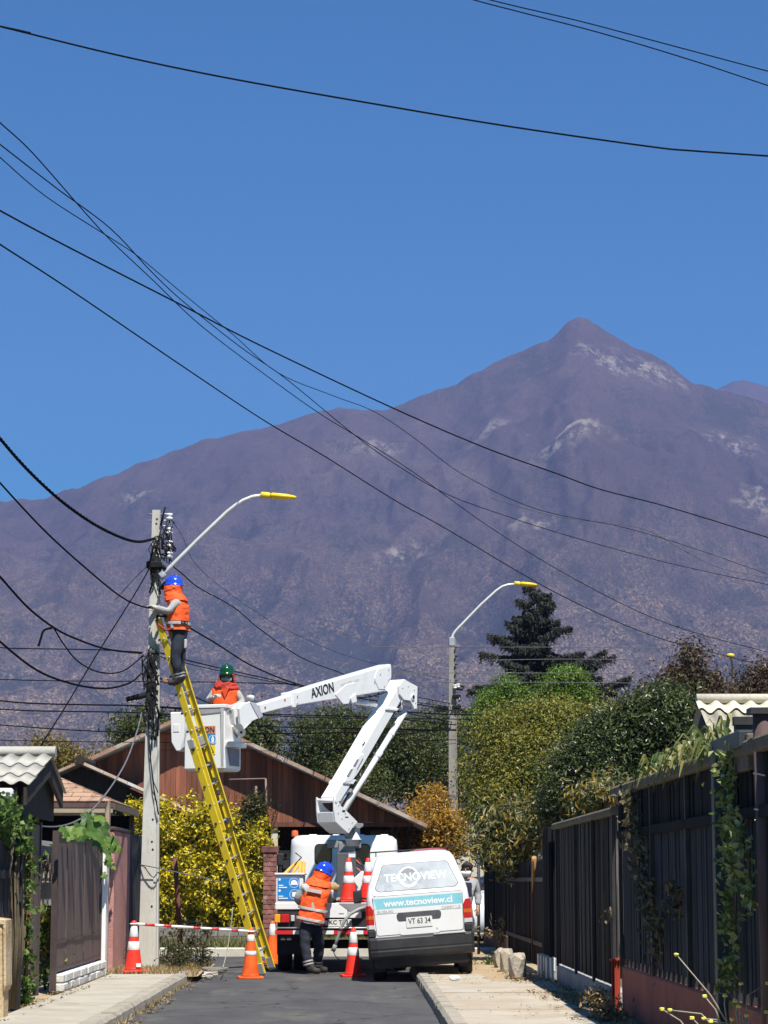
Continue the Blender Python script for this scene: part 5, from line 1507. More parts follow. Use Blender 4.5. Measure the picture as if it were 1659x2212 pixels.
MB().prism([bpt(0, .02, P(0, 1601, KY0).z), bpt(0, .5, P(0, 1601, KY0).z), bpt(0, .5, P(0, 1613, KY0).z), bpt(0, .02, P(0, 1613, KY0).z)], -U1 * .16).build('bucket_step', M_TW, bk, .012)
MB().prism([bpt(-.006, .10, P(0, 1614, KY0).z), bpt(-.006, .56, P(0, 1614, KY0).z), bpt(-.006, .56, P(0, 1652, KY0).z), bpt(-.006, .22, P(0, 1652, KY0).z)], -U1 * .008).build('step_shadow', mat('shadow_plate_grey', (.20, .20, .24), (.25, .25, .29), scale=4, rough=.6), bk, 0)  # shade under the step painted as a dark blue-grey panel
MB().prism([bpt(-.008, .30, P(0, 1556, KY0).z), bpt(-.008, .40, P(0, 1560, KY0).z), bpt(-.008, .44, P(0, 1556, KY0).z), bpt(-.008, .52, P(0, 1575, KY0).z), bpt(-.008, .46, P(0, 1590, KY0).z), bpt(-.008, .34, P(0, 1572, KY0).z)], -U1 * .012).build('mount_plate', mat('shadow_plate_grey', (.20, .20, .24)), bk)
z0, z1 = P(0, 1620, KY0).z, P(0, 1535, KY0).z
cb = MB().prism([bpt(bw1 + .005, .02, z1), bpt(bw1 + .26, .02, z1), bpt(bw1 + .235, .02, z0 + .14), bpt(bw1 + .15, .02, z0), bpt(bw1 + .08, .02, z0 + .0), bpt(bw1 + .005, .02, z0 + .06)], U2 * .34).build('bucket_side_box', M_TW, bk, .012)
MB().prism([bpt(bw1 + .10, .012, P(0, 1562, KY0).z), bpt(bw1 + .20, .012, P(0, 1562, KY0).z), bpt(bw1 + .20, .012, P(0, 1578, KY0).z), bpt(bw1 + .10, .012, P(0, 1578, KY0).z)], U2 * .008).build('box_hatch', WHTT, bk, .003)
# signs on the bucket face
def bsign(p0, p1, q0, q1, m, name):
    k = math.cos(beta)
    s_ = F_PX / KY0
    a0, a1 = (KX - p1) / s_ / k, (KX - p0) / s_ / k
    zz0, zz1 = P(0, q1, KY0).z, P(0, q0, KY0).z
    return MB().prism([bpt(a0, -.008, zz0), bpt(a1, -.008, zz0), bpt(a1, -.008, zz1), bpt(a0, -.008, zz1)], U2 * .006).build(name, m, bk), (a0 + a1) / 2, (zz0 + zz1) / 2, a1 - a0
s1, ca, cz, w = bsign(416, 465, 1567, 1583.5, mat('sign_orange', (.52, .22, .12), (.58, .26, .15), scale=4, rough=.5), 'brand_sign')
lettering('AXION', bpt(ca, -.011, cz), -U1, (0, 0, 1), .082, M_INK, s1, width=w * .9, bold=.02)
s2, ca, cz, w = bsign(425, 465, 1585.5, 1607, M_BLUE, 'harness_sign')
for i, dx in enumerate((-.11, 0.08)):
    c = bpt(ca + dx, -.011, cz)
    k = 24; vs = []
    for j in range(k):
        a = 2 * math.pi * j / k
        for r in (.066, .058): vs.append(c - U1 * (math.cos(a) * r) + Vector((0, 0, math.sin(a) * r)))
    MB().add(vs, [(2 * j, 2 * j + 1, (2 * j + 3) % (2 * k), (2 * j + 2) % (2 * k)) for j in range(k)]).build('pictogram_ring', M_PW, s2)
    MB().prism([c - U1 * u + Vector((0, 0, v)) for u, v in ((-.02, -.05), (.02, -.05), (.024, .01), (.012, .03), (.012, .05), (-.012, .05), (-.012, .03), (-.024, .01))], U2 * .002).build('pictogram_figure', M_PW, s2)
s3, ca, cz, w = bsign(443, 465, 1608.5, 1628.5, mat('sign_yellow', (.78, .58, .02), (.82, .62, .03), scale=4, rough=.5), 'hazard_sign')
c = bpt(ca, -.012, cz + .008)
tri = [(-.062, -.05), (.062, -.05), (0, .058)]
for i in range(3):
    u0, u1 = Vector(tri[i]), Vector(tri[(i + 1) % 3])
    MB().beam(c - U1 * u0.x + Vector((0, 0, u0.y)), c - U1 * u1.x + Vector((0, 0, u1.y)), .002, .009, (U1.z, 0, 1) if i == 0 else U1).build('triangle_edge', M_INK, s3)
MB().beam(c + Vector((0, 0, -.03)), c + Vector((0, 0, .02)), .002, .01, U1).build('hazard_bolt', M_INK, s3)
# linkage between bucket and arm head
for (px, py, r) in ((521, 1582, .07), (519, 1566, .055)):
    MB().tube([P(px, py, KY0 + .2), P(px, py, KY0 + .3)], r, 16).build('linkage_disc', M_TW, bk)
    MB().tube([P(px, py, KY0 + .19), P(px, py, KY0 + .2)], r * .3, 10).build('linkage_bolt', M_INK, bk)
MB().beam(P(508, 1578, KY0 + .3), P(540, 1545, KY0 + .42), .12, .16).build('linkage_arm', M_TW, bk, .01)
MB().tube([P(520, 1535, KY0 + .1), P(524, 1545, KY0 + .1), P(518, 1562, KY0 + .1)], .03, 8).build('control_hose', M_BLK, bk)
wl = MB().lathe([(0, -.05), (.035, -.04), (.05, 0), (.045, .03), (0, .045)], 12, Matrix.Translation(P(541, 1507, KY0 + .3)), sx=1.3).build('work_lamp', M_CLR, bk)
MB().tube([P(541, 1510, KY0 + .3), P(543, 1520, KY0 + .34)], .014, 6).build('lamp_stem', M_BLK, wl)

# ---- cones standing on the deck, hand pole leaning out over the tailboard
zc = zD + .008
def dcone(px, label, dy=.12, rz=.2):
    make_cone(label, Vector((P(px, 1945, TY + dy).x, TY + dy, zc)), RED, two, rotz=rz, h=.67, rb=.13, base=.15)
dcone(753, 'red traffic cone standing on the truck deck above the number plate', .20)
dcone(795, 'red traffic cone on the truck deck, partly hidden by the van', .26, .5)
t = thing('hand_pole', 'grey jointed work pole hanging out over the truck tailboard', 'pole', P(735, 2005, TY - .15))
MB().tube([P(798, 1957, TY - .02), P(775, 1964, TY - .1), P(757, 1974, TY - .16), P(745, 1988, TY - .18), P(737, 2004, TY - .18), P(728, 2030, TY - .18), P(723, 2045, TY - .18)], .026, 8).build('tube', mat('pole_grey', (.20, .205, .21), (.27, .275, .28), scale=6, rough=.5), t)
MB().tube([P(724.5, 2041, TY - .18), P(719, 2055, TY - .18)], .034, 10).build('tip', M_GREY, t)
MB().tube([P(737.5, 2002, TY - .18), P(735, 2009, TY - .18)], .034, 10).build('joint', M_GREY, t)
MB().tube([P(720, 2054, TY - .18), P(723, 2063, TY - .18), P(730, 2071, TY - .18), P(738, 2075, TY - .18)], .008, 6).build('cord', M_CABLE, t)
o = tag(put('canvas_bag', rock((0, 0, 0), (.001, .001, .001), M_GREY, 'tmp').data), 'round tan canvas bag at the hands of the worker by the truck', 'bag')
bpy.data.objects.remove(bpy.data.objects['tmp'])
bm = bmesh.new(); bmesh.ops.create_uvsphere(bm, u_segments=20, v_segments=14, radius=1)
for v in bm.verts:
    v.co = Vector((v.co.x * .088 * (1 + .08 * math.sin(5 * v.co.z)), v.co.y * .08, v.co.z * .075 + .008 * math.sin(7 * v.co.x)))
for f in bm.faces: f.smooth = True
me = bpy.data.meshes.new('canvas_bag'); bm.to_mesh(me); bm.free(); me.materials.append(mat('tan_canvas', (.33, .22, .10), (.42, .29, .14), scale=30, rough=.95, bump=.4, bscale=90))
o.data = me; o.location = P(721, 1917, TY - .06)
# ================================================================== white van with its right wheels on the pavement
ROLL = math.radians(-4.4)
van = thing('van', 'white delivery van with a turquoise web-address stripe, right wheels up on the pavement', 'van',
            (P(915, 1900, 33.2).x, 33.2, .052), Matrix.Rotation(ROLL, 3, 'Y') @ Matrix.Rotation(math.radians(-.6), 3, 'Z'))
M_VW = mat('van_white', (.72, .72, .71), (.77, .77, .76), scale=2, rough=.28, c3=(.60, .58, .54), s3=1.6, f3=(.62, .8), coat=.4, world_co=False)
M_BUMP = mat('bumper_plastic', (.022, .022, .024), (.036, .036, .038), scale=5, rough=.5, world_co=False)
def vp(mb, name, m, bev=0, parent=None, seg=1): return mb.build(name, m, parent or van, bev, seg, local=True)
VZ = [.30, .46, .60, .75, .95, 1.08, 1.18, 1.30, 1.45, 1.58, 1.66, 1.705, 1.73, 1.745]
def hw(z): return float(np.interp(z, [.3, .6, .95, 1.15, 1.30, 1.58, 1.66, 1.705, 1.73, 1.745], [.705, .722, .72, .708, .672, .575, .545, .51, .45, .36]))
def ry_(z): return float(np.interp(z, [.3, .6, 1.16, 1.60, 1.68, 1.72, 1.745], [.03, .0, .0, .25, .30, .37, .50]))
def fy(z): return float(np.interp(z, [.3, .6, 1.0, 1.6, 1.70, 1.745], [3.22, 3.25, 3.12, 2.55, 2.42, 2.25]))
rings = []
for z in VZ:
    w = hw(z); r = .10 if z < 1.6 else .16
    rings.append([Vector((p.x, p.y, z)) for p in rrect(-w, w, ry_(z), fy(z), r, z, 5)])
vp(MB().loft(rings), 'van_body', M_VW)
def vpt(u, z, e): return Vector((u, ry_(z) - e, z))
def vpoly(pts, e, th=None):
    """thin panel following the rear face"""
    pts = [vpt(u, z, e) for u, z in pts]
    return MB().prism(pts, (0, th or .004, 0))
def rpoly(x0b, x1b, x0t, x1t, z0, z1, r, n=5):
    out = []
    for (cx, cz, a0) in ((x1t - r, z1 - r, 0), (x0t + r, z1 - r, 90), (x0b + r, z0 + r, 180), (x1b - r, z0 + r, 270)):
        for i in range(n + 1):
            a = math.radians(a0 + 90 * i / n); out.append((cx + r * math.cos(a), cz + r * math.sin(a)))
    return out
# tailgate panel with a shut line, rear window, sticker film
def gate_outline(g): return rpoly(-.598 - g, .598 + g, -.62 - g, .62 + g, .625 - g, 1.158, .03)
vp(vpoly(gate_outline(.007), .0015), 'shut_line', M_BLK)
tg = vp(vpoly(gate_outline(0), .006), 'tailgate', M_VW)
def up_outline(g): return rpoly(-.62 - g, .62 + g, -.505 - g, .505 + g, 1.165, 1.598 , .05)
vp(vpoly(up_outline(.006), .0015), 'shut_line', mat('seal_grey', (.20, .20, .21), rough=.8))
vp(vpoly(up_outline(0), .005), 'tailgate_upper', M_VW)
M_WGLASS = mat('filmed_glass', (.32, .345, .365), (.46, .49, .50), scale=1.8, rough=.10, c3=(.22, .24, .27), s3=2.6, f3=(.52, .7), world_co=False, spec=.7)
vp(vpoly(rpoly(-.582, .582, -.482, .482, 1.213, 1.592, .07), .0075), 'window_seal', mat('seal_grey', (.20, .20, .21)))
win = vp(vpoly(rpoly(-.568, .568, -.470, .470, 1.222, 1.583, .065), .010), 'rear_window', M_WGLASS)
# logo on the glass: dark arc, pale disc, lettering
def vring(cu, cz, r0, r1, a0, a1, e, n=26):
    vs, fs = [], []
    for i in range(n + 1):
        a = math.radians(a0 + (a1 - a0) * i / n)
        vs += [vpt(cu + r0 * math.cos(a), cz + r0 * math.sin(a), e), vpt(cu + r1 * math.cos(a), cz + r1 * math.sin(a), e)]
    return MB().add(vs, [(2 * i, 2 * i + 1, 2 * i + 3, 2 * i + 2) for i in range(n)])
vp(vring(-.10, 1.395, .0, .125, 30, 150, .0125), 'logo_dark_cap', mat('logo_dark', (.07, .07, .11), (.16, .16, .2), scale=9, rough=.3), parent=win)
vp(vring(-.10, 1.395, .125, .142, -30, 212, .013), 'logo_ring', M_PW, parent=win)
vp(vring(-.10, 1.385, .09, .135, 200, 330, .0125), 'logo_ring', mat('logo_grey', (.36, .42, .46), rough=.4), parent=win)
M_PALECY = mat('logo_cyan', (.50, .66, .70), (.60, .73, .76), scale=7, rough=.4)
M_SHADOWCY = mat('logo_shade', (.34, .40, .44), rough=.4)
lettering('TECNOVIEW', (0, 0, 0), (1, 0, 0), (0, 0, 1), .105, M_SHADOWCY, win, width=.875, bold=.0, fn=lambda u, v: vpt(u - .002, 1.395 + v - .007, .0135)).matrix_parent_inverse = Matrix.Identity(4)
lettering('TECNOVIEW', (0, 0, 0), (1, 0, 0), (0, 0, 1), .105, M_PALECY, win, width=.875, bold=.015, fn=lambda u, v: vpt(u - .005, 1.40 + v, .0145)).matrix_parent_inverse = Matrix.Identity(4)
# turquoise stripe and web address
M_CYAN = mat('stripe_cyan', (.20, .52, .60), (.28, .60, .66), scale=3, rough=.35, world_co=False)
M_PALE = mat('stripe_pale', (.48, .66, .67), (.56, .73, .73), scale=3, rough=.4, world_co=False)
vp(vpoly([(-.616, .985), (.616, .985), (.612, 1.128), (-.612, 1.128)], .0075), 'stripe', M_CYAN, parent=tg)
vp(vpoly([(-.618, 1.135), (-.575, .99), (-.575, .985), (-.618, .985)][::1], .0085), 'stripe_end', M_PALE, parent=tg)
lettering('www.tecnoview.cl', (0, 0, 0), (1, 0, 0), (0, 0, 1), .088, M_PW, tg, width=.955, bold=.045, fn=lambda u, v: vpt(u, 1.055 + v * 1.0, .0095)).matrix_parent_inverse = Matrix.Identity(4)
M_EMB = mat('embossed_grey', (.42, .42, .42), rough=.4)
lettering('SUZUKI', (0, 0, 0), (1, 0, 0), (0, 0, 1), .034, M_EMB, tg, width=.225, bold=.03, fn=lambda u, v: vpt(u - .46, .945 + v, .0085)).matrix_parent_inverse = Matrix.Identity(4)
lettering('CARRY', (0, 0, 0), (1, 0, 0), (0, 0, 1), .034, M_EMB, tg, width=.175, bold=.03, fn=lambda u, v: vpt(u + .41, .945 + v, .0085)).matrix_parent_inverse = Matrix.Identity(4)
lettering('1.3', (0, 0, 0), (1, 0, 0), (0, 0, 1), .034, M_EMB, tg, width=.062, bold=.03, fn=lambda u, v: vpt(u + .548, .945 + v, .0085)).matrix_parent_inverse = Matrix.Identity(4)
vp(vpoly([(-.60, .916), (.60, .916), (.60, .921), (-.60, .921)], .0085), 'crease', M_EMB, parent=tg)
# handle recess, number plate
vp(vpoly(rpoly(-.305, .305, -.31, .31, .795, .915, .045), .0085), 'handle_recess', mat('recess_dark', (.05, .05, .055), (.10, .10, .105), scale=4, rough=.5), parent=tg)
vp(vpoly(rpoly(-.29, .29, -.29, .29, .61, .80, .05), .008), 'plate_recess', M_VW, parent=tg)
pl = vp(vpoly(rpoly(-.18, .18, -.18, .18, .705, .845, .01), .016, .006), 'number_plate', M_PLATE, parent=tg)
lettering('VT 63 34', (0, 0, 0), (1, 0, 0), (0, 0, 1), .075, M_INK, pl, width=.31, bold=.015, fn=lambda u, v: vpt(u, .79 + v, .0175)).matrix_parent_inverse = Matrix.Identity(4)
vp(vpoly([(.225, .655), (.25, .655), (.25, .68), (.225, .68)], .009), 'badge', M_EMB, parent=tg)
# lights wrapping the corners
for s in (-1, 1):
    for (z0, z1, m, nm) in ((.72, .775, M_CLR, 'reverse_lens'), (.778, .85, M_REDL, 'tail_lens'), (.853, .905, mat('amber_deep', (.55, .11, .015), rough=.15), 'indicator_lens'), (.908, 1.04, M_REDL, 'tail_lens')):
        rr = []
        for z in np.linspace(z0, z1, 3):
            w = hw(z) + .012
            tp = .0 if z < 1.0 else .035 * (z - 1.0) / .04
            rr.append([Vector((s * (.622 + tp), -.018, z)), Vector((s * (w - .035), -.022, z)), Vector((s * w, .01, z)), Vector((s * w, .12, z)), Vector((s * (.622 + tp), .05, z))][::s])
        vp(MB().loft(rr, smooth=False), nm, m)
    vp(MB().box((s * .668, .03, .655), (.115, .10, .115)), 'bumper_corner', M_BUMP, .02)
# bumper: upper roll, crease, lower skirt
prof = [(-.085, .600), (-.125, .575), (-.13, .44), (-.118, .425), (-.128, .41), (-.11, .335), (-.05, .30), (.1, .30), (.1, .60)]
rr = []
for u in (-.735, -.70, -.60, .60, .70, .735):
    k = .09 if abs(u) > .72 else (.03 if abs(u) > .65 else 0)
    rr.append([Vector((u, y + k if y < 0 else y, z)) for y, z in prof])
vp(MB().loft(rr, smooth=False), 'bumper', M_BUMP, .008)
vp(MB().beam((.18, -.128, .598), (.62, -.128, .598), .02, .012), 'bumper_trim', M_CLR)
vp(MB().mm(-.66, .66, .02, .5, .17, .34), 'underbody', M_CHAS, .04)
vp(MB().tube([(-.1, .1, .24), (-.1, .9, .26)], .06, 10), 'silencer', M_DSTEEL)
vp(MB().tube([(-.55, .62, .28), (.55, .62, .28)], .045, 10), 'rear_axle', M_CHAS)
vp(MB().mm(-.66, .66, .35, 3.0, .30, .50), 'floor_pan', M_CHAS)
def vwheel(x, y):
    M = Matrix.Translation((x, y, .265)) @ Matrix.Rotation(math.pi / 2, 4, 'Y')
    r, w = .268, .19
    o = vp(MB().lathe([(r * .58, -w / 2), (r * .9, -w / 2), (r * .985, -w * .38), (r, -w * .2), (r, w * .2), (r * .985, w * .38), (r * .9, w / 2), (r * .58, w / 2)], 28, M), 'wheel', M_BLK)
    vp(MB().lathe([(0, -w * .3), (r * .2, -w * .34), (r * .5, -w * .22), (r * .59, -w * .42), (r * .59, w * .42), (r * .5, w * .22), (0, w * .22)], 24, M), 'rim', M_GALV, parent=o)
for x in (-.60, .60):
    vwheel(x, .55); vwheel(x, 2.55)
    vp(MB().mm(x - .09, x + .09, .12, .135, .13, .36), 'mud_flap', M_BLK)
for s in (-1, 1):
    if s < 0: vp(MB().box((s * .85, 2.45, 1.16), (.13, .06, .19)), 'side_mirror', M_BLK, .025, seg=2)
    if s < 0: vp(MB().tube([(s * .68, 2.45, 1.12), (s * .80, 2.45, 1.14)], .014, 6), 'mirror_arm', M_BLK)
    # side glass
    vp(MB().add([Vector((s * (hw(1.22) + .003), .55, 1.22)), Vector((s * (hw(1.22) + .003), 2.1, 1.22)), Vector((s * (hw(1.56) + .003), 1.95, 1.56)), Vector((s * (hw(1.56) + .003), .6, 1.56))], [(0, 1, 2, 3) if s > 0 else (3, 2, 1, 0)]), 'side_window', M_GLASS)
vp(MB().add([vpt(u, z, 0) * 1 for u, z in ((0, 1), (0, 1), (0, 1))], []).mm(-.5, .5, 2.66, 2.68, 1.2, 1.5), 'windscreen', M_GLASS)
# the load on the van roof rack: a thin bar and a red bundle lying across it
t = thing('roof_bars', 'thin dark bars of the roof rack above the van roof', 'roof rack', P(930, 1836, 35))
for (a, b) in (((799, 1842), (985, 1829)),):
    MB().tube([P(*a, 35.2), P(*b, 35.2)], .011, 6).build('bar', M_BLK, t)
for px in (812, 870, 930, 984):
    MB().tube([P(px, 1841 - (px - 799) * .07, 35.2), P(px, 1852 - (px - 799) * .05, 35.2)], .009, 6).build('bracket', M_BLK, t)
t = thing('red_bundle', 'red cloth bundle lying along the van roof', 'bundle', P(915, 1838, 34.8))
MB().tube([P(885, 1841, 34.8), P(900, 1839, 34.8), P(920, 1837.5, 34.8), P(945, 1836, 34.8), P(965, 1836, 34.8)], [.015, .03, .034, .03, .015], 10).build('cloth', mat('red_cloth', (.22, .05, .06), (.30, .09, .10), scale=12, rough=.9), t)
# litter by the rear wheel
o = rock(G(982, 2113, .15), (.085, .08, .045), mat('paper_white', (.72, .72, .70), (.8, .8, .78), scale=8, rough=.9), 'crumpled_paper', seed=77)
tag(o, 'crumpled white paper on the pavement behind the van', 'litter')
# ================================================================== people
def skin(name, V, E, R, m, parent, sub=2, fold=0.0, seed=0):
    """one continuous surface grown along a skeleton with a radius at each joint"""
    me = bpy.data.meshes.new(name + '_skeleton')
    me.from_pydata([tuple(v) for v in V], E, [])
    o = bpy.data.objects.new(name + '_tmp', me); COL.objects.link(o)
    md = o.modifiers.new('skin', 'SKIN'); md.use_smooth_shade = True
    for i, r in enumerate(R):
        d = me.skin_vertices[0].data[i]
        d.radius = r if isinstance(r, tuple) else (r, r)
        d.use_root = (i == 0)
    s = o.modifiers.new('sub', 'SUBSURF'); s.levels = sub; s.render_levels = sub
    dg = bpy.context.evaluated_depsgraph_get()
    out = bpy.data.meshes.new_from_object(o.evaluated_get(dg))
    bpy.data.objects.remove(o); bpy.data.meshes.remove(me)
    out.name = name
    out.materials.clear(); out.materials.append(m)
    if fold > 0:
        n = len(out.vertices)
        co = np.zeros(n * 3, np.float32); out.vertices.foreach_get('co', co); co = co.reshape(-1, 3)
        no = np.zeros(n * 3, np.float32); out.vertices.foreach_get('normal', no); no = no.reshape(-1, 3)
        k = fbm(co[:, 0] * 9 + co[:, 2] * 14 + seed, co[:, 1] * 9 - co[:, 2] * 9, 3 + seed, 3) - .5
        co = co + no * (k * fold)[:, None]
        out.vertices.foreach_set('co', co.ravel())
    out.polygons.foreach_set('use_smooth', np.ones(len(out.polygons), dtype=bool))
    out.update()
    return put(name, out, parent)

M_SKIN = mat('skin', (.34, .20, .14), (.40, .25, .18), scale=12, rough=.55)
M_HAIR = mat('dark_hair', (.012, .010, .009), (.025, .02, .017), scale=20, rough=.7)
M_VEST = mat('vest_orange', (.82, .085, .012), (.88, .115, .018), scale=14, rough=.75, bump=.3, bscale=25)
M_REFL = mat('reflective_grey', (.34, .33, .32), (.42, .41, .40), scale=20, rough=.4)
M_SHIRT = mat('grey_shirt', (.30, .30, .29), (.40, .40, .385), scale=10, rough=.9, bump=.4, bscale=30)
M_TROU = mat('navy_trousers', (.014, .017, .028), (.028, .033, .048), scale=8, rough=.9, bump=.4, bscale=30)
M_BOOT = mat('boot_leather', (.022, .018, .016), (.045, .037, .032), scale=12, rough=.7)
M_GLOVE = mat('work_glove', (.38, .37, .35), (.48, .47, .44), scale=16, rough=.9)
M_HELB = mat('helmet_blue', (.012, .055, .52), (.015, .07, .58), scale=4, rough=.22, coat=.4)
M_HELG = mat('helmet_green', (.004, .045, .014), (.006, .06, .018), scale=4, rough=.18, coat=.5)
M_BLKC = mat('black_cloth', (.012, .012, .013), (.022, .022, .023), scale=12, rough=.95)

def orient(fwd, up):
    f = Vector(fwd).normalized(); u = Vector(up); u = (u - f * u.dot(f)).normalized(); s = f.cross(u)
    return Matrix((s, f, u)).transposed()      # columns: right, forward, up

def ring(c, right, fwd, a, b, n=20, p=2.4):
    out = []
    for i in range(n):
        t_ = 2 * math.pi * i / n
        cx, sy_ = math.cos(t_), math.sin(t_)
        k = (abs(cx) ** p + abs(sy_) ** p) ** (-1 / p)
        out.append(Vector(c) + right * (a * cx * k) + fwd * (b * sy_ * k))
    return out

def hand(V, E, R, w, dirv, palm, s=1.0, curl=.5):
    """palm and five bent fingers, appended to a skin skeleton at wrist index w"""
    d = Vector(dirv).normalized(); n = Vector(palm); n = (n - d * n.dot(d)).normalized(); sd = d.cross(n)
    base = Vector(V[w])
    pc = base + d * .055 * s
    V.append(pc); R.append((.036 * s, .018 * s)); E.append((w, len(V) - 1)); ip = len(V) - 1
    kn = base + d * .085 * s
    for q, L in ((-1.4, .062), (-.45, .074), (.5, .070), (1.4, .055)):
        k = kn + sd * (q * .017 * s); V.append(k); R.append(.0095 * s); E.append((ip, len(V) - 1))
        m1 = k + (d * math.cos(curl) + n * math.sin(curl)) * L * .55 * s; V.append(m1); R.append(.0088 * s); E.append((len(V) - 2, len(V) - 1))
        m2 = m1 + (d * math.cos(2.2 * curl) + n * math.sin(2.2 * curl)) * L * .5 * s; V.append(m2); R.append(.0075 * s); E.append((len(V) - 2, len(V) - 1))
    th = base + d * .035 * s - sd * .034 * s + n * .008 * s; V.append(th); R.append(.0115 * s); E.append((ip, len(V) - 1))
    t2_ = th + (d * .7 - sd * .55 + n * .4).normalized() * .04 * s; V.append(t2_); R.append(.0095 * s); E.append((len(V) - 2, len(V) - 1))

def person(label, J, fwd, hfwd, outfit, hup=(0, 0, 1), loc=None):
    """J: joints pelvis chest neck head, sh/el/wr L R, hip/kn/an L R; all world points"""
    J = {k: Vector(v) for k, v in J.items()}
    base = loc or Vector((J['pelvis'].x, J['pelvis'].y, min(J['anL'].z, J['anR'].z) - .08))
    t = thing('person', label, 'person', base, group=outfit.get('group'))
    up = (J['neck'] - J['pelvis']).normalized()
    TR = orient(fwd, up); right, tf = TR.col[0].copy(), TR.col[1].copy()
    HR = orient(hfwd, hup); hr, hf, hu = HR.col[0].copy(), HR.col[1].copy(), HR.col[2].copy()
    # ---- body: one continuous mesh with head, trunk, limbs, hands, feet
    V = [J['pelvis'], J['pelvis'].lerp(J['chest'], .5), J['chest'], J['neck'], J['head'] - hu * .085, J['head'] + hu * .005, J['head'] + hu * .095]
    R = [(.145, .10), (.13, .095), (.155, .105), (.055, .055), (.062, .070), (.078, .092), (.055, .065)]
    E = [(0, 1), (1, 2), (2, 3), (3, 4), (4, 5), (5, 6)]
    for s in 'LR':
        b = len(V)
        V += [J['sh' + s], J['el' + s], J['wr' + s]]; R += [.058, .042, .030]; E += [(2, b), (b, b + 1), (b + 1, b + 2)]
        hand(V, E, R, b + 2, J['wr' + s] - J['el' + s], outfit.get('palm' + s, Vector((0, 0, -1))))
    for s in 'LR':
        b = len(V)
        toe = outfit.get('toe' + s, tf)
        V += [J['hip' + s], J['kn' + s], J['an' + s], J['an' + s] + Vector(toe).normalized() * .13 + Vector((0, 0, -.045))]
        R += [.088, .058, .040, (.040, .028)]; E += [(0, b), (b, b + 1), (b + 1, b + 2), (b + 2, b + 3)]
    skin('body', V, E, R, M_SKIN, t, 2)
    # ---- clothes
    if outfit.get('shirt'):
        V, R, E = [J['chest'], J['pelvis'].lerp(J['chest'], .45), J['pelvis'] + up * .05, J['chest'].lerp(J['neck'], .7)], [(.175, .125), (.165, .12), (.165, .122), (.075, .075)], [(0, 1), (1, 2), (0, 3)]
        for s in 'LR':
            b = len(V); V += [J['sh' + s], J['sh' + s].lerp(J['el' + s], .55), J['el' + s], J['el' + s].lerp(J['wr' + s], .92)]
            R += [.068, .064, .060, .042]; E += [(0, b), (b, b + 1), (b + 1, b + 2), (b + 2, b + 3)]
        skin('shirt', V, E, R, outfit['shirt'], t, 2, .03, 2)
    V, R, E = [J['pelvis'] + up * .06, J['pelvis'] - up * .03], [(.168, .128), (.165, .13)], [(0, 1)]
    for s in 'LR':
        b = len(V); an = J['an' + s]
        V += [J['hip' + s], J['hip' + s].lerp(J['kn' + s], .5), J['kn' + s], J['kn' + s].lerp(an, .5), J['kn' + s].lerp(an, .95)]
        R += [.108, .098, .084, .078, .074]; E += [(1, b), (b, b + 1), (b + 1, b + 2), (b + 2, b + 3), (b + 3, b + 4)]
    tr = skin('trousers', V, E, R, outfit.get('trousers', M_TROU), t, 2, .035, 5)
    if outfit.get('bands'):
        for s in 'LR':
            for f in (.66, .80):
                c = J['kn' + s].lerp(J['an' + s], f); a = J['kn' + s].lerp(J['an' + s], f + .07)
                MB().tube([c, a], [.083, .082], 16, caps=False).build('leg_band', M_REFL, tr)
    for s in 'LR':
        a = J['an' + s]; toe = Vector(outfit.get('toe' + s, tf)).normalized()
        V = [a + Vector((0, 0, .10)), a + Vector((0, 0, -.01)), a - toe * .035 + Vector((0, 0, -.045)), a + toe * .07 + Vector((0, 0, -.045)), a + toe * .18 + Vector((0, 0, -.052))]
        skin('boot', V, [(0, 1), (1, 2), (1, 3), (3, 4)], [.066, .062, .050, .054, .044], outfit.get('boot', M_BOOT), t, 2)
    if outfit.get('gloves'):
        for s in 'LR':
            V, E, R = [J['el' + s].lerp(J['wr' + s], .80), J['wr' + s]], [(0, 1)], [.046, .038]
            hand(V, E, R, 1, J['wr' + s] - J['el' + s], outfit.get('palm' + s, Vector((0, 0, -1))), 1.18)
            skin('glove', V, E, R, outfit['gloves'], t, 2)
    # ---- vest as a shell round the trunk with reflective bands
    if outfit.get('vest'):
        pv_, ch, nk = J['pelvis'], J['chest'], J['neck']
        mids = [(pv_ - up * .02, .205, .155), (pv_ + up * .12, .195, .15), (pv_.lerp(ch, .6), .20, .15), (ch, .218, .155), (ch.lerp(nk, .45), .215, .145), (ch.lerp(nk, .75), .165, .12), (ch.lerp(nk, .92), .085, .085)]
        RS = [ring(c, right, tf, a, b) for c, a, b in mids]
        # creases
        for i, rr_ in enumerate(RS):
            for j, p in enumerate(rr_):
                k = .012 * math.sin(j * 2.1 + i * 1.7) + random.uniform(-.006, .006)
                rr_[j] = p + (p - Vector(mids[i][0])).normalized() * k
        vs = MB().loft(RS, (False, False)).build('vest', outfit['vest'], t)
        crumple(vs, 3, .020, 8, int(J['pelvis'].x * 10) % 7)
        for f, w in outfit.get('vest_bands', ((.10, .045), (.36, .045))):
            L = (ch - pv_).length
            c0, c1_ = pv_ + up * (L * f), pv_ + up * (L * f + w)
            crumple(MB().loft([ring(c0, right, tf, .224, .174, 28), ring(c0.lerp(c1_, .5), right, tf, .226, .176, 28), ring(c1_, right, tf, .224, .174, 28)], (False, False)).build('reflective_band', M_REFL, vs), 1, .012, 8, int(J['pelvis'].x * 10) % 7)
        if outfit.get('vest_back'):
            c = ch + up * .04 - tf * .178
            MB().beam(c - right * .10 - tf * .008, c + right * .12 - tf * .008, .012, .05, up).build('reflective_band', M_REFL, vs)
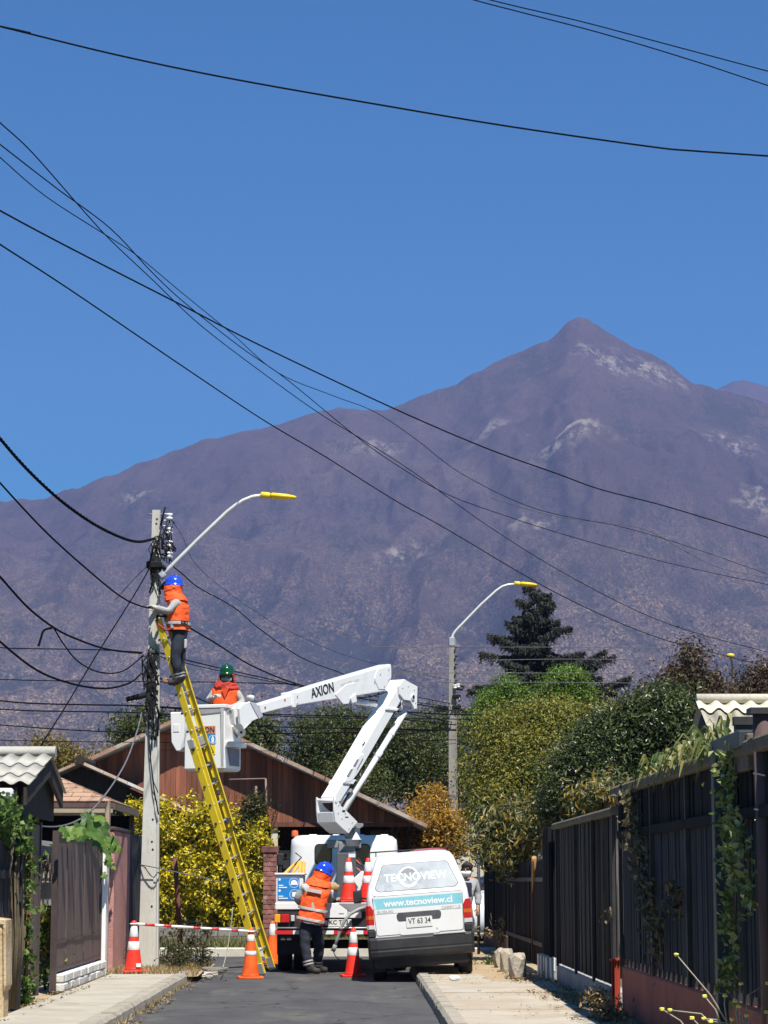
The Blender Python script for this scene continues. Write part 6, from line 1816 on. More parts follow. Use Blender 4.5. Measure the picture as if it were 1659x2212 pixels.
        if outfit.get('hood'):
            # flap from the helmet rim down over neck and shoulders
            hd = J['head']
            RS = [ring(hd + hu * .045, hr, hf, .112, .128), ring(hd + hu * .0, hr, hf, .118, .135), ring(hd - hu * .10, hr, hf, .122, .13), ring(J['neck'] + up * .02, right, tf, .16, .14), ring(ch.lerp(nk, .55), right, tf, .20, .16)]
            nn = len(RS[0])
            keep = [i for i in range(nn)]
            mb = MB(); vs_ = [p for r in RS for p in r]; fs = []
            for i in range(len(RS) - 1):
                for j in range(nn):
                    a_, b_ = i * nn + j, i * nn + (j + 1) % nn
                    ang = (j + .5) / nn * 2 * math.pi      # pi/2 is straight ahead
                    if i < 3 and abs(ang - math.pi / 2) < outfit.get('open', .75): continue
                    fs.append((a_, b_, b_ + nn, a_ + nn))
            mb.add(vs_, fs, 0, True)
            ho = mb.build('hood', outfit['hood'], t)
            sm = ho.modifiers.new('solid', 'SOLIDIFY'); sm.thickness = .008
            crumple(ho, 3, .026, 10, 3)
    # ---- head details
    hd = J['head']
    Mh = Matrix.Translation(hd) @ HR.to_4x4()
    def hp(x, y, z): return Mh @ Vector((x, y, z))
    V = [hp(0, .085, .012), hp(0, .112, -.022)]
    skin('nose', V, [(0, 1)], [.010, .016], M_SKIN, t, 1)
    for s in (-1, 1):
        MB().lathe([(0, -.012), (.011, -.006), (.013, 0), (.011, .006), (0, .012)], 10, Mh @ Matrix.Translation((s * .033, .088, .012))).build('eye', M_INK, t)
        MB().lathe([(0, -.03), (.012, -.02), (.018, 0), (.016, .02), (0, .032)], 10, Mh @ Matrix.Translation((s * .088, -.005, -.005))).build('ear', M_SKIN, t)
    MB().tube([hp(-.028, .094, -.062), hp(0, .101, -.060), hp(.028, .094, -.062)], .007, 6).build('mouth', mat('lips', (.26, .10, .09), rough=.5), t)
    if outfit.get('mask'):
        RS = []
        for z, a, b, y in ((-.015, .080, .03, .085), (-.045, .086, .035, .092), (-.085, .070, .03, .082), (-.112, .045, .02, .06)):
            RS.append([hp(math.cos(q) * a, y + math.sin(q) * b - .01, z) for q in np.linspace(math.pi * 1.02, -.02 * math.pi, 11)])
        mk = MB().loft(RS, (False, False), close=False).build('face_mask', outfit['mask'], t)
        sm = mk.modifiers.new('solid', 'SOLIDIFY'); sm.thickness = .004
    if outfit.get('helmet'):
        R_ = .132
        Mt = Mh @ Matrix.Translation((0, -.004, .045)) @ Matrix.Rotation(outfit.get('tilt', 0), 4, 'X')
        prof = [(R_ * 1.10, -.004), (R_ * 1.12, .004), (R_ * 1.0, .012), (R_ * .99, .045), (R_ * .92, .082), (R_ * .75, .115), (R_ * .5, .136), (R_ * .22, .146), (0, .148)]
        he = MB().lathe(prof, 24, Mt, sx=.88, sy=1.06).build('helmet', outfit['helmet'], t)
        br = [Mt @ Vector((math.cos(q) * R_ * .86, R_ * 1.0 * abs(math.sin(q)) + .015 + (.05 * math.sin(q) ** 2), -.002 - .012 * math.sin(q))) for q in np.linspace(.25, math.pi - .25, 12)]
        MB().prism(br + [Mt @ Vector((-R_ * .7, .06, .012)), Mt @ Vector((R_ * .7, .06, .012))], Mt.to_3x3() @ Vector((0, 0, .008))).build('peak', outfit['helmet'], he)
        MB().tube([Mt @ Vector((0, -.10, .118)), Mt @ Vector((0, 0, .154)), Mt @ Vector((0, .10, .118))], .012, 6).build('ridge', outfit['helmet'], he)
    if outfit.get('hair'):
        RS = [[hp(math.cos(q) * a, math.sin(q) * b - .012, z) for q in np.linspace(0, 6.2832, 17)[:-1]] for z, a, b in ((.01, .088, .098), (.045, .094, .108), (.08, .086, .10), (.108, .06, .072), (.122, .02, .03))]
        for k in (0, 1): RS[k] = [p if (Mh.inverted() @ p).y < .055 else Mh @ Vector(((Mh.inverted() @ p).x, .05, (Mh.inverted() @ p).z)) for p in RS[k]]
        MB().loft(RS).build('hair', outfit['hair'], t)
    if outfit.get('glasses'):
        for s in (-1, 1): MB().box(hp(s * .036, .098, .012), (.052, .012, .036), HR).build('sunglasses_lens', M_INK, t, .006)
        MB().beam(hp(-.085, .04, .018), hp(.085, .04, .018), .02, .006).build('sunglasses_frame', M_INK, t)
    return t, Mh, TR

# ---- worker up the ladder, seen from his left side, facing the pole
def JP(x, y, Y): return P(x, y, Y)
Yw = 35.25
rk = lambda f, off: LAD['B'] + LAD['ax'] * (LAD['L'] * f) + LAD['w'] * off + LAD['up']
f_ft = .818
footN, footF = rk(f_ft, .12), rk(f_ft, .31)
J = dict(pelvis=JP(386, 1360, Yw - .02), chest=JP(386, 1313, Yw), neck=JP(379, 1289, Yw), head=JP(374, 1271, Yw),
         shL=JP(380, 1302, Yw - .17), elL=JP(363, 1322, Yw - .24), wrL=JP(339, 1313, Yw - .17),
         shR=JP(384, 1302, Yw + .16), elR=JP(364, 1326, Yw + .22), wrR=JP(344, 1318, Yw + .10),
         hipL=JP(387, 1374, Yw - .10), knL=JP(378, 1425, Yw - .12), anL=JP(388, 1467, Yw - .06),
         hipR=JP(389, 1374, Yw + .10), knR=JP(388, 1424, Yw + .16), anR=JP(391, 1467, Yw + .16))
t, Mh, TR = person('worker in orange vest and blue helmet standing high on the ladder at the pole', J, (-1, .25, 0), (-1, .3, .05),
       dict(vest=M_VEST, shirt=M_SHIRT, helmet=M_HELB, hood=M_VEST, bands=True, gloves=M_GLOVE, hem=M_VEST, vest_bands=((.18, .045),), open=.55, group='utility workers in orange vests', palmL=Vector((0, 0, -1)), palmR=Vector((0, 0, -1)), toeL=(-1, .1, 0), toeR=(-1, .1, 0)))
# dark face shield raised off the helmet, tool belt, pouch
MB().prism([Mh @ Vector(p) for p in ((-.1, .10, .09), (.1, .10, .09), (.09, .20, -.02), (-.09, .20, -.02))], Mh.to_3x3() @ Vector((0, .006, .006))).build('face_shield', M_BLKC, t)
c = J['pelvis'] + Vector((0, 0, .05)); r_, f_ = TR.col[0], TR.col[1]
MB().loft([ring(c, r_, f_, .218, .168), ring(c + Vector((0, 0, .065)), r_, f_, .215, .165)], (False, False)).build('tool_belt', M_BLKC, t)
MB().box(JP(401, 1391, Yw - .16), (.045, .06, .14)).build('belt_pouch', M_GLOVE, t, .012)
MB().box(JP(372, 1352, Yw - .2), (.05, .05, .08)).build('belt_clip', M_ALU, t, .01)
MB().tube([JP(374, 1356, Yw - .2), JP(360, 1362, Yw - .2), JP(346, 1352, Yw - .2), JP(340, 1345, Yw - .1)], .016, 6).build('lanyard', mat('lanyard_red', (.35, .03, .03), rough=.8), t)
o = rock(JP(357, 1470, Yw - .22), (.055, .09, .05), mat('brown_leather', (.20, .11, .07), (.28, .17, .11), scale=9, rough=.8), 'tool_pouch', seed=5)
tag(o, 'small brown tool pouch hooked on the ladder beside the boots', 'pouch')

# ---- worker in the bucket, facing the camera
Yb = 36.42
Yb = 36.5
J = dict(pelvis=JP(478, 1566, Yb), chest=JP(487, 1504, Yb), neck=JP(489, 1477, Yb), head=JP(490, 1461, Yb - .03),
         shL=JP(510, 1491, Yb), elL=JP(525, 1518, Yb - .06), wrL=JP(511, 1523, Yb - .22),
         shR=JP(465, 1491, Yb), elR=JP(449, 1514, Yb - .06), wrR=JP(463, 1505, Yb - .24),
         hipL=JP(487, 1580, Yb), knL=JP(484, 1628, Yb - .05), anL=JP(480, 1648, Yb), hipR=JP(467, 1580, Yb), knR=JP(464, 1628, Yb - .05), anR=JP(462, 1648, Yb))
t, Mh, TR = person('worker in orange vest and green helmet standing in the raised bucket', J, (.05, -1, 0), (-.05, -1, -.12),
       dict(vest=M_VEST, shirt=M_SHIRT, helmet=M_HELG, hood=mat('hood_red', (.40, .03, .02), (.48, .05, .03), scale=10, rough=.8), mask=mat('mask_green', (.26, .36, .30), (.32, .42, .36), scale=10, rough=.8),
            gloves=M_GLOVE, hem=M_VEST, vest_bands=((.2, .045),), open=.8, group='utility workers in orange vests', palmL=Vector((-.5, 0, -1)), palmR=Vector((0, .3, -1)), toeL=(0, -1, 0), toeR=(0, -1, 0)))
RS = [ring(Mh @ Vector((0, 0, -.06)), Mh.to_3x3().col[0], Mh.to_3x3().col[1], .098, .10, 16), ring(J['neck'] - Vector((0, 0, .0)), TR.col[0], TR.col[1], .12, .11, 16), ring(J['chest'].lerp(J['neck'], .55), TR.col[0], TR.col[1], .13, .16, 16)]
MB().loft(RS, (False, False)).build('neck_scarf', M_BLKC, t)
c = J['chest'] + Vector((0, -.172, .02))
MB().prism([c + Vector(p) for p in ((-.06, 0, .09), (.06, 0, .09), (0, -.005, -.06))], (0, -.006, 0)).build('vest_placket', mat('vest_deep', (.55, .06, .012), rough=.8), t)

# ---- worker at the truck bed, back to the camera, leaning to the right
Yt = 36.05
J = dict(pelvis=JP(670, 1990, Yt), chest=JP(681, 1930, Yt + .06), neck=JP(690, 1903, Yt + .12), head=JP(697, 1889, Yt + .17),
         shL=JP(655, 1917, Yt + .02), elL=JP(641, 1945, Yt + .06), wrL=JP(660, 1956, Yt + .32),
         shR=JP(706, 1919, Yt + .12), elR=JP(713, 1943, Yt + .28), wrR=JP(716, 1928, Yt + .42),
         hipL=JP(660, 2004, Yt), knL=JP(658, 2046, Yt - .02), anL=JP(668, 2090, Yt - .05), hipR=JP(682, 2004, Yt + .06), knR=JP(690, 2045, Yt + .22), anR=JP(684, 2085, Yt + .35))
J['anL'].z = .10; J['anR'].z = .10
t, Mh, TR = person('worker in orange vest and blue helmet standing at the truck tailboard', J, (.15, .98, 0), (.8, .6, -.35),
       dict(vest=M_VEST, shirt=M_SHIRT, helmet=M_HELB, hood=M_VEST, bands=True, mask=WHT, gloves=M_GLOVE, hem=M_VEST, vest_back=True, vest_bands=((.02, .04), (.40, .04)), open=.7,
            group='utility workers in orange vests', palmL=Vector((0, 0, -1)), palmR=Vector((0, 0, -1)), toeL=(.8, -.2, 0), toeR=(.9, .3, 0)), hup=(.25, -.2, 1))
c = J['pelvis'] - Vector((0, 0, .0))
MB().loft([ring(c + Vector((0, 0, -.03)), TR.col[0], TR.col[1], .20, .155), ring(c + Vector((0, 0, .03)), TR.col[0], TR.col[1], .195, .15)], (False, False)).build('shirt_tail', M_SHIRT, t)

# ---- bystander beyond the van
Yo = 38.0
J = dict(pelvis=JP(1003, 1966, Yo), chest=JP(1007, 1918, Yo), neck=JP(1008, 1894, Yo), head=JP(1009, 1879, Yo - .02),
         shL=JP(1028, 1905, Yo), elL=JP(1033, 1935, Yo + .02), wrL=JP(1032, 1960, Yo - .05), shR=JP(988, 1905, Yo), elR=JP(980, 1935, Yo), wrR=JP(985, 1962, Yo - .05),
         hipL=JP(1012, 1974, Yo), knL=JP(1014, 2020, Yo - .03), anL=JP(1014, 2064, Yo), hipR=JP(994, 1974, Yo), knR=JP(993, 2020, Yo), anR=JP(993, 2064, Yo))
J['anL'].z = J['anR'].z = .22
t, Mh, TR = person('bystander with sunglasses and white mask half hidden behind the van', J, (-.15, -1, 0), (-.3, -1, -.05),
       dict(shirt=mat('grey_jacket', (.24, .25, .27), (.34, .35, .37), scale=12, rough=.9, bump=.4), hair=M_HAIR, glasses=True, mask=WHT, trousers=mat('charcoal_cloth', (.06, .062, .07), (.10, .10, .11), scale=9, rough=.9), toeL=(0, -1, 0), toeR=(0, -1, 0)))
RS = [ring(J['chest'] - Vector((0, 0, .12)), TR.col[0], TR.col[1], .13, .148, 16), ring(J['chest'] + Vector((0, 0, .03)), TR.col[0], TR.col[1], .12, .146, 16), ring(J['chest'].lerp(J['neck'], .5), TR.col[0], TR.col[1], .10, .13, 16)]
MB().loft(RS, (False, False)).build('waistcoat', mat('navy_cloth', (.012, .014, .03), (.02, .024, .045), scale=9, rough=.9), t)
# ================================================================== right side of the street
M_SLAT = mat('blue_black_slats', (.018, .021, .026), (.036, .041, .05), scale=5, stretch=(2, 2, .2), rough=.85, spec=.15, bump=.3, bscale=25, orand=.22, c3=(.075, .08, .085), s3=2.2, f3=(.58, .74))  # paler bluish patches put sunlit spots into the slat colour
M_SLAT2 = mat('dark_slats', (.009, .009, .010), (.018, .017, .018), scale=5, stretch=(2, 2, .2), rough=.9, spec=.12, bump=.3, bscale=25, orand=.25)
M_PLANK = mat('weathered_planks', (.026, .024, .022), (.062, .056, .05), scale=4, stretch=(3, 3, .25), rough=.95, spec=.12, bump=.5, bscale=22, orand=.6, c3=(.16, .13, .10), s3=2.2, f3=(.52, .68))
M_CAP = mat('mossy_cap', (.10, .082, .06), (.17, .14, .10), scale=5, rough=.95, bump=.5, c3=(.09, .10, .04), s3=3, f3=(.5, .65))
M_REDW = mat('oxide_red_wall', (.27, .085, .06), (.34, .115, .08), scale=3, stretch=(1, 1, .6), rough=.9, bump=.4, bscale=30, c3=(.17, .065, .05), s3=1.3, f3=(.5, .7))
M_GREYW = mat('grey_footing', (.26, .25, .24), (.38, .365, .35), scale=3, rough=.95, bump=.5, bscale=25, c3=(.16, .15, .14), s3=1.5, f3=(.5, .7))
M_TEAL = mat('teal_black_steel', (.020, .030, .036), (.034, .046, .052), scale=5, rough=.5)
X0 = FR
def slats(t, y0, y1, z0, z1, w, m, name='slat', x=X0, gap=.008, jit=.02, th=.018):
    y = y0
    while y < y1 - .01:
        ww = min(w * random.uniform(.92, 1.08), y1 - y)
        zz = z1 + random.uniform(-jit, jit)
        put(name, MB().box((0, 0, 0), (th, ww - gap, zz - z0)).mesh(name, m), t, Matrix.Translation((x + random.uniform(-.007, .007), y + ww / 2, (z0 + zz) / 2)) @ Matrix.Rotation(random.uniform(-.05, .05), 4, 'Z') @ Matrix.Rotation(random.uniform(-.004, .004), 4, 'X'))
        y += ww
# --- nearest fence: two tiers of dark slats on an oxide-red plinth
t = thing('slat_fence', 'near blue-black slat fence with mossy cap on a dark red plinth', 'fence', (X0, 20.5, .1))
MB().mm(X0 - .03, X0 + .13, 6.0, 23.55, 0, .57).build('plinth', M_REDW, t, .02)
slats(t, 6.1, 23.5, .635, 1.80, .115, M_SLAT)
slats(t, 6.1, 23.6, 1.87, 2.22, .115, M_SLAT2, jit=.005)
MB().mm(X0 - .05, X0 + .02, 6.1, 23.62, 1.795, 1.875).build('mid_rail', M_SLAT2, t, .006)
for k, (ya, yb) in enumerate(((6.1, 11.5), (11.5, 16.85), (17.0, 19.6), (19.6, 21.9), (21.9, 24.0))):
    MB().mm(X0 - .075, X0 + .075, ya + .005, yb - .005, 2.215, 2.315).build('cap', M_CAP, t, .02)
for y in (23.5, 21.0, 18.75, 17.05):
    MB().mm(X0 - .05, X0 - .012, y - .022, y + .022, .57, 2.21).build('post', M_BLKC if False else M_CHAS, t, .004)
for k in range(30):
    y = 14.5 + k * .3
    MB().mm(X0 - .02, X0 + .03, y - .03, y + .03, .572, .64).build('spacer', M_CHAS, t)
t = thing('steel_gatepost', 'square teal-black steel gatepost at the near end of the slat fence', 'post', (X0, 16.93, .1))
MB().mm(X0 - .10, X0 - .0, 16.86, 16.99, .05, 2.38).build('shaft', M_TEAL, t, .006)
MB().mm(X0 - .10, X0 + .0, 15.75, 16.86, 2.27, 2.38).build('lintel', M_TEAL, t, .006)
MB().mm(X0 - .05, X0 + .03, 15.7, 16.3, 2.12, 2.36).build('timber_block', M_CAP, t, .01)
t = thing('rusty_pipe', 'tall dark rusty pipe standing at the right frame edge', 'pipe', (2.74, 15.6, .1))
M_PIPE = mat('brown_pipe', (.060, .036, .034), (.095, .06, .055), scale=4, stretch=(1, 1, .4), rough=.75, bump=.2)
px = PX(1648, 1900, 2.66); 
MB().tube([(2.665, 15.36, -.05), (2.66, 15.36, 1.3), (2.652, 15.36, 2.46)], .066, 18).build('shaft', M_PIPE, t)
for z in (2.06, 1.83, 2.22):
    MB().tube([Vector((2.655 + math.cos(a) * .07, 15.36 + math.sin(a) * .07, z - .02 * math.cos(a))) for a in np.linspace(0, 6.283, 19)], .006, 6).build('wire_tie', M_GALV, t)
MB().mm(2.56, 2.74, 15.27, 15.45, 2.46, 2.50).build('cap', M_CHAS, t)
# --- red ribbed sheet at the joint of the two fences
t = thing('ribbed_sheet', 'upright strip of bright red ribbed sheet between two fence plinths', 'sheet metal', (X0 - .06, 23.85, .1))
M_REDS = mat('red_sheet', (.42, .075, .04), (.50, .10, .055), scale=4, stretch=(1, 1, .3), rough=.6)
pts = []
for k in range(13):
    pts.append(Vector((X0 - .10 + .115 * k / 12 - .02, 23.62 + .30 * k / 12 + (.035 if k % 4 in (1, 2) else 0), 0)))
rg = [[p + Vector((0, 0, z)) for p in pts] for z in (-.02, .62)]
o = MB().loft(rg, (False, False), smooth=False, close=False).build('sheet', M_REDS, t)
o.modifiers.new('solid', 'SOLIDIFY').thickness = .006
MB().beam(pts[0] + Vector((-.01, 0, .62)), pts[-1] + Vector((.01, 0, .62)), .03, .02).build('edge_bead', M_REDS, t)
# --- second fence: weathered planks on a grey footing
t = thing('plank_fence', 'weathered dark plank fence on a low grey footing, beyond the red sheet', 'fence', (X0, 27.5, .1))
MB().mm(X0 - .04, X0 + .12, 24.05, 31.0, 0, .31).build('footing', M_GREYW, t, .025)
slats(t, 24.1, 31.2, .335, 2.04, .17, M_PLANK, 'plank', jit=.012)
for y in (24.15, 26.3, 28.4, 30.95): MB().mm(X0 - .045, X0 - .012, y - .025, y + .025, .3, 2.05).build('post', M_CHAS, t)
for (ya, yb) in ((24.0, 27.3), (27.3, 31.25)): MB().mm(X0 - .07, X0 + .07, ya + .004, yb - .004, 2.045, 2.125).build('cap', M_CAP, t, .02)
# --- ribbed dark pier on a paint-dripped block
t = thing('pier_block', 'concrete block with white paint drips under the dark ribbed pier', 'block', (X0 - .02, 32.3, .1))
MB().mm(X0 - .13, X0 + .12, 31.35, 33.1, 0, .40).build('block', M_GREYW, t, .03)
for k, (y, z0, w) in enumerate(((32.9, .12, .03), (32.4, .05, .022), (31.9, .2, .02), (31.5, .1, .025))):
    MB().mm(X0 - .137, X0 - .128, y - w * 3, y + w * 3, z0, .395).build('paint_drip', M_WHITEP, t, .004)
for k, (u, z0, w) in enumerate(((-.09, .10, .012), (-.045, .22, .014), (.05, .12, .01))):
    MB().mm(X0 + u - w, X0 + u + w, 31.342, 31.352, z0, .395).build('paint_drip', M_WHITEP, t, .003)
t = thing('ribbed_pier', 'black ribbed sheet pier rising from the paint-dripped block', 'pier', (X0, 32.2, .4))
slats(t, 31.4, 33.0, .40, 2.08, .10, M_SLAT2, 'rib', x=X0 - .03, th=.05)
for u in (-.08, -.02, .05): MB().mm(X0 + u - .022, X0 + u + .022, 31.36, 31.40, .40, 2.08).build('rib', M_SLAT2, t, .006)
# --- board gate and far fence
t = thing('board_gate', 'black board gate beyond the ribbed pier, under the hanging shrub', 'gate', (X0, 37.3, .1))
slats(t, 33.35, 41.3, .18, 1.66, .30, M_SLAT2, 'board', jit=.006)
for z in (.5, 1.4): MB().mm(X0 - .04, X0 - .012, 33.35, 41.3, z - .03, z + .03).build('rail', M_CHAS, t)
t = thing('rust_stake', 'orange-brown rusted stake against the black board gate', 'stake', (X0 - .06, 33.9, .1))
MB().tube([PX(1150, 1930, X0 - .07), PX(1152, 1890, X0 - .07), PX(1154, 1852, X0 - .07)], [.006, .025, .035], 8).build('shaft', mat('orange_rust', (.32, .16, .05)), t)
MB().tube([PX(1150, 1928, X0 - .07), PX(1149, 2075, X0 - .07)], .012, 6).build('foot', M_RUST, t)
t = thing('far_fence', 'black fence on a brown plinth behind the bystander', 'fence', (X0, 45, .1))
MB().mm(X0 - .02, X0 + .12, 41.4, 48.8, 0, .42).build('plinth', mat('brown_plinth', (.14, .07, .05), (.19, .10, .07), scale=4, rough=.9), t, .02)
slats(t, 41.4, 48.8, .44, 1.90, .16, M_SLAT2, jit=.006)
t = thing('black_mast', 'slim black steel mast beside the bystander', 'mast', P(1034, 2064, 42.6) )
MB().tube([P(1034, 2072, 42.6), P(1034, 1842, 42.6)], .028, 10).build('shaft', M_CHAS, t)
MB().box(P(1034, 1921, 42.6), (.09, .06, .10)).build('lock_box', M_CHAS, t, .01)
# --- concrete lumps on the sand
M_LUMP = mat('stained_concrete', (.33, .29, .23), (.45, .40, .33), scale=4, rough=.95, bump=.6, bscale=25, c3=(.17, .15, .13), s3=4, f3=(.54, .62))
for i, (px_, py_, s, lab) in enumerate(((1080, 2090, (.11, .3, .22), 'leftmost of three concrete lumps by the black board gate'), (1095, 2099, (.12, .3, .24), 'middle of three concrete lumps by the black board gate'), (1118, 2114, (.14, .32, .25), 'rightmost and largest of three concrete lumps by the gate'))):
    g = G(px_, py_, .1)
    o = rock((g.x, g.y, .1 + s[2] * .55), s, M_LUMP, 'concrete_lump', seed=60 + i)
    tag(o, lab, 'rubble', 'concrete lumps by the gate')
weed('small green weed on the sand behind the van wheel', 1052, 2084, .3, .14, 300, .04, M_IVY, name='sand_weed', group='weeds along the right fence')
weed('small dead yellow shrub against the far black fence', 1076, 2062, .22, .75, 320, .06, M_DRY, name='dead_shrub', group='weeds along the right fence')
weed('grey dry weed at the foot of the grey footing', 1292, 2178, .16, .16, 420, .05, M_DRY, name='dry_weed', group='weeds along the right fence')
weed('grey dry weed nearest the red ribbed sheet', 1312, 2205, .16, .15, 380, .05, M_DRY, name='dry_weed', group='weeds along the right fence')

# --- climbers on the near fence
def vine(label, pts, n, spread, leaf, m, X=X0 - .07, group='climbers on the right fence', name='vine', up=.2):
    w = [PX(a, b, X) for a, b in pts]
    t = thing(name, label, 'climbing plant', w[-1], group=group)
    MB().tube(w, [.010] * len(w), 6).build('stem', M_STEM, t)
    seg = RNG.integers(0, len(w) - 1, n); f = RNG.random((n, 1))
    A_ = np.array([tuple(p) for p in w]); C = A_[seg] * (1 - f) + A_[seg + 1] * f + RNG.normal(size=(n, 3)) * np.array([.04, spread, spread * .6]) - np.array([.05, 0, 0])
    put('foliage', leaf_mesh('foliage', C, leaf, .6, m, up=up, outward=np.array([-.6, -.6, 0])), t)
M_VDARK = leafmat('vine_dark', [(.03, .035, .02), (.06, .065, .03), (.12, .10, .05), (.22, .15, .07)], trans=.25)
M_VGRN = leafmat('vine_green', [(.07, .11, .025), (.14, .20, .04), (.28, .33, .10), (.42, .45, .22)], trans=.3)
vine('dark leafy climber on the slat fence left of its second post', [(1365, 1712), (1372, 1740), (1371, 1790), (1385, 1830), (1392, 1870), (1400, 1900), (1405, 1950), (1425, 1990), (1428, 2080)], 420, .12, .07, M_VDARK)
vine('short climber sprig hanging in the middle of the slat fence', [(1458, 1915), (1472, 1925), (1470, 1945), (1468, 1985)], 90, .05, .06, M_VDARK)
vine('light green climber filling the gap behind the steel gatepost', [(1582, 1620), (1583, 1700), (1582, 1790), (1590, 1850), (1590, 1920), (1588, 2000), (1590, 2080), (1592, 2140)], 400, .05, .062, M_VGRN)
vine('sunlit climber sprays between the gatepost and the rusty pipe', [(1612, 1770), (1606, 1800), (1620, 1830), (1618, 1890), (1628, 1920), (1630, 1960)], 170, .07, .065, M_VGRN)
vine('tiny leaf sprig on the plank fence by the joint post', [(1318, 1960), (1320, 1975), (1317, 1990)], 16, .03, .05, M_VDARK)
# --- strap-leaved plant spilling over the cap
M_STRAP = leafmat('strap_leaves', [(.05, .09, .02), (.10, .14, .03), (.18, .20, .06), (.30, .26, .08), (.09, .13, .05)], trans=.3)
t = thing('strap_plant', 'strap-leaved plant spilling over the cap of the slat fence', 'plant', (X0 + .1, 19, 2.3))
vs, fs = [], []
for k in range(330):
    f = random.random(); f = f ** .8
    px_ = 1400 + 175 * f + random.uniform(-10, 10); base_y = 1690 - (px_ - 1400) * .30
    py_ = base_y - random.uniform(0, 10 + 46 * (.3 + .7 * f))
    c = PX(px_, py_, X0 + random.uniform(-.08, .25))
    d = Vector((random.uniform(-.8, .3), random.uniform(-1, 1), random.uniform(-.1, .8))).normalized(); L = random.uniform(.16, .34); w = random.uniform(.010, .02)
    s = d.cross(Vector((0, 0, 1))).normalized() * w
    p1 = c + d * L * .5 + Vector((0, 0, .02)); p2 = c + d * L * .9 + Vector((0, 0, -.10 - L * .25))
    b = len(vs); vs += [c - s * .6, c + s * .6, p1 + s, p1 - s, p2]; fs += [(b, b + 1, b + 2, b + 3), (b + 3, b + 2, b + 4)]
MB().add(vs, fs).build('foliage', M_STRAP, t)['kind'] = 'stuff'
MB().tube([PX(1405, 1695, X0 + .05), PX(1480, 1670, X0 + .08), PX(1560, 1620, X0 + .1)], .02, 6).build('stem', M_STEM, t)
# --- yellow-flowered weeds in the near corner
M_FLOW = mat('yellow_flower', (.62, .60, .08), (.72, .70, .16), scale=20, rough=.7)
M_STALK = mat('pale_stalk', (.24, .23, .17), (.34, .32, .24), scale=20, rough=.8)
t = thing('flowering_weed', 'thin-stalked weed with small yellow flower heads in the right corner', 'plant', (2.35, 14.9, .1))
def WP(x, y): return P(x, y, 15.0)
stalks = [((1590, 2240), (1535, 2150), (1461, 2062)), ((1560, 2240), (1515, 2190), (1447, 2182)), ((1570, 2240), (1545, 2180), (1522, 2152)), ((1575, 2240), (1565, 2170), (1566, 2150)), ((1600, 2240), (1590, 2190), (1601, 2125)),
          ((1600, 2240), (1598, 2170), (1588, 2162)), ((1620, 2240), (1600, 2190), (1596, 2174)), ((1610, 2240), (1615, 2150), (1659, 2124)), ((1600, 2240), (1630, 2193), (1656, 2186)), ((1580, 2240), (1550, 2203), (1520, 2200)), ((1590, 2240), (1570, 2210), (1535, 2206)), ((1600, 2240), (1580, 2210), (1582, 2202)), ((1495, 2240), (1470, 2205), (1430, 2180)), ((1530, 2240), (1510, 2215), (1495, 2199)), ((1605, 2240), (1608, 2215), (1613, 2194))]
for a, b, c in stalks:
    pa, pb_, pc_ = WP(*a), WP(*b), WP(*c)
    MB().tube([Vector((pa.x, pa.y, .08)), pa, pb_, pc_], [.006, .006, .005, .004], 6).build('stalk', M_STALK, t)
    rock(pc_, (.019, .019, .013), M_FLOW, 'flower_head', t, seed=int(a[0] + c[0]))

# --- house roof behind the near fence
t = thing('right_house', 'house with cream corrugated roof behind the right fence', 'house', (5.2, 25, 0))
M_CREAMR = mat('cream_fibre', (.52, .48, .38), (.62, .58, .47), scale=2.2, rough=.9, bump=.3, bscale=25, c3=(.36, .31, .22), s3=2.2, f3=(.56, .72), orand=.05)
zr, yr = P(1510, 1535, 26.0).z, 26.0
for q in range(3):
    xa = P(1510, 1535, yr).x + q * 1.05
    corrugated(xa, xa + 1.08, (23.2, zr - 1.25), (yr, zr + .02), wl=.19, amp=.03).build('roof_sheet', M_CREAMR, t)
    corrugated(xa - .02, xa + 1.08, (yr - .12, zr + .0), (yr + .16, zr + .13), wl=.19, amp=.03).build('ridge_flashing', M_CREAMR, t)
    corrugated(xa, xa + 1.08, (yr + 2.4, zr - 1.0), (yr + .1, zr + .05), wl=.19, amp=.03).build('roof_sheet', M_CREAMR, t)
xa = P(1510, 1535, yr).x
MB().tube([(xa - .01, yr + .12, zr + .14), (xa + 3.2, yr + .12, zr + .14)], .055, 10).build('ridge_cap', M_CREAMR, t)
MB().prism([(xa + .02, 23.2, zr - 1.3), (xa + .02, yr, zr - .05), (xa + .02, yr + 2.3, zr - 1.05), (xa + .02, yr + 2.3, 0), (xa + .02, 23.4, 0)], (.06, 0, 0)).build('gable_wall', M_DARKWOOD, t)
MB().mm(xa + .1, 8, 23.6, 23.7, 0, zr - 1.2).build('wall', M_DARKWOOD, t)
ga = PX(1605, 1548, 3.4)
MB().mm(3.05, 5.2, 19.0, 19.12, P(1620, 1552, 19.0).z - .05, P(1620, 1548, 19.0).z).build('gutter', M_CHAS, t)
MB().mm(3.06, 5.2, 19.02, 19.1, P(1620, 1552, 19.0).z - .45, P(1620, 1552, 19.0).z - .05).build('fascia', M_CHAS, t)
MB().mm(3.1, 3.2, 19.05, 19.15, 0, P(1620, 1552, 19.0).z - .1).build('post', M_CHAS, t)
for x in (3.2, 4.9): MB().beam((x, 19.1, P(1620, 1552, 19.0).z - .1), (x, 23.4, zr - 1.25), .06, .1).build('rafter', M_DARKWOOD, t)

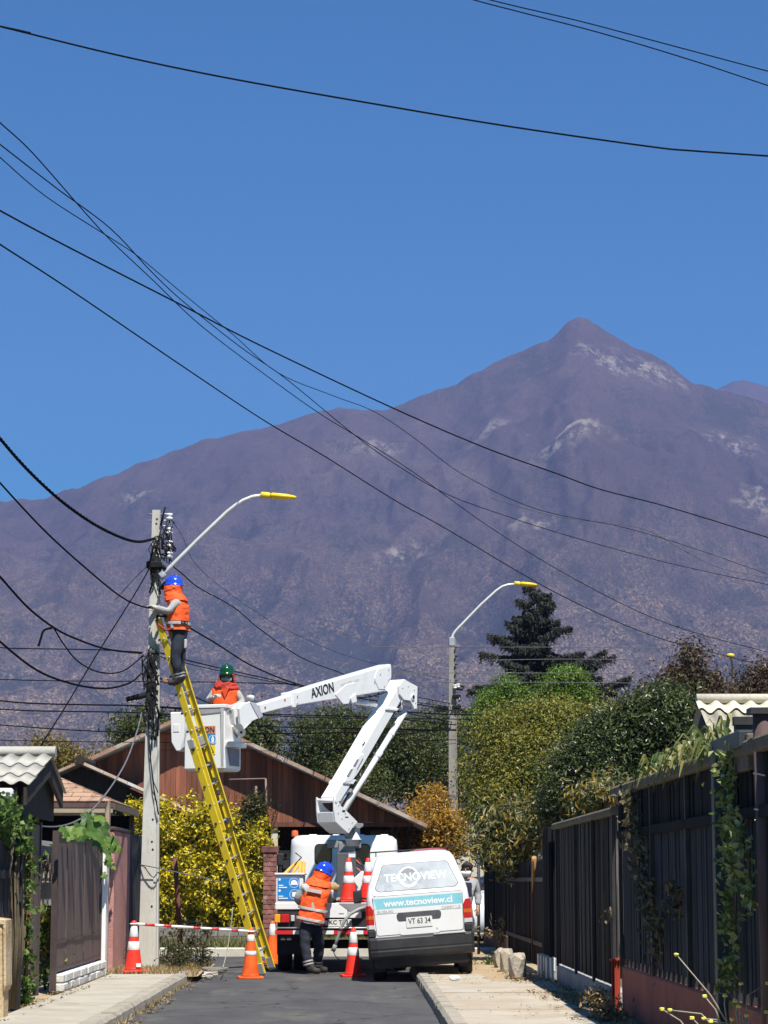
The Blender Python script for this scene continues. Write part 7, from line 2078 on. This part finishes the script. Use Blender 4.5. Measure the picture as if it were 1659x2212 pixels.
# ================================================================== trees and poles beyond
def TB(px, py, Y, rx, rz, ry=None):
    c = P(px, py, Y); s = F_PX / Y
    return ((c.x, c.y, c.z), (rx / s, (ry if ry else (rx + rz) / 2 / s), rz / s))
def gnd(px, Y): return (P(px, 1900, Y).x, Y, 0)
GL_OLIVE = leafmat('olive_gold_leaves', [(.09, .11, .018), (.17, .185, .03), (.26, .25, .04), (.34, .29, .05), (.11, .15, .022)])
GL_DARK = leafmat('glossy_dark_leaves', [(.025, .036, .012), (.05, .07, .02), (.08, .105, .03), (.14, .165, .05)], trans=.25, rough=.38, spec=.45)
GL_BRIGHT = leafmat('bright_green_leaves', [(.08, .15, .015), (.12, .21, .02), (.17, .27, .03), (.07, .12, .015)])
GL_BROWN = leafmat('bronze_leaves', [(.045, .03, .02), (.08, .052, .03), (.12, .075, .04), (.06, .055, .025), (.16, .10, .05)])
GL_ORANGE = leafmat('autumn_leaves', [(.30, .17, .025), (.46, .27, .03), (.54, .30, .04), (.36, .23, .04), (.18, .13, .03)])
GL_MID = leafmat('mid_green_leaves', [(.035, .052, .014), (.06, .085, .02), (.10, .12, .03), (.15, .14, .04)])
tree('backyard_tree', 'dull green tree behind the boom, between the gable and the far pole', gnd(760, 64), [TB(700, 1600, 64, 75, 62), TB(790, 1620, 64, 95, 80), TB(880, 1640, 65, 80, 80), TB(930, 1600, 66, 60, 70), TB(760, 1690, 63, 95, 50), TB(690, 1650, 64, 60, 50), TB(960, 1680, 64, 50, 70)], 42000, 280, .095, GL_MID, 'trees beyond the houses', spread=.3, limbs=12)
tree('autumn_tree', 'orange autumn-leaved tree right of the timber house', gnd(925, 55), [TB(930, 1770, 55, 50, 62), TB(905, 1815, 55, 40, 35), TB(955, 1800, 55, 45, 50), TB(935, 1715, 55, 16, 28), TB(975, 1825, 55, 30, 30), TB(890, 1835, 55, 40, 25)], 11000, 220, .085, GL_ORANGE, 'trees beyond the houses', spread=.2, limbs=10, trunk=.08)
tree('olive_tree', 'broad olive-gold tree right of the far lamp pole', gnd(1120, 52), [TB(1085, 1590, 52, 60, 48), TB(1150, 1570, 52, 80, 48), TB(1240, 1568, 52, 80, 48), TB(1310, 1570, 52, 70, 55), TB(1085, 1670, 52, 62, 80), TB(1160, 1650, 51.5, 95, 85), TB(1075, 1750, 52, 60, 75), TB(1120, 1740, 51, 85, 75), TB(1090, 1830, 51, 55, 40)], 64000, 380, .078, GL_OLIVE, 'trees beyond the houses', spread=.24, limbs=16, trunk=.2)
tree('citrus_tree', 'dense dark glossy tree behind the plank fence', gnd(1330, 36), [TB(1260, 1690, 37, 75, 75), TB(1340, 1610, 36.5, 85, 85), TB(1420, 1580, 36, 80, 85), TB(1300, 1620, 37, 60, 70), TB(1380, 1680, 36, 90, 60), TB(1450, 1640, 36, 60, 70), TB(1210, 1740, 37.5, 50, 45), TB(1480, 1560, 35.5, 40, 50)], 52000, 380, .068, GL_DARK, 'trees behind the right fence', spread=.19, limbs=16, trunk=.14)
tree('bronze_tree', 'bronze-leaved twiggy tree above the cream roof ridge', gnd(1480, 45), [TB(1480, 1490, 45, 62, 55), TB(1440, 1530, 45, 55, 45), TB(1490, 1425, 45, 18, 32), TB(1530, 1490, 45, 40, 40), TB(1400, 1540, 46, 40, 40), TB(1520, 1540, 45, 60, 40)], 12000, 260, .085, GL_BROWN, 'trees behind the right fence', spread=.2, limbs=14, trunk=.12, loose=.2)
tree('bronze_tree', 'bronze-brown tree at the right frame edge above the cream roof', gnd(1640, 47), [TB(1620, 1500, 47, 45, 42), TB(1670, 1480, 47, 60, 50), TB(1600, 1530, 47, 40, 30), TB(1680, 1540, 47, 70, 40)], 9000, 190, .085, GL_BROWN, 'trees behind the right fence', spread=.2, limbs=10, trunk=.12)
tree('bright_tree', 'bright green round tree top in front of the conifer', gnd(1225, 74), [TB(1225, 1472, 74, 36, 32), TB(1205, 1500, 74, 42, 32), TB(1252, 1500, 74, 34, 30)], 13000, 110, .085, GL_BRIGHT, 'trees beyond the houses', spread=.17, limbs=8)
tree('bright_tree', 'bright green tree left of the conifer foot', gnd(1090, 72), [TB(1100, 1480, 72, 26, 24), TB(1065, 1525, 72, 34, 34), TB(1125, 1515, 72, 28, 28), TB(1045, 1560, 72, 36, 36)], 13000, 120, .085, GL_BRIGHT, 'trees beyond the houses', spread=.17, limbs=8)
tree('roofline_tree', 'dark tree top showing behind the timber gable left of the bucket', gnd(310, 66), [TB(310, 1575, 66, 45, 35), TB(350, 1580, 66, 35, 32), TB(285, 1590, 66, 30, 28)], 5000, 90, .12, GL_MID, 'trees beyond the houses', spread=.3)
tree('roofline_tree', 'dark tree top showing behind the timber gable right of the bucket', gnd(545, 66), [TB(545, 1585, 66, 38, 40), TB(560, 1610, 66, 35, 35), TB(525, 1570, 66, 25, 30)], 5000, 90, .12, GL_MID, 'trees beyond the houses', spread=.3)
tree('yellowing_tree', 'small yellowing tree above the corrugated roof at far left', gnd(135, 60), [TB(130, 1640, 60, 32, 28), TB(95, 1625, 60, 30, 24), TB(155, 1650, 60, 20, 25)], 3500, 70, .10, leafmat('yellowing_leaves', [(.16, .13, .03), (.24, .17, .04), (.12, .11, .03)]), 'trees beyond the houses', spread=.25, trunk=.1)
tree('yellowing_tree', 'small yellowing tree just right of the corrugated roof', gnd(225, 62), [TB(200, 1650, 62, 30, 20), TB(240, 1640, 62, 20, 16)], 1600, 40, .10, leafmat('yellowing_leaves', [(.16, .13, .03)]), 'trees beyond the houses', spread=.22, trunk=.1)
# rhododendron-like shrub hanging over the gate: long narrow leaves
GL_LONG = leafmat('long_leaves', [(.05, .07, .015), (.10, .12, .03), (.20, .21, .08), (.36, .35, .22), (.42, .27, .04), (.14, .15, .05)], trans=.3)
tree('long_leaved_shrub', 'long-leaved shrub hanging over the black board gate', gnd(1115, 39.5), [TB(1110, 1800, 39, 60, 48, .45), TB(1070, 1810, 39.2, 40, 45, .4), TB(1150, 1790, 38.6, 38, 45, .4), TB(1095, 1845, 38.8, 55, 35, .35), TB(1130, 1760, 39, 35, 28, .3)], 6200, 200, .145, GL_LONG, 'trees behind the right fence', spread=.16, aspect=.24, trunk=.07, cat='shrub', limbs=14, droop=.7)
tree('long_leaved_shrub', 'pale-tipped long-leaved shrub above the plank fence', gnd(1280, 33), [TB(1275, 1725, 32.5, 40, 24, .4), TB(1310, 1710, 32, 35, 18, .35)], 1300, 50, .14, GL_LONG, 'trees behind the right fence', spread=.14, aspect=.24, trunk=.05, cat='shrub', limbs=8, droop=.4)

# --- dark conifer: drooping whorled branches
t = thing('conifer', 'tall dark drooping conifer behind the bright green trees', 'tree', gnd(1190, 82))
Yc = 82.0
tp, bt = P(1158, 1262, Yc), P(1195, 1900, Yc)
bt.z = 0
MB().tube([bt, bt.lerp(tp, .5) + Vector((.1, 0, 0)), tp], [.32, .18, .03], 8).build('trunk', MATS['bark'], t)
rc = random.Random(9)
CC, AX = [], []
br = MB()
Hc = tp.z
z = Hc - .15
while z > 4.2:
    dep = Hc - z
    for q_ in range(4 if dep < 1 else 8):
        c = bt.lerp(tp, (z + rc.uniform(-.12, .12)) / Hc)
        reach = min(5.0, .30 + .70 * dep) * rc.choice((.55, .8, 1.0, 1.2))
        a = rc.uniform(0, 6.283)
        d = Vector((math.cos(a), math.sin(a) * .8, 0))
        m_ = c + d * reach * .55 + Vector((0, 0, -.10 * reach))
        e = c + d * reach + Vector((0, 0, -.10 * reach + .16 * reach * rc.uniform(-.3, 1.1)))
        br.tube([c, m_, e], [.045, .03, .010], 5)
        side = Vector((-d.y, d.x, 0))
        for q in range(int(50 + 190 * reach)):
            u = .12 + .88 * rc.random() ** .8
            p = (c.lerp(m_, u * 2) if u < .5 else m_.lerp(e, u * 2 - 1))
            wd = .17 * (1.15 - .8 * u)
            off = side * rc.gauss(0, wd) + Vector((0, 0, -abs(rc.gauss(0, .13)) + .03))
            CC.append(tuple(p + off)); AX.append(tuple(d * .7 + side * (off.dot(side) * 3) + Vector((0, 0, -.75))))
    z -= .26 + .02 * dep
br.build('branches', MATS['bark'], t)['kind'] = 'stuff'
GL_CON = leafmat('conifer_needles', [(.010, .014, .010), (.018, .023, .016), (.03, .034, .024), (.045, .046, .034)], trans=.1, rough=.7)
put('crown', leaf_mesh('crown', np.array(CC), .17, .20, GL_CON, up=.2, axis=np.array(AX) * 2.5), t)

# --- pole and lamps farther off
M_POLE2 = mat('weathered_pole', (.20, .18, .16), (.29, .27, .24), scale=3, stretch=(1, 1, .25), rough=.9)
Yp = 60.0
t = thing('utility_pole', 'weathered concrete utility pole in the distance right of the boom', 'utility pole', gnd(977, Yp))
taper_pole(t, 979, 1800, 977, 1380, .27, .17, Yp, m=M_POLE2)
for py in (1398, 1416, 1434, 1452, 1470):
    MB().tube([P(982, py, Yp - .1), P(988, py, Yp - .1)], .03, 8).build('insulator', M_DSTEEL, t)
for py in (1503, 1526):
    MB().mm(P(970, 0, Yp).x, P(988, 0, Yp).x, Yp - .16, Yp + .12, P(0, py + 5, Yp).z, P(0, py - 3, Yp).z).build('clamp_band', M_CABLE, t, .02)
MB().tube([P(985, 1480, Yp), P(1003, 1484, Yp), P(998, 1490, Yp), P(986, 1488, Yp)], .03, 6).build('cable_loop', M_CABLE, t)
for (x, y) in ((983, 1483), (990, 1481)): spool(P(x, y, Yp - .1), .05, .05).build('insulator', M_PORC, t)
t = thing('street_lamp', 'curved-arm street lamp with yellow head on the distant pole beside the conifer', 'street lamp', (P(977, 1380, Yp).x, Yp, P(977, 1380, Yp).z), group='yellow street lamps')
lamp(t, [(976, 1392), (976, 1380), (979, 1370), (985, 1362), (1040, 1305), (1072, 1276), (1085, 1267), (1098, 1263), (1112, 1262)], .033, Yp, 1111, 1160, 1260, 1)
MB().box(P(976, 1386, Yp), (.14, .14, .22)).build('bracket', M_GALV, t, .01)
Y3 = 95.0
t = thing('street_lamp', 'small distant street lamp with yellow head seen end-on at the right', 'street lamp', gnd(1583, Y3), group='yellow street lamps')
MB().tube([gnd(1583, Y3), P(1583, 1490, Y3), P(1583, 1445, Y3), P(1580, 1425, Y3 - .6), P(1578, 1418, Y3 - 1.5)], [.10, .07, .05, .045, .045], 8).build('arm', M_POLE2, t)
c = P(1578, 1416, Y3 - 1.7)
MB().lathe([(0, -.10), (.12, -.07), (.17, 0), (.12, .07), (0, .09)], 14, Matrix.Translation(c)).build('lamp_head', M_LAMPY, t)

# --- pale garden wall and a parked car glimpsed beyond the bystander
t = thing('pale_wall', 'pale garden wall glimpsed beyond the bystander', 'wall', (3.0, 58, 0))
MB().mm(2.0, 4.2, 58, 58.15, 0, P(0, 1846, 58).z).build('render', mat('pale_render', (.50, .47, .40), (.58, .55, .47), scale=2, rough=.9), t)
MB().mm(1.98, 4.22, 57.98, 58.17, P(0, 1846, 58).z, P(0, 1846, 58).z + .06).build('coping', M_KERB2, t)
t = thing('parked_car', 'pale parked car half hidden behind the bystander', 'car', (2.9, 52.5, 0))
M_CARP = mat('car_silver', (.50, .52, .55), (.56, .58, .6), scale=2, rough=.3, coat=.4)
rings = []
for z, i_, yf, r in ((.3, .02, 0, .15), (.55, 0, 0, .2), (.88, .01, .05, .22), (.95, .06, .2, .2), (1.35, .20, .75, .2), (1.44, .28, .95, .18), (1.46, .4, 1.2, .15)):
    rings.append(rrect(2.1 + i_, 3.75 - i_, 50.3 + yf, 54.2 - yf * 1.2, r, z))
MB().loft(rings).build('body', M_CARP, t)
MB().prism([(2.35, 50.62, .98), (3.5, 50.62, .98), (3.38, 51.0, 1.34), (2.47, 51.0, 1.34)], (0, -.01, .008)).build('rear_window', M_GLASS, t)
for x in (2.22, 3.5): MB().mm(x - .08, x + .1, 50.27, 50.33, .68, .84).build('tail_lamp', M_REDL, t, .01)
for x in (2.2, 3.65):
    for y in (51.0, 53.5): wheel((x, y, .29), .29, .18, t)
# ================================================================== overhead cables
def smooth(pts, k=6):
    """Catmull-Rom through the given points"""
    P_ = [Vector(p) for p in pts]; out = []
    for i in range(len(P_) - 1):
        p0, p1, p2, p3 = P_[max(i - 1, 0)], P_[i], P_[i + 1], P_[min(i + 2, len(P_) - 1)]
        for q in range(k):
            u = q / k
            out.append(.5 * ((2 * p1) + (p2 - p0) * u + (2 * p0 - 5 * p1 + 4 * p2 - p3) * u * u + (3 * p1 - p0 - 3 * p2 + p3) * u ** 3))
    out.append(P_[-1]); return out
M_WIRE = mat('line_cable', (.006, .006, .008), (.010, .010, .012), scale=9, rough=.95, spec=.05)
M_WIREG = mat('grey_line', (.09, .09, .10), (.13, .13, .14), scale=9, rough=.8)
WIRES = 0
def cable(label, pts, Y0, Y1, r, m=None, group='overhead cables', twist=False, name='overhead_cable'):
    n = len(pts)
    xs = np.linspace(0, 1, n)
    w = [P(a, b, Y0 + (Y1 - Y0) * f) for (a, b), f in zip(pts, xs)]
    off = lambda q: q[0] <= -20 or q[0] >= 1690
    if off(pts[0]):                       # carry on to the next support outside the frame
        d = (w[0] - w[1]).normalized(); w = [w[0] + d * 14 + Vector((0, 0, .8 if d.z > .1 else .2)), w[0] + d * 5] + w
    if off(pts[-1]):
        d = (w[-1] - w[-2]).normalized(); w = w + [w[-1] + d * 5, w[-1] + d * 14 + Vector((0, 0, .4))]
    w = smooth(w)
    if twist:
        t = thing(name, label, 'cable', w[-1], group=group)
        w = smooth(w, 4)
        for s in range(3):
            q = []
            L = 0
            for i, p in enumerate(w):
                if i: L += (w[i] - w[i - 1]).length
                d = (w[min(i + 1, len(w) - 1)] - w[max(i - 1, 0)]).normalized()
                s1 = d.cross(Vector((0, 1, 0))).normalized(); s2 = s1.cross(d)
                a = L * 18 + s * 2.094
                q.append(p + (s1 * math.cos(a) + s2 * math.sin(a)) * r * .95)
            MB().tube(q, r, 6).build('strand', m or M_WIRE, t)
        return t
    o = MB().tube(w, r, 7).build(name, m or M_WIRE)
    return tag(o, label, 'cable', group)
cable('thick cable sweeping across the top of the sky from the left edge', [(-60, 44), (0, 57), (250, 118), (500, 170), (830, 228), (1100, 273), (1400, 316), (1500, 326), (1720, 341)], 15, 15, .0062)
cable('thinner upper wire crossing the top right corner of the sky', [(300, -200), (640, -108), (1060, 0), (1250, 45), (1450, 98), (1720, 170)], 17, 17, .0045)
cable('lower wire crossing the top right corner of the sky', [(250, -215), (600, -118), (1010, -4), (1120, 25), (1300, 72), (1500, 132), (1720, 205)], 17.3, 17.3, .0048)
cable('wire of the left bundle that starts highest at the left edge', [(-40, 225), (0, 265), (70, 330), (180, 455), (240, 520), (330, 605), (430, 700), (560, 800), (690, 893), (800, 960), (900, 1025), (1060, 1140), (1240, 1250), (1450, 1350), (1720, 1425)], 22, 60, .008)
cable('wire of the left bundle that starts second at the left edge', [(-40, 280), (0, 312), (120, 405), (240, 495), (330, 590), (400, 655), (520, 750), (620, 820), (760, 935), (850, 1000), (960, 1065), (1080, 1110), (1220, 1155), (1400, 1205), (1550, 1240), (1720, 1275)], 23, 62, .008)
cable('wire of the left bundle that starts third at the left edge', [(-40, 305), (0, 340), (100, 425), (240, 515), (300, 555), (390, 630), (500, 720), (600, 805), (720, 855), (810, 890), (900, 950), (1000, 1025), (1160, 1100), (1350, 1140), (1500, 1185), (1720, 1262)], 23, 56, .0065)
cable('thick cable running diagonally across sky and mountain to the right edge', [(-60, 420), (0, 455), (150, 535), (400, 663), (560, 745), (850, 882), (1050, 968), (1200, 1022), (1300, 1058), (1450, 1097), (1720, 1180)], 20, 42, .0095)
cable('lowest long diagonal cable, passing over the conifer top', [(-60, 485), (0, 528), (150, 625), (400, 795), (570, 908), (700, 985), (860, 1085), (960, 1140), (1200, 1280), (1400, 1370), (1560, 1415), (1720, 1455)], 20, 62, .0095)
cable('faint upper wire falling to the right edge below the thick diagonal', [(1060, 1075), (1200, 1115), (1380, 1140), (1470, 1185), (1560, 1228), (1720, 1258)], 50, 60, .008, M_WIREG)
# into the near pole
cable('thick twisted cable sagging to the top of the near pole', [(-40, 895), (0, 947), (60, 1015), (130, 1080), (200, 1130), (260, 1160), (300, 1170), (334, 1163)], 27, 35.25, .012, twist=True)
cable('single cable sagging to the pole beside the worker', [(-40, 995), (0, 1043), (100, 1150), (200, 1240), (260, 1288), (300, 1308), (330, 1314)], 27, 35.2, .012)
cable('cable with a splice sagging to the mid pole clamps', [(-40, 1205), (0, 1246), (60, 1312), (115, 1355), (160, 1378), (230, 1402), (305, 1411)], 26, 35.2, .014)
cable('thick lower cable sagging to the service drop bundle', [(-40, 1345), (0, 1386), (80, 1448), (160, 1478), (230, 1487), (280, 1475), (305, 1455)], 26, 35.2, .014)
cable('thin branch cable drooping from the splice to the pole', [(115, 1355), (140, 1395), (170, 1430), (215, 1452), (265, 1450), (310, 1415)], 31, 35.2, .010)
cable('short cable tail hanging from the splice', [(113, 1356), (95, 1362), (88, 1380), (83, 1396)], 31, 31, .016)
cable('straight thin stay wire running down-left from the pole head', [(326, 1222), (290, 1285), (210, 1412), (130, 1545), (55, 1660)], 35.3, 31, .010)
cable('faint stay wire beside the steep one at the pole head', [(326, 1218), (300, 1240), (250, 1295)], 35.3, 34, .005)
cable('cable falling right from the pole head behind the lamp arm', [(372, 1222), (400, 1245), (430, 1270), (505, 1312), (560, 1358), (650, 1420), (740, 1455), (830, 1490), (975, 1520)], 35.4, 60, .010)
cable('cable falling right from the ladder worker to the boom', [(345, 1320), (402, 1352), (470, 1392), (540, 1436), (625, 1472), (700, 1492), (800, 1512), (905, 1522), (977, 1535)], 35.5, 60, .014)
cable('lower cable falling right behind the bucket worker', [(345, 1410), (400, 1425), (470, 1442), (560, 1462), (680, 1490), (800, 1520), (900, 1545), (977, 1560)], 35.6, 60, .011)
cable('second lower cable close under the one behind the bucket worker', [(345, 1418), (400, 1432), (500, 1455), (620, 1478), (780, 1500), (977, 1528)], 35.6, 60, .008)
cable('cable from the pole passing under the bucket worker', [(345, 1465), (372, 1478), (420, 1505), (480, 1530), (560, 1565), (640, 1590), (760, 1598), (977, 1572)], 35.6, 60, .012)
cable('pale wire from the insulators down across the mountain', [(368, 1120), (395, 1160), (420, 1215), (480, 1270), (600, 1350), (760, 1420), (977, 1470)], 35.4, 60, .004)
cable('grey cable looping from the service drops down to the ivy', [(306, 1540), (296, 1580), (270, 1650), (225, 1720), (180, 1765), (130, 1785), (75, 1783), (30, 1765), (-20, 1735)], 35.1, 26, .012, M_WIREG)
cable('thin rope tied round the pole and running to the ladder', [(304, 1868), (345, 1876), (400, 1888), (440, 1896), (480, 1907)], 35.2, 35.3, .008, M_WIREG)
# level runs of the cross street, behind everything near
def span(label, y0, ym, y1, Y, r, m=None, x0=-60, x1=1720):
    xm = (x0 + x1) / 2
    cable(label, [(x0, y0), (x0 + (xm - x0) * .5, y0 + (ym - y0) * .75), (xm, ym), (xm + (x1 - xm) * .5, ym + (y1 - ym) * .25), (x1, y1)], Y, Y, r, m, 'level cables over the cross street')
span('upper dark level cable left of the pole', 1396, 1402, 1409, 45, .011, x1=310)
span('level twisted-looking cable low on the mountain at left', 1466, 1472, 1478, 48, .010, x1=640)
span('thick level cable just under the splice closure', 1508, 1522, 1530, 43, .014, x1=400)
span('thick level cable below the one under the splice closure', 1528, 1537, 1545, 43, .012, x1=400)
span('level cable crossing behind the bucket at shoulder height', 1528, 1545, 1566, 47, .011, x0=345, x1=985)
span('level cable crossing behind the bucket floor', 1545, 1572, 1578, 47, .011, x0=345, x1=985)
span('level cable along the top of the timber gable', 1562, 1585, 1576, 48, .012, x0=-60, x1=985)
span('thin level cable grazing the gable ridge', 1598, 1604, 1598, 48, .008, x0=-60, x1=985)
span('thin level cable in front of the gable boards', 1620, 1622, 1606, 50, .006, x0=340, x1=985)
span('pale level cable across the conifer middle', 1397, 1398, 1400, 58, .008, M_WIREG, x0=800, x1=1500)
span('pale level cable across the conifer skirt', 1426, 1424, 1426, 58, .008, M_WIREG, x0=1060, x1=1420)
span('pale level cable through the bright green tree tops', 1452, 1454, 1457, 58, .008, M_WIREG, x0=800, x1=1500)
span('pale level cable just above the olive tree', 1472, 1474, 1478, 58, .008, M_WIREG, x0=800, x1=1500)
span('dark thick level cable from boom to olive tree', 1535, 1545, 1565, 58, .016, x0=840, x1=1300)
span('dark level cable under the thick one at the far pole', 1545, 1552, 1556, 58, .012, x0=560, x1=1090)
span('dark low level cable at the far pole', 1572, 1576, 1578, 58, .012, x0=700, x1=1000)

# ================================================================== litter
def litter(name, label, x0, x1, y0, y1, n, z, size, m):
    X = RNG.uniform(x0, x1, n); Y = RNG.uniform(y0, y1, n)
    k = fbm(X * 1.7, Y * .8, 31, 3); keep = k > np.quantile(k, .5)
    C = np.stack([X, Y, np.full(n, z)], 1)[keep]
    tag(put(name, leaf_mesh(name, C, size, .6, m, up=3.5)), label, 'leaf litter', kind='stuff')
M_LIT = leafmat('fallen_leaves', [(.16, .10, .05), (.24, .16, .07), (.33, .25, .13), (.10, .08, .05)], trans=.1)
litter('leaf_litter', 'fallen leaves and grit along the left kerb gutter', KL + .01, KL + .22, 20, 35, 700, .012, .035, M_LIT)
litter('leaf_litter', 'fallen leaves and grit at the foot of the right fence', 2.0, 2.6, 18, 34, 1500, .135, .04, M_LIT)
litter('leaf_litter', 'sparse grit and leaves on the right pavement path', 1.0, 2.1, 18, 36, 500, .137, .025, M_LIT)
litter('leaf_litter', 'dry leaves along the foot of the left gates', FL + .05, FL + .35, 22, 33, 500, .135, .035, M_LIT)
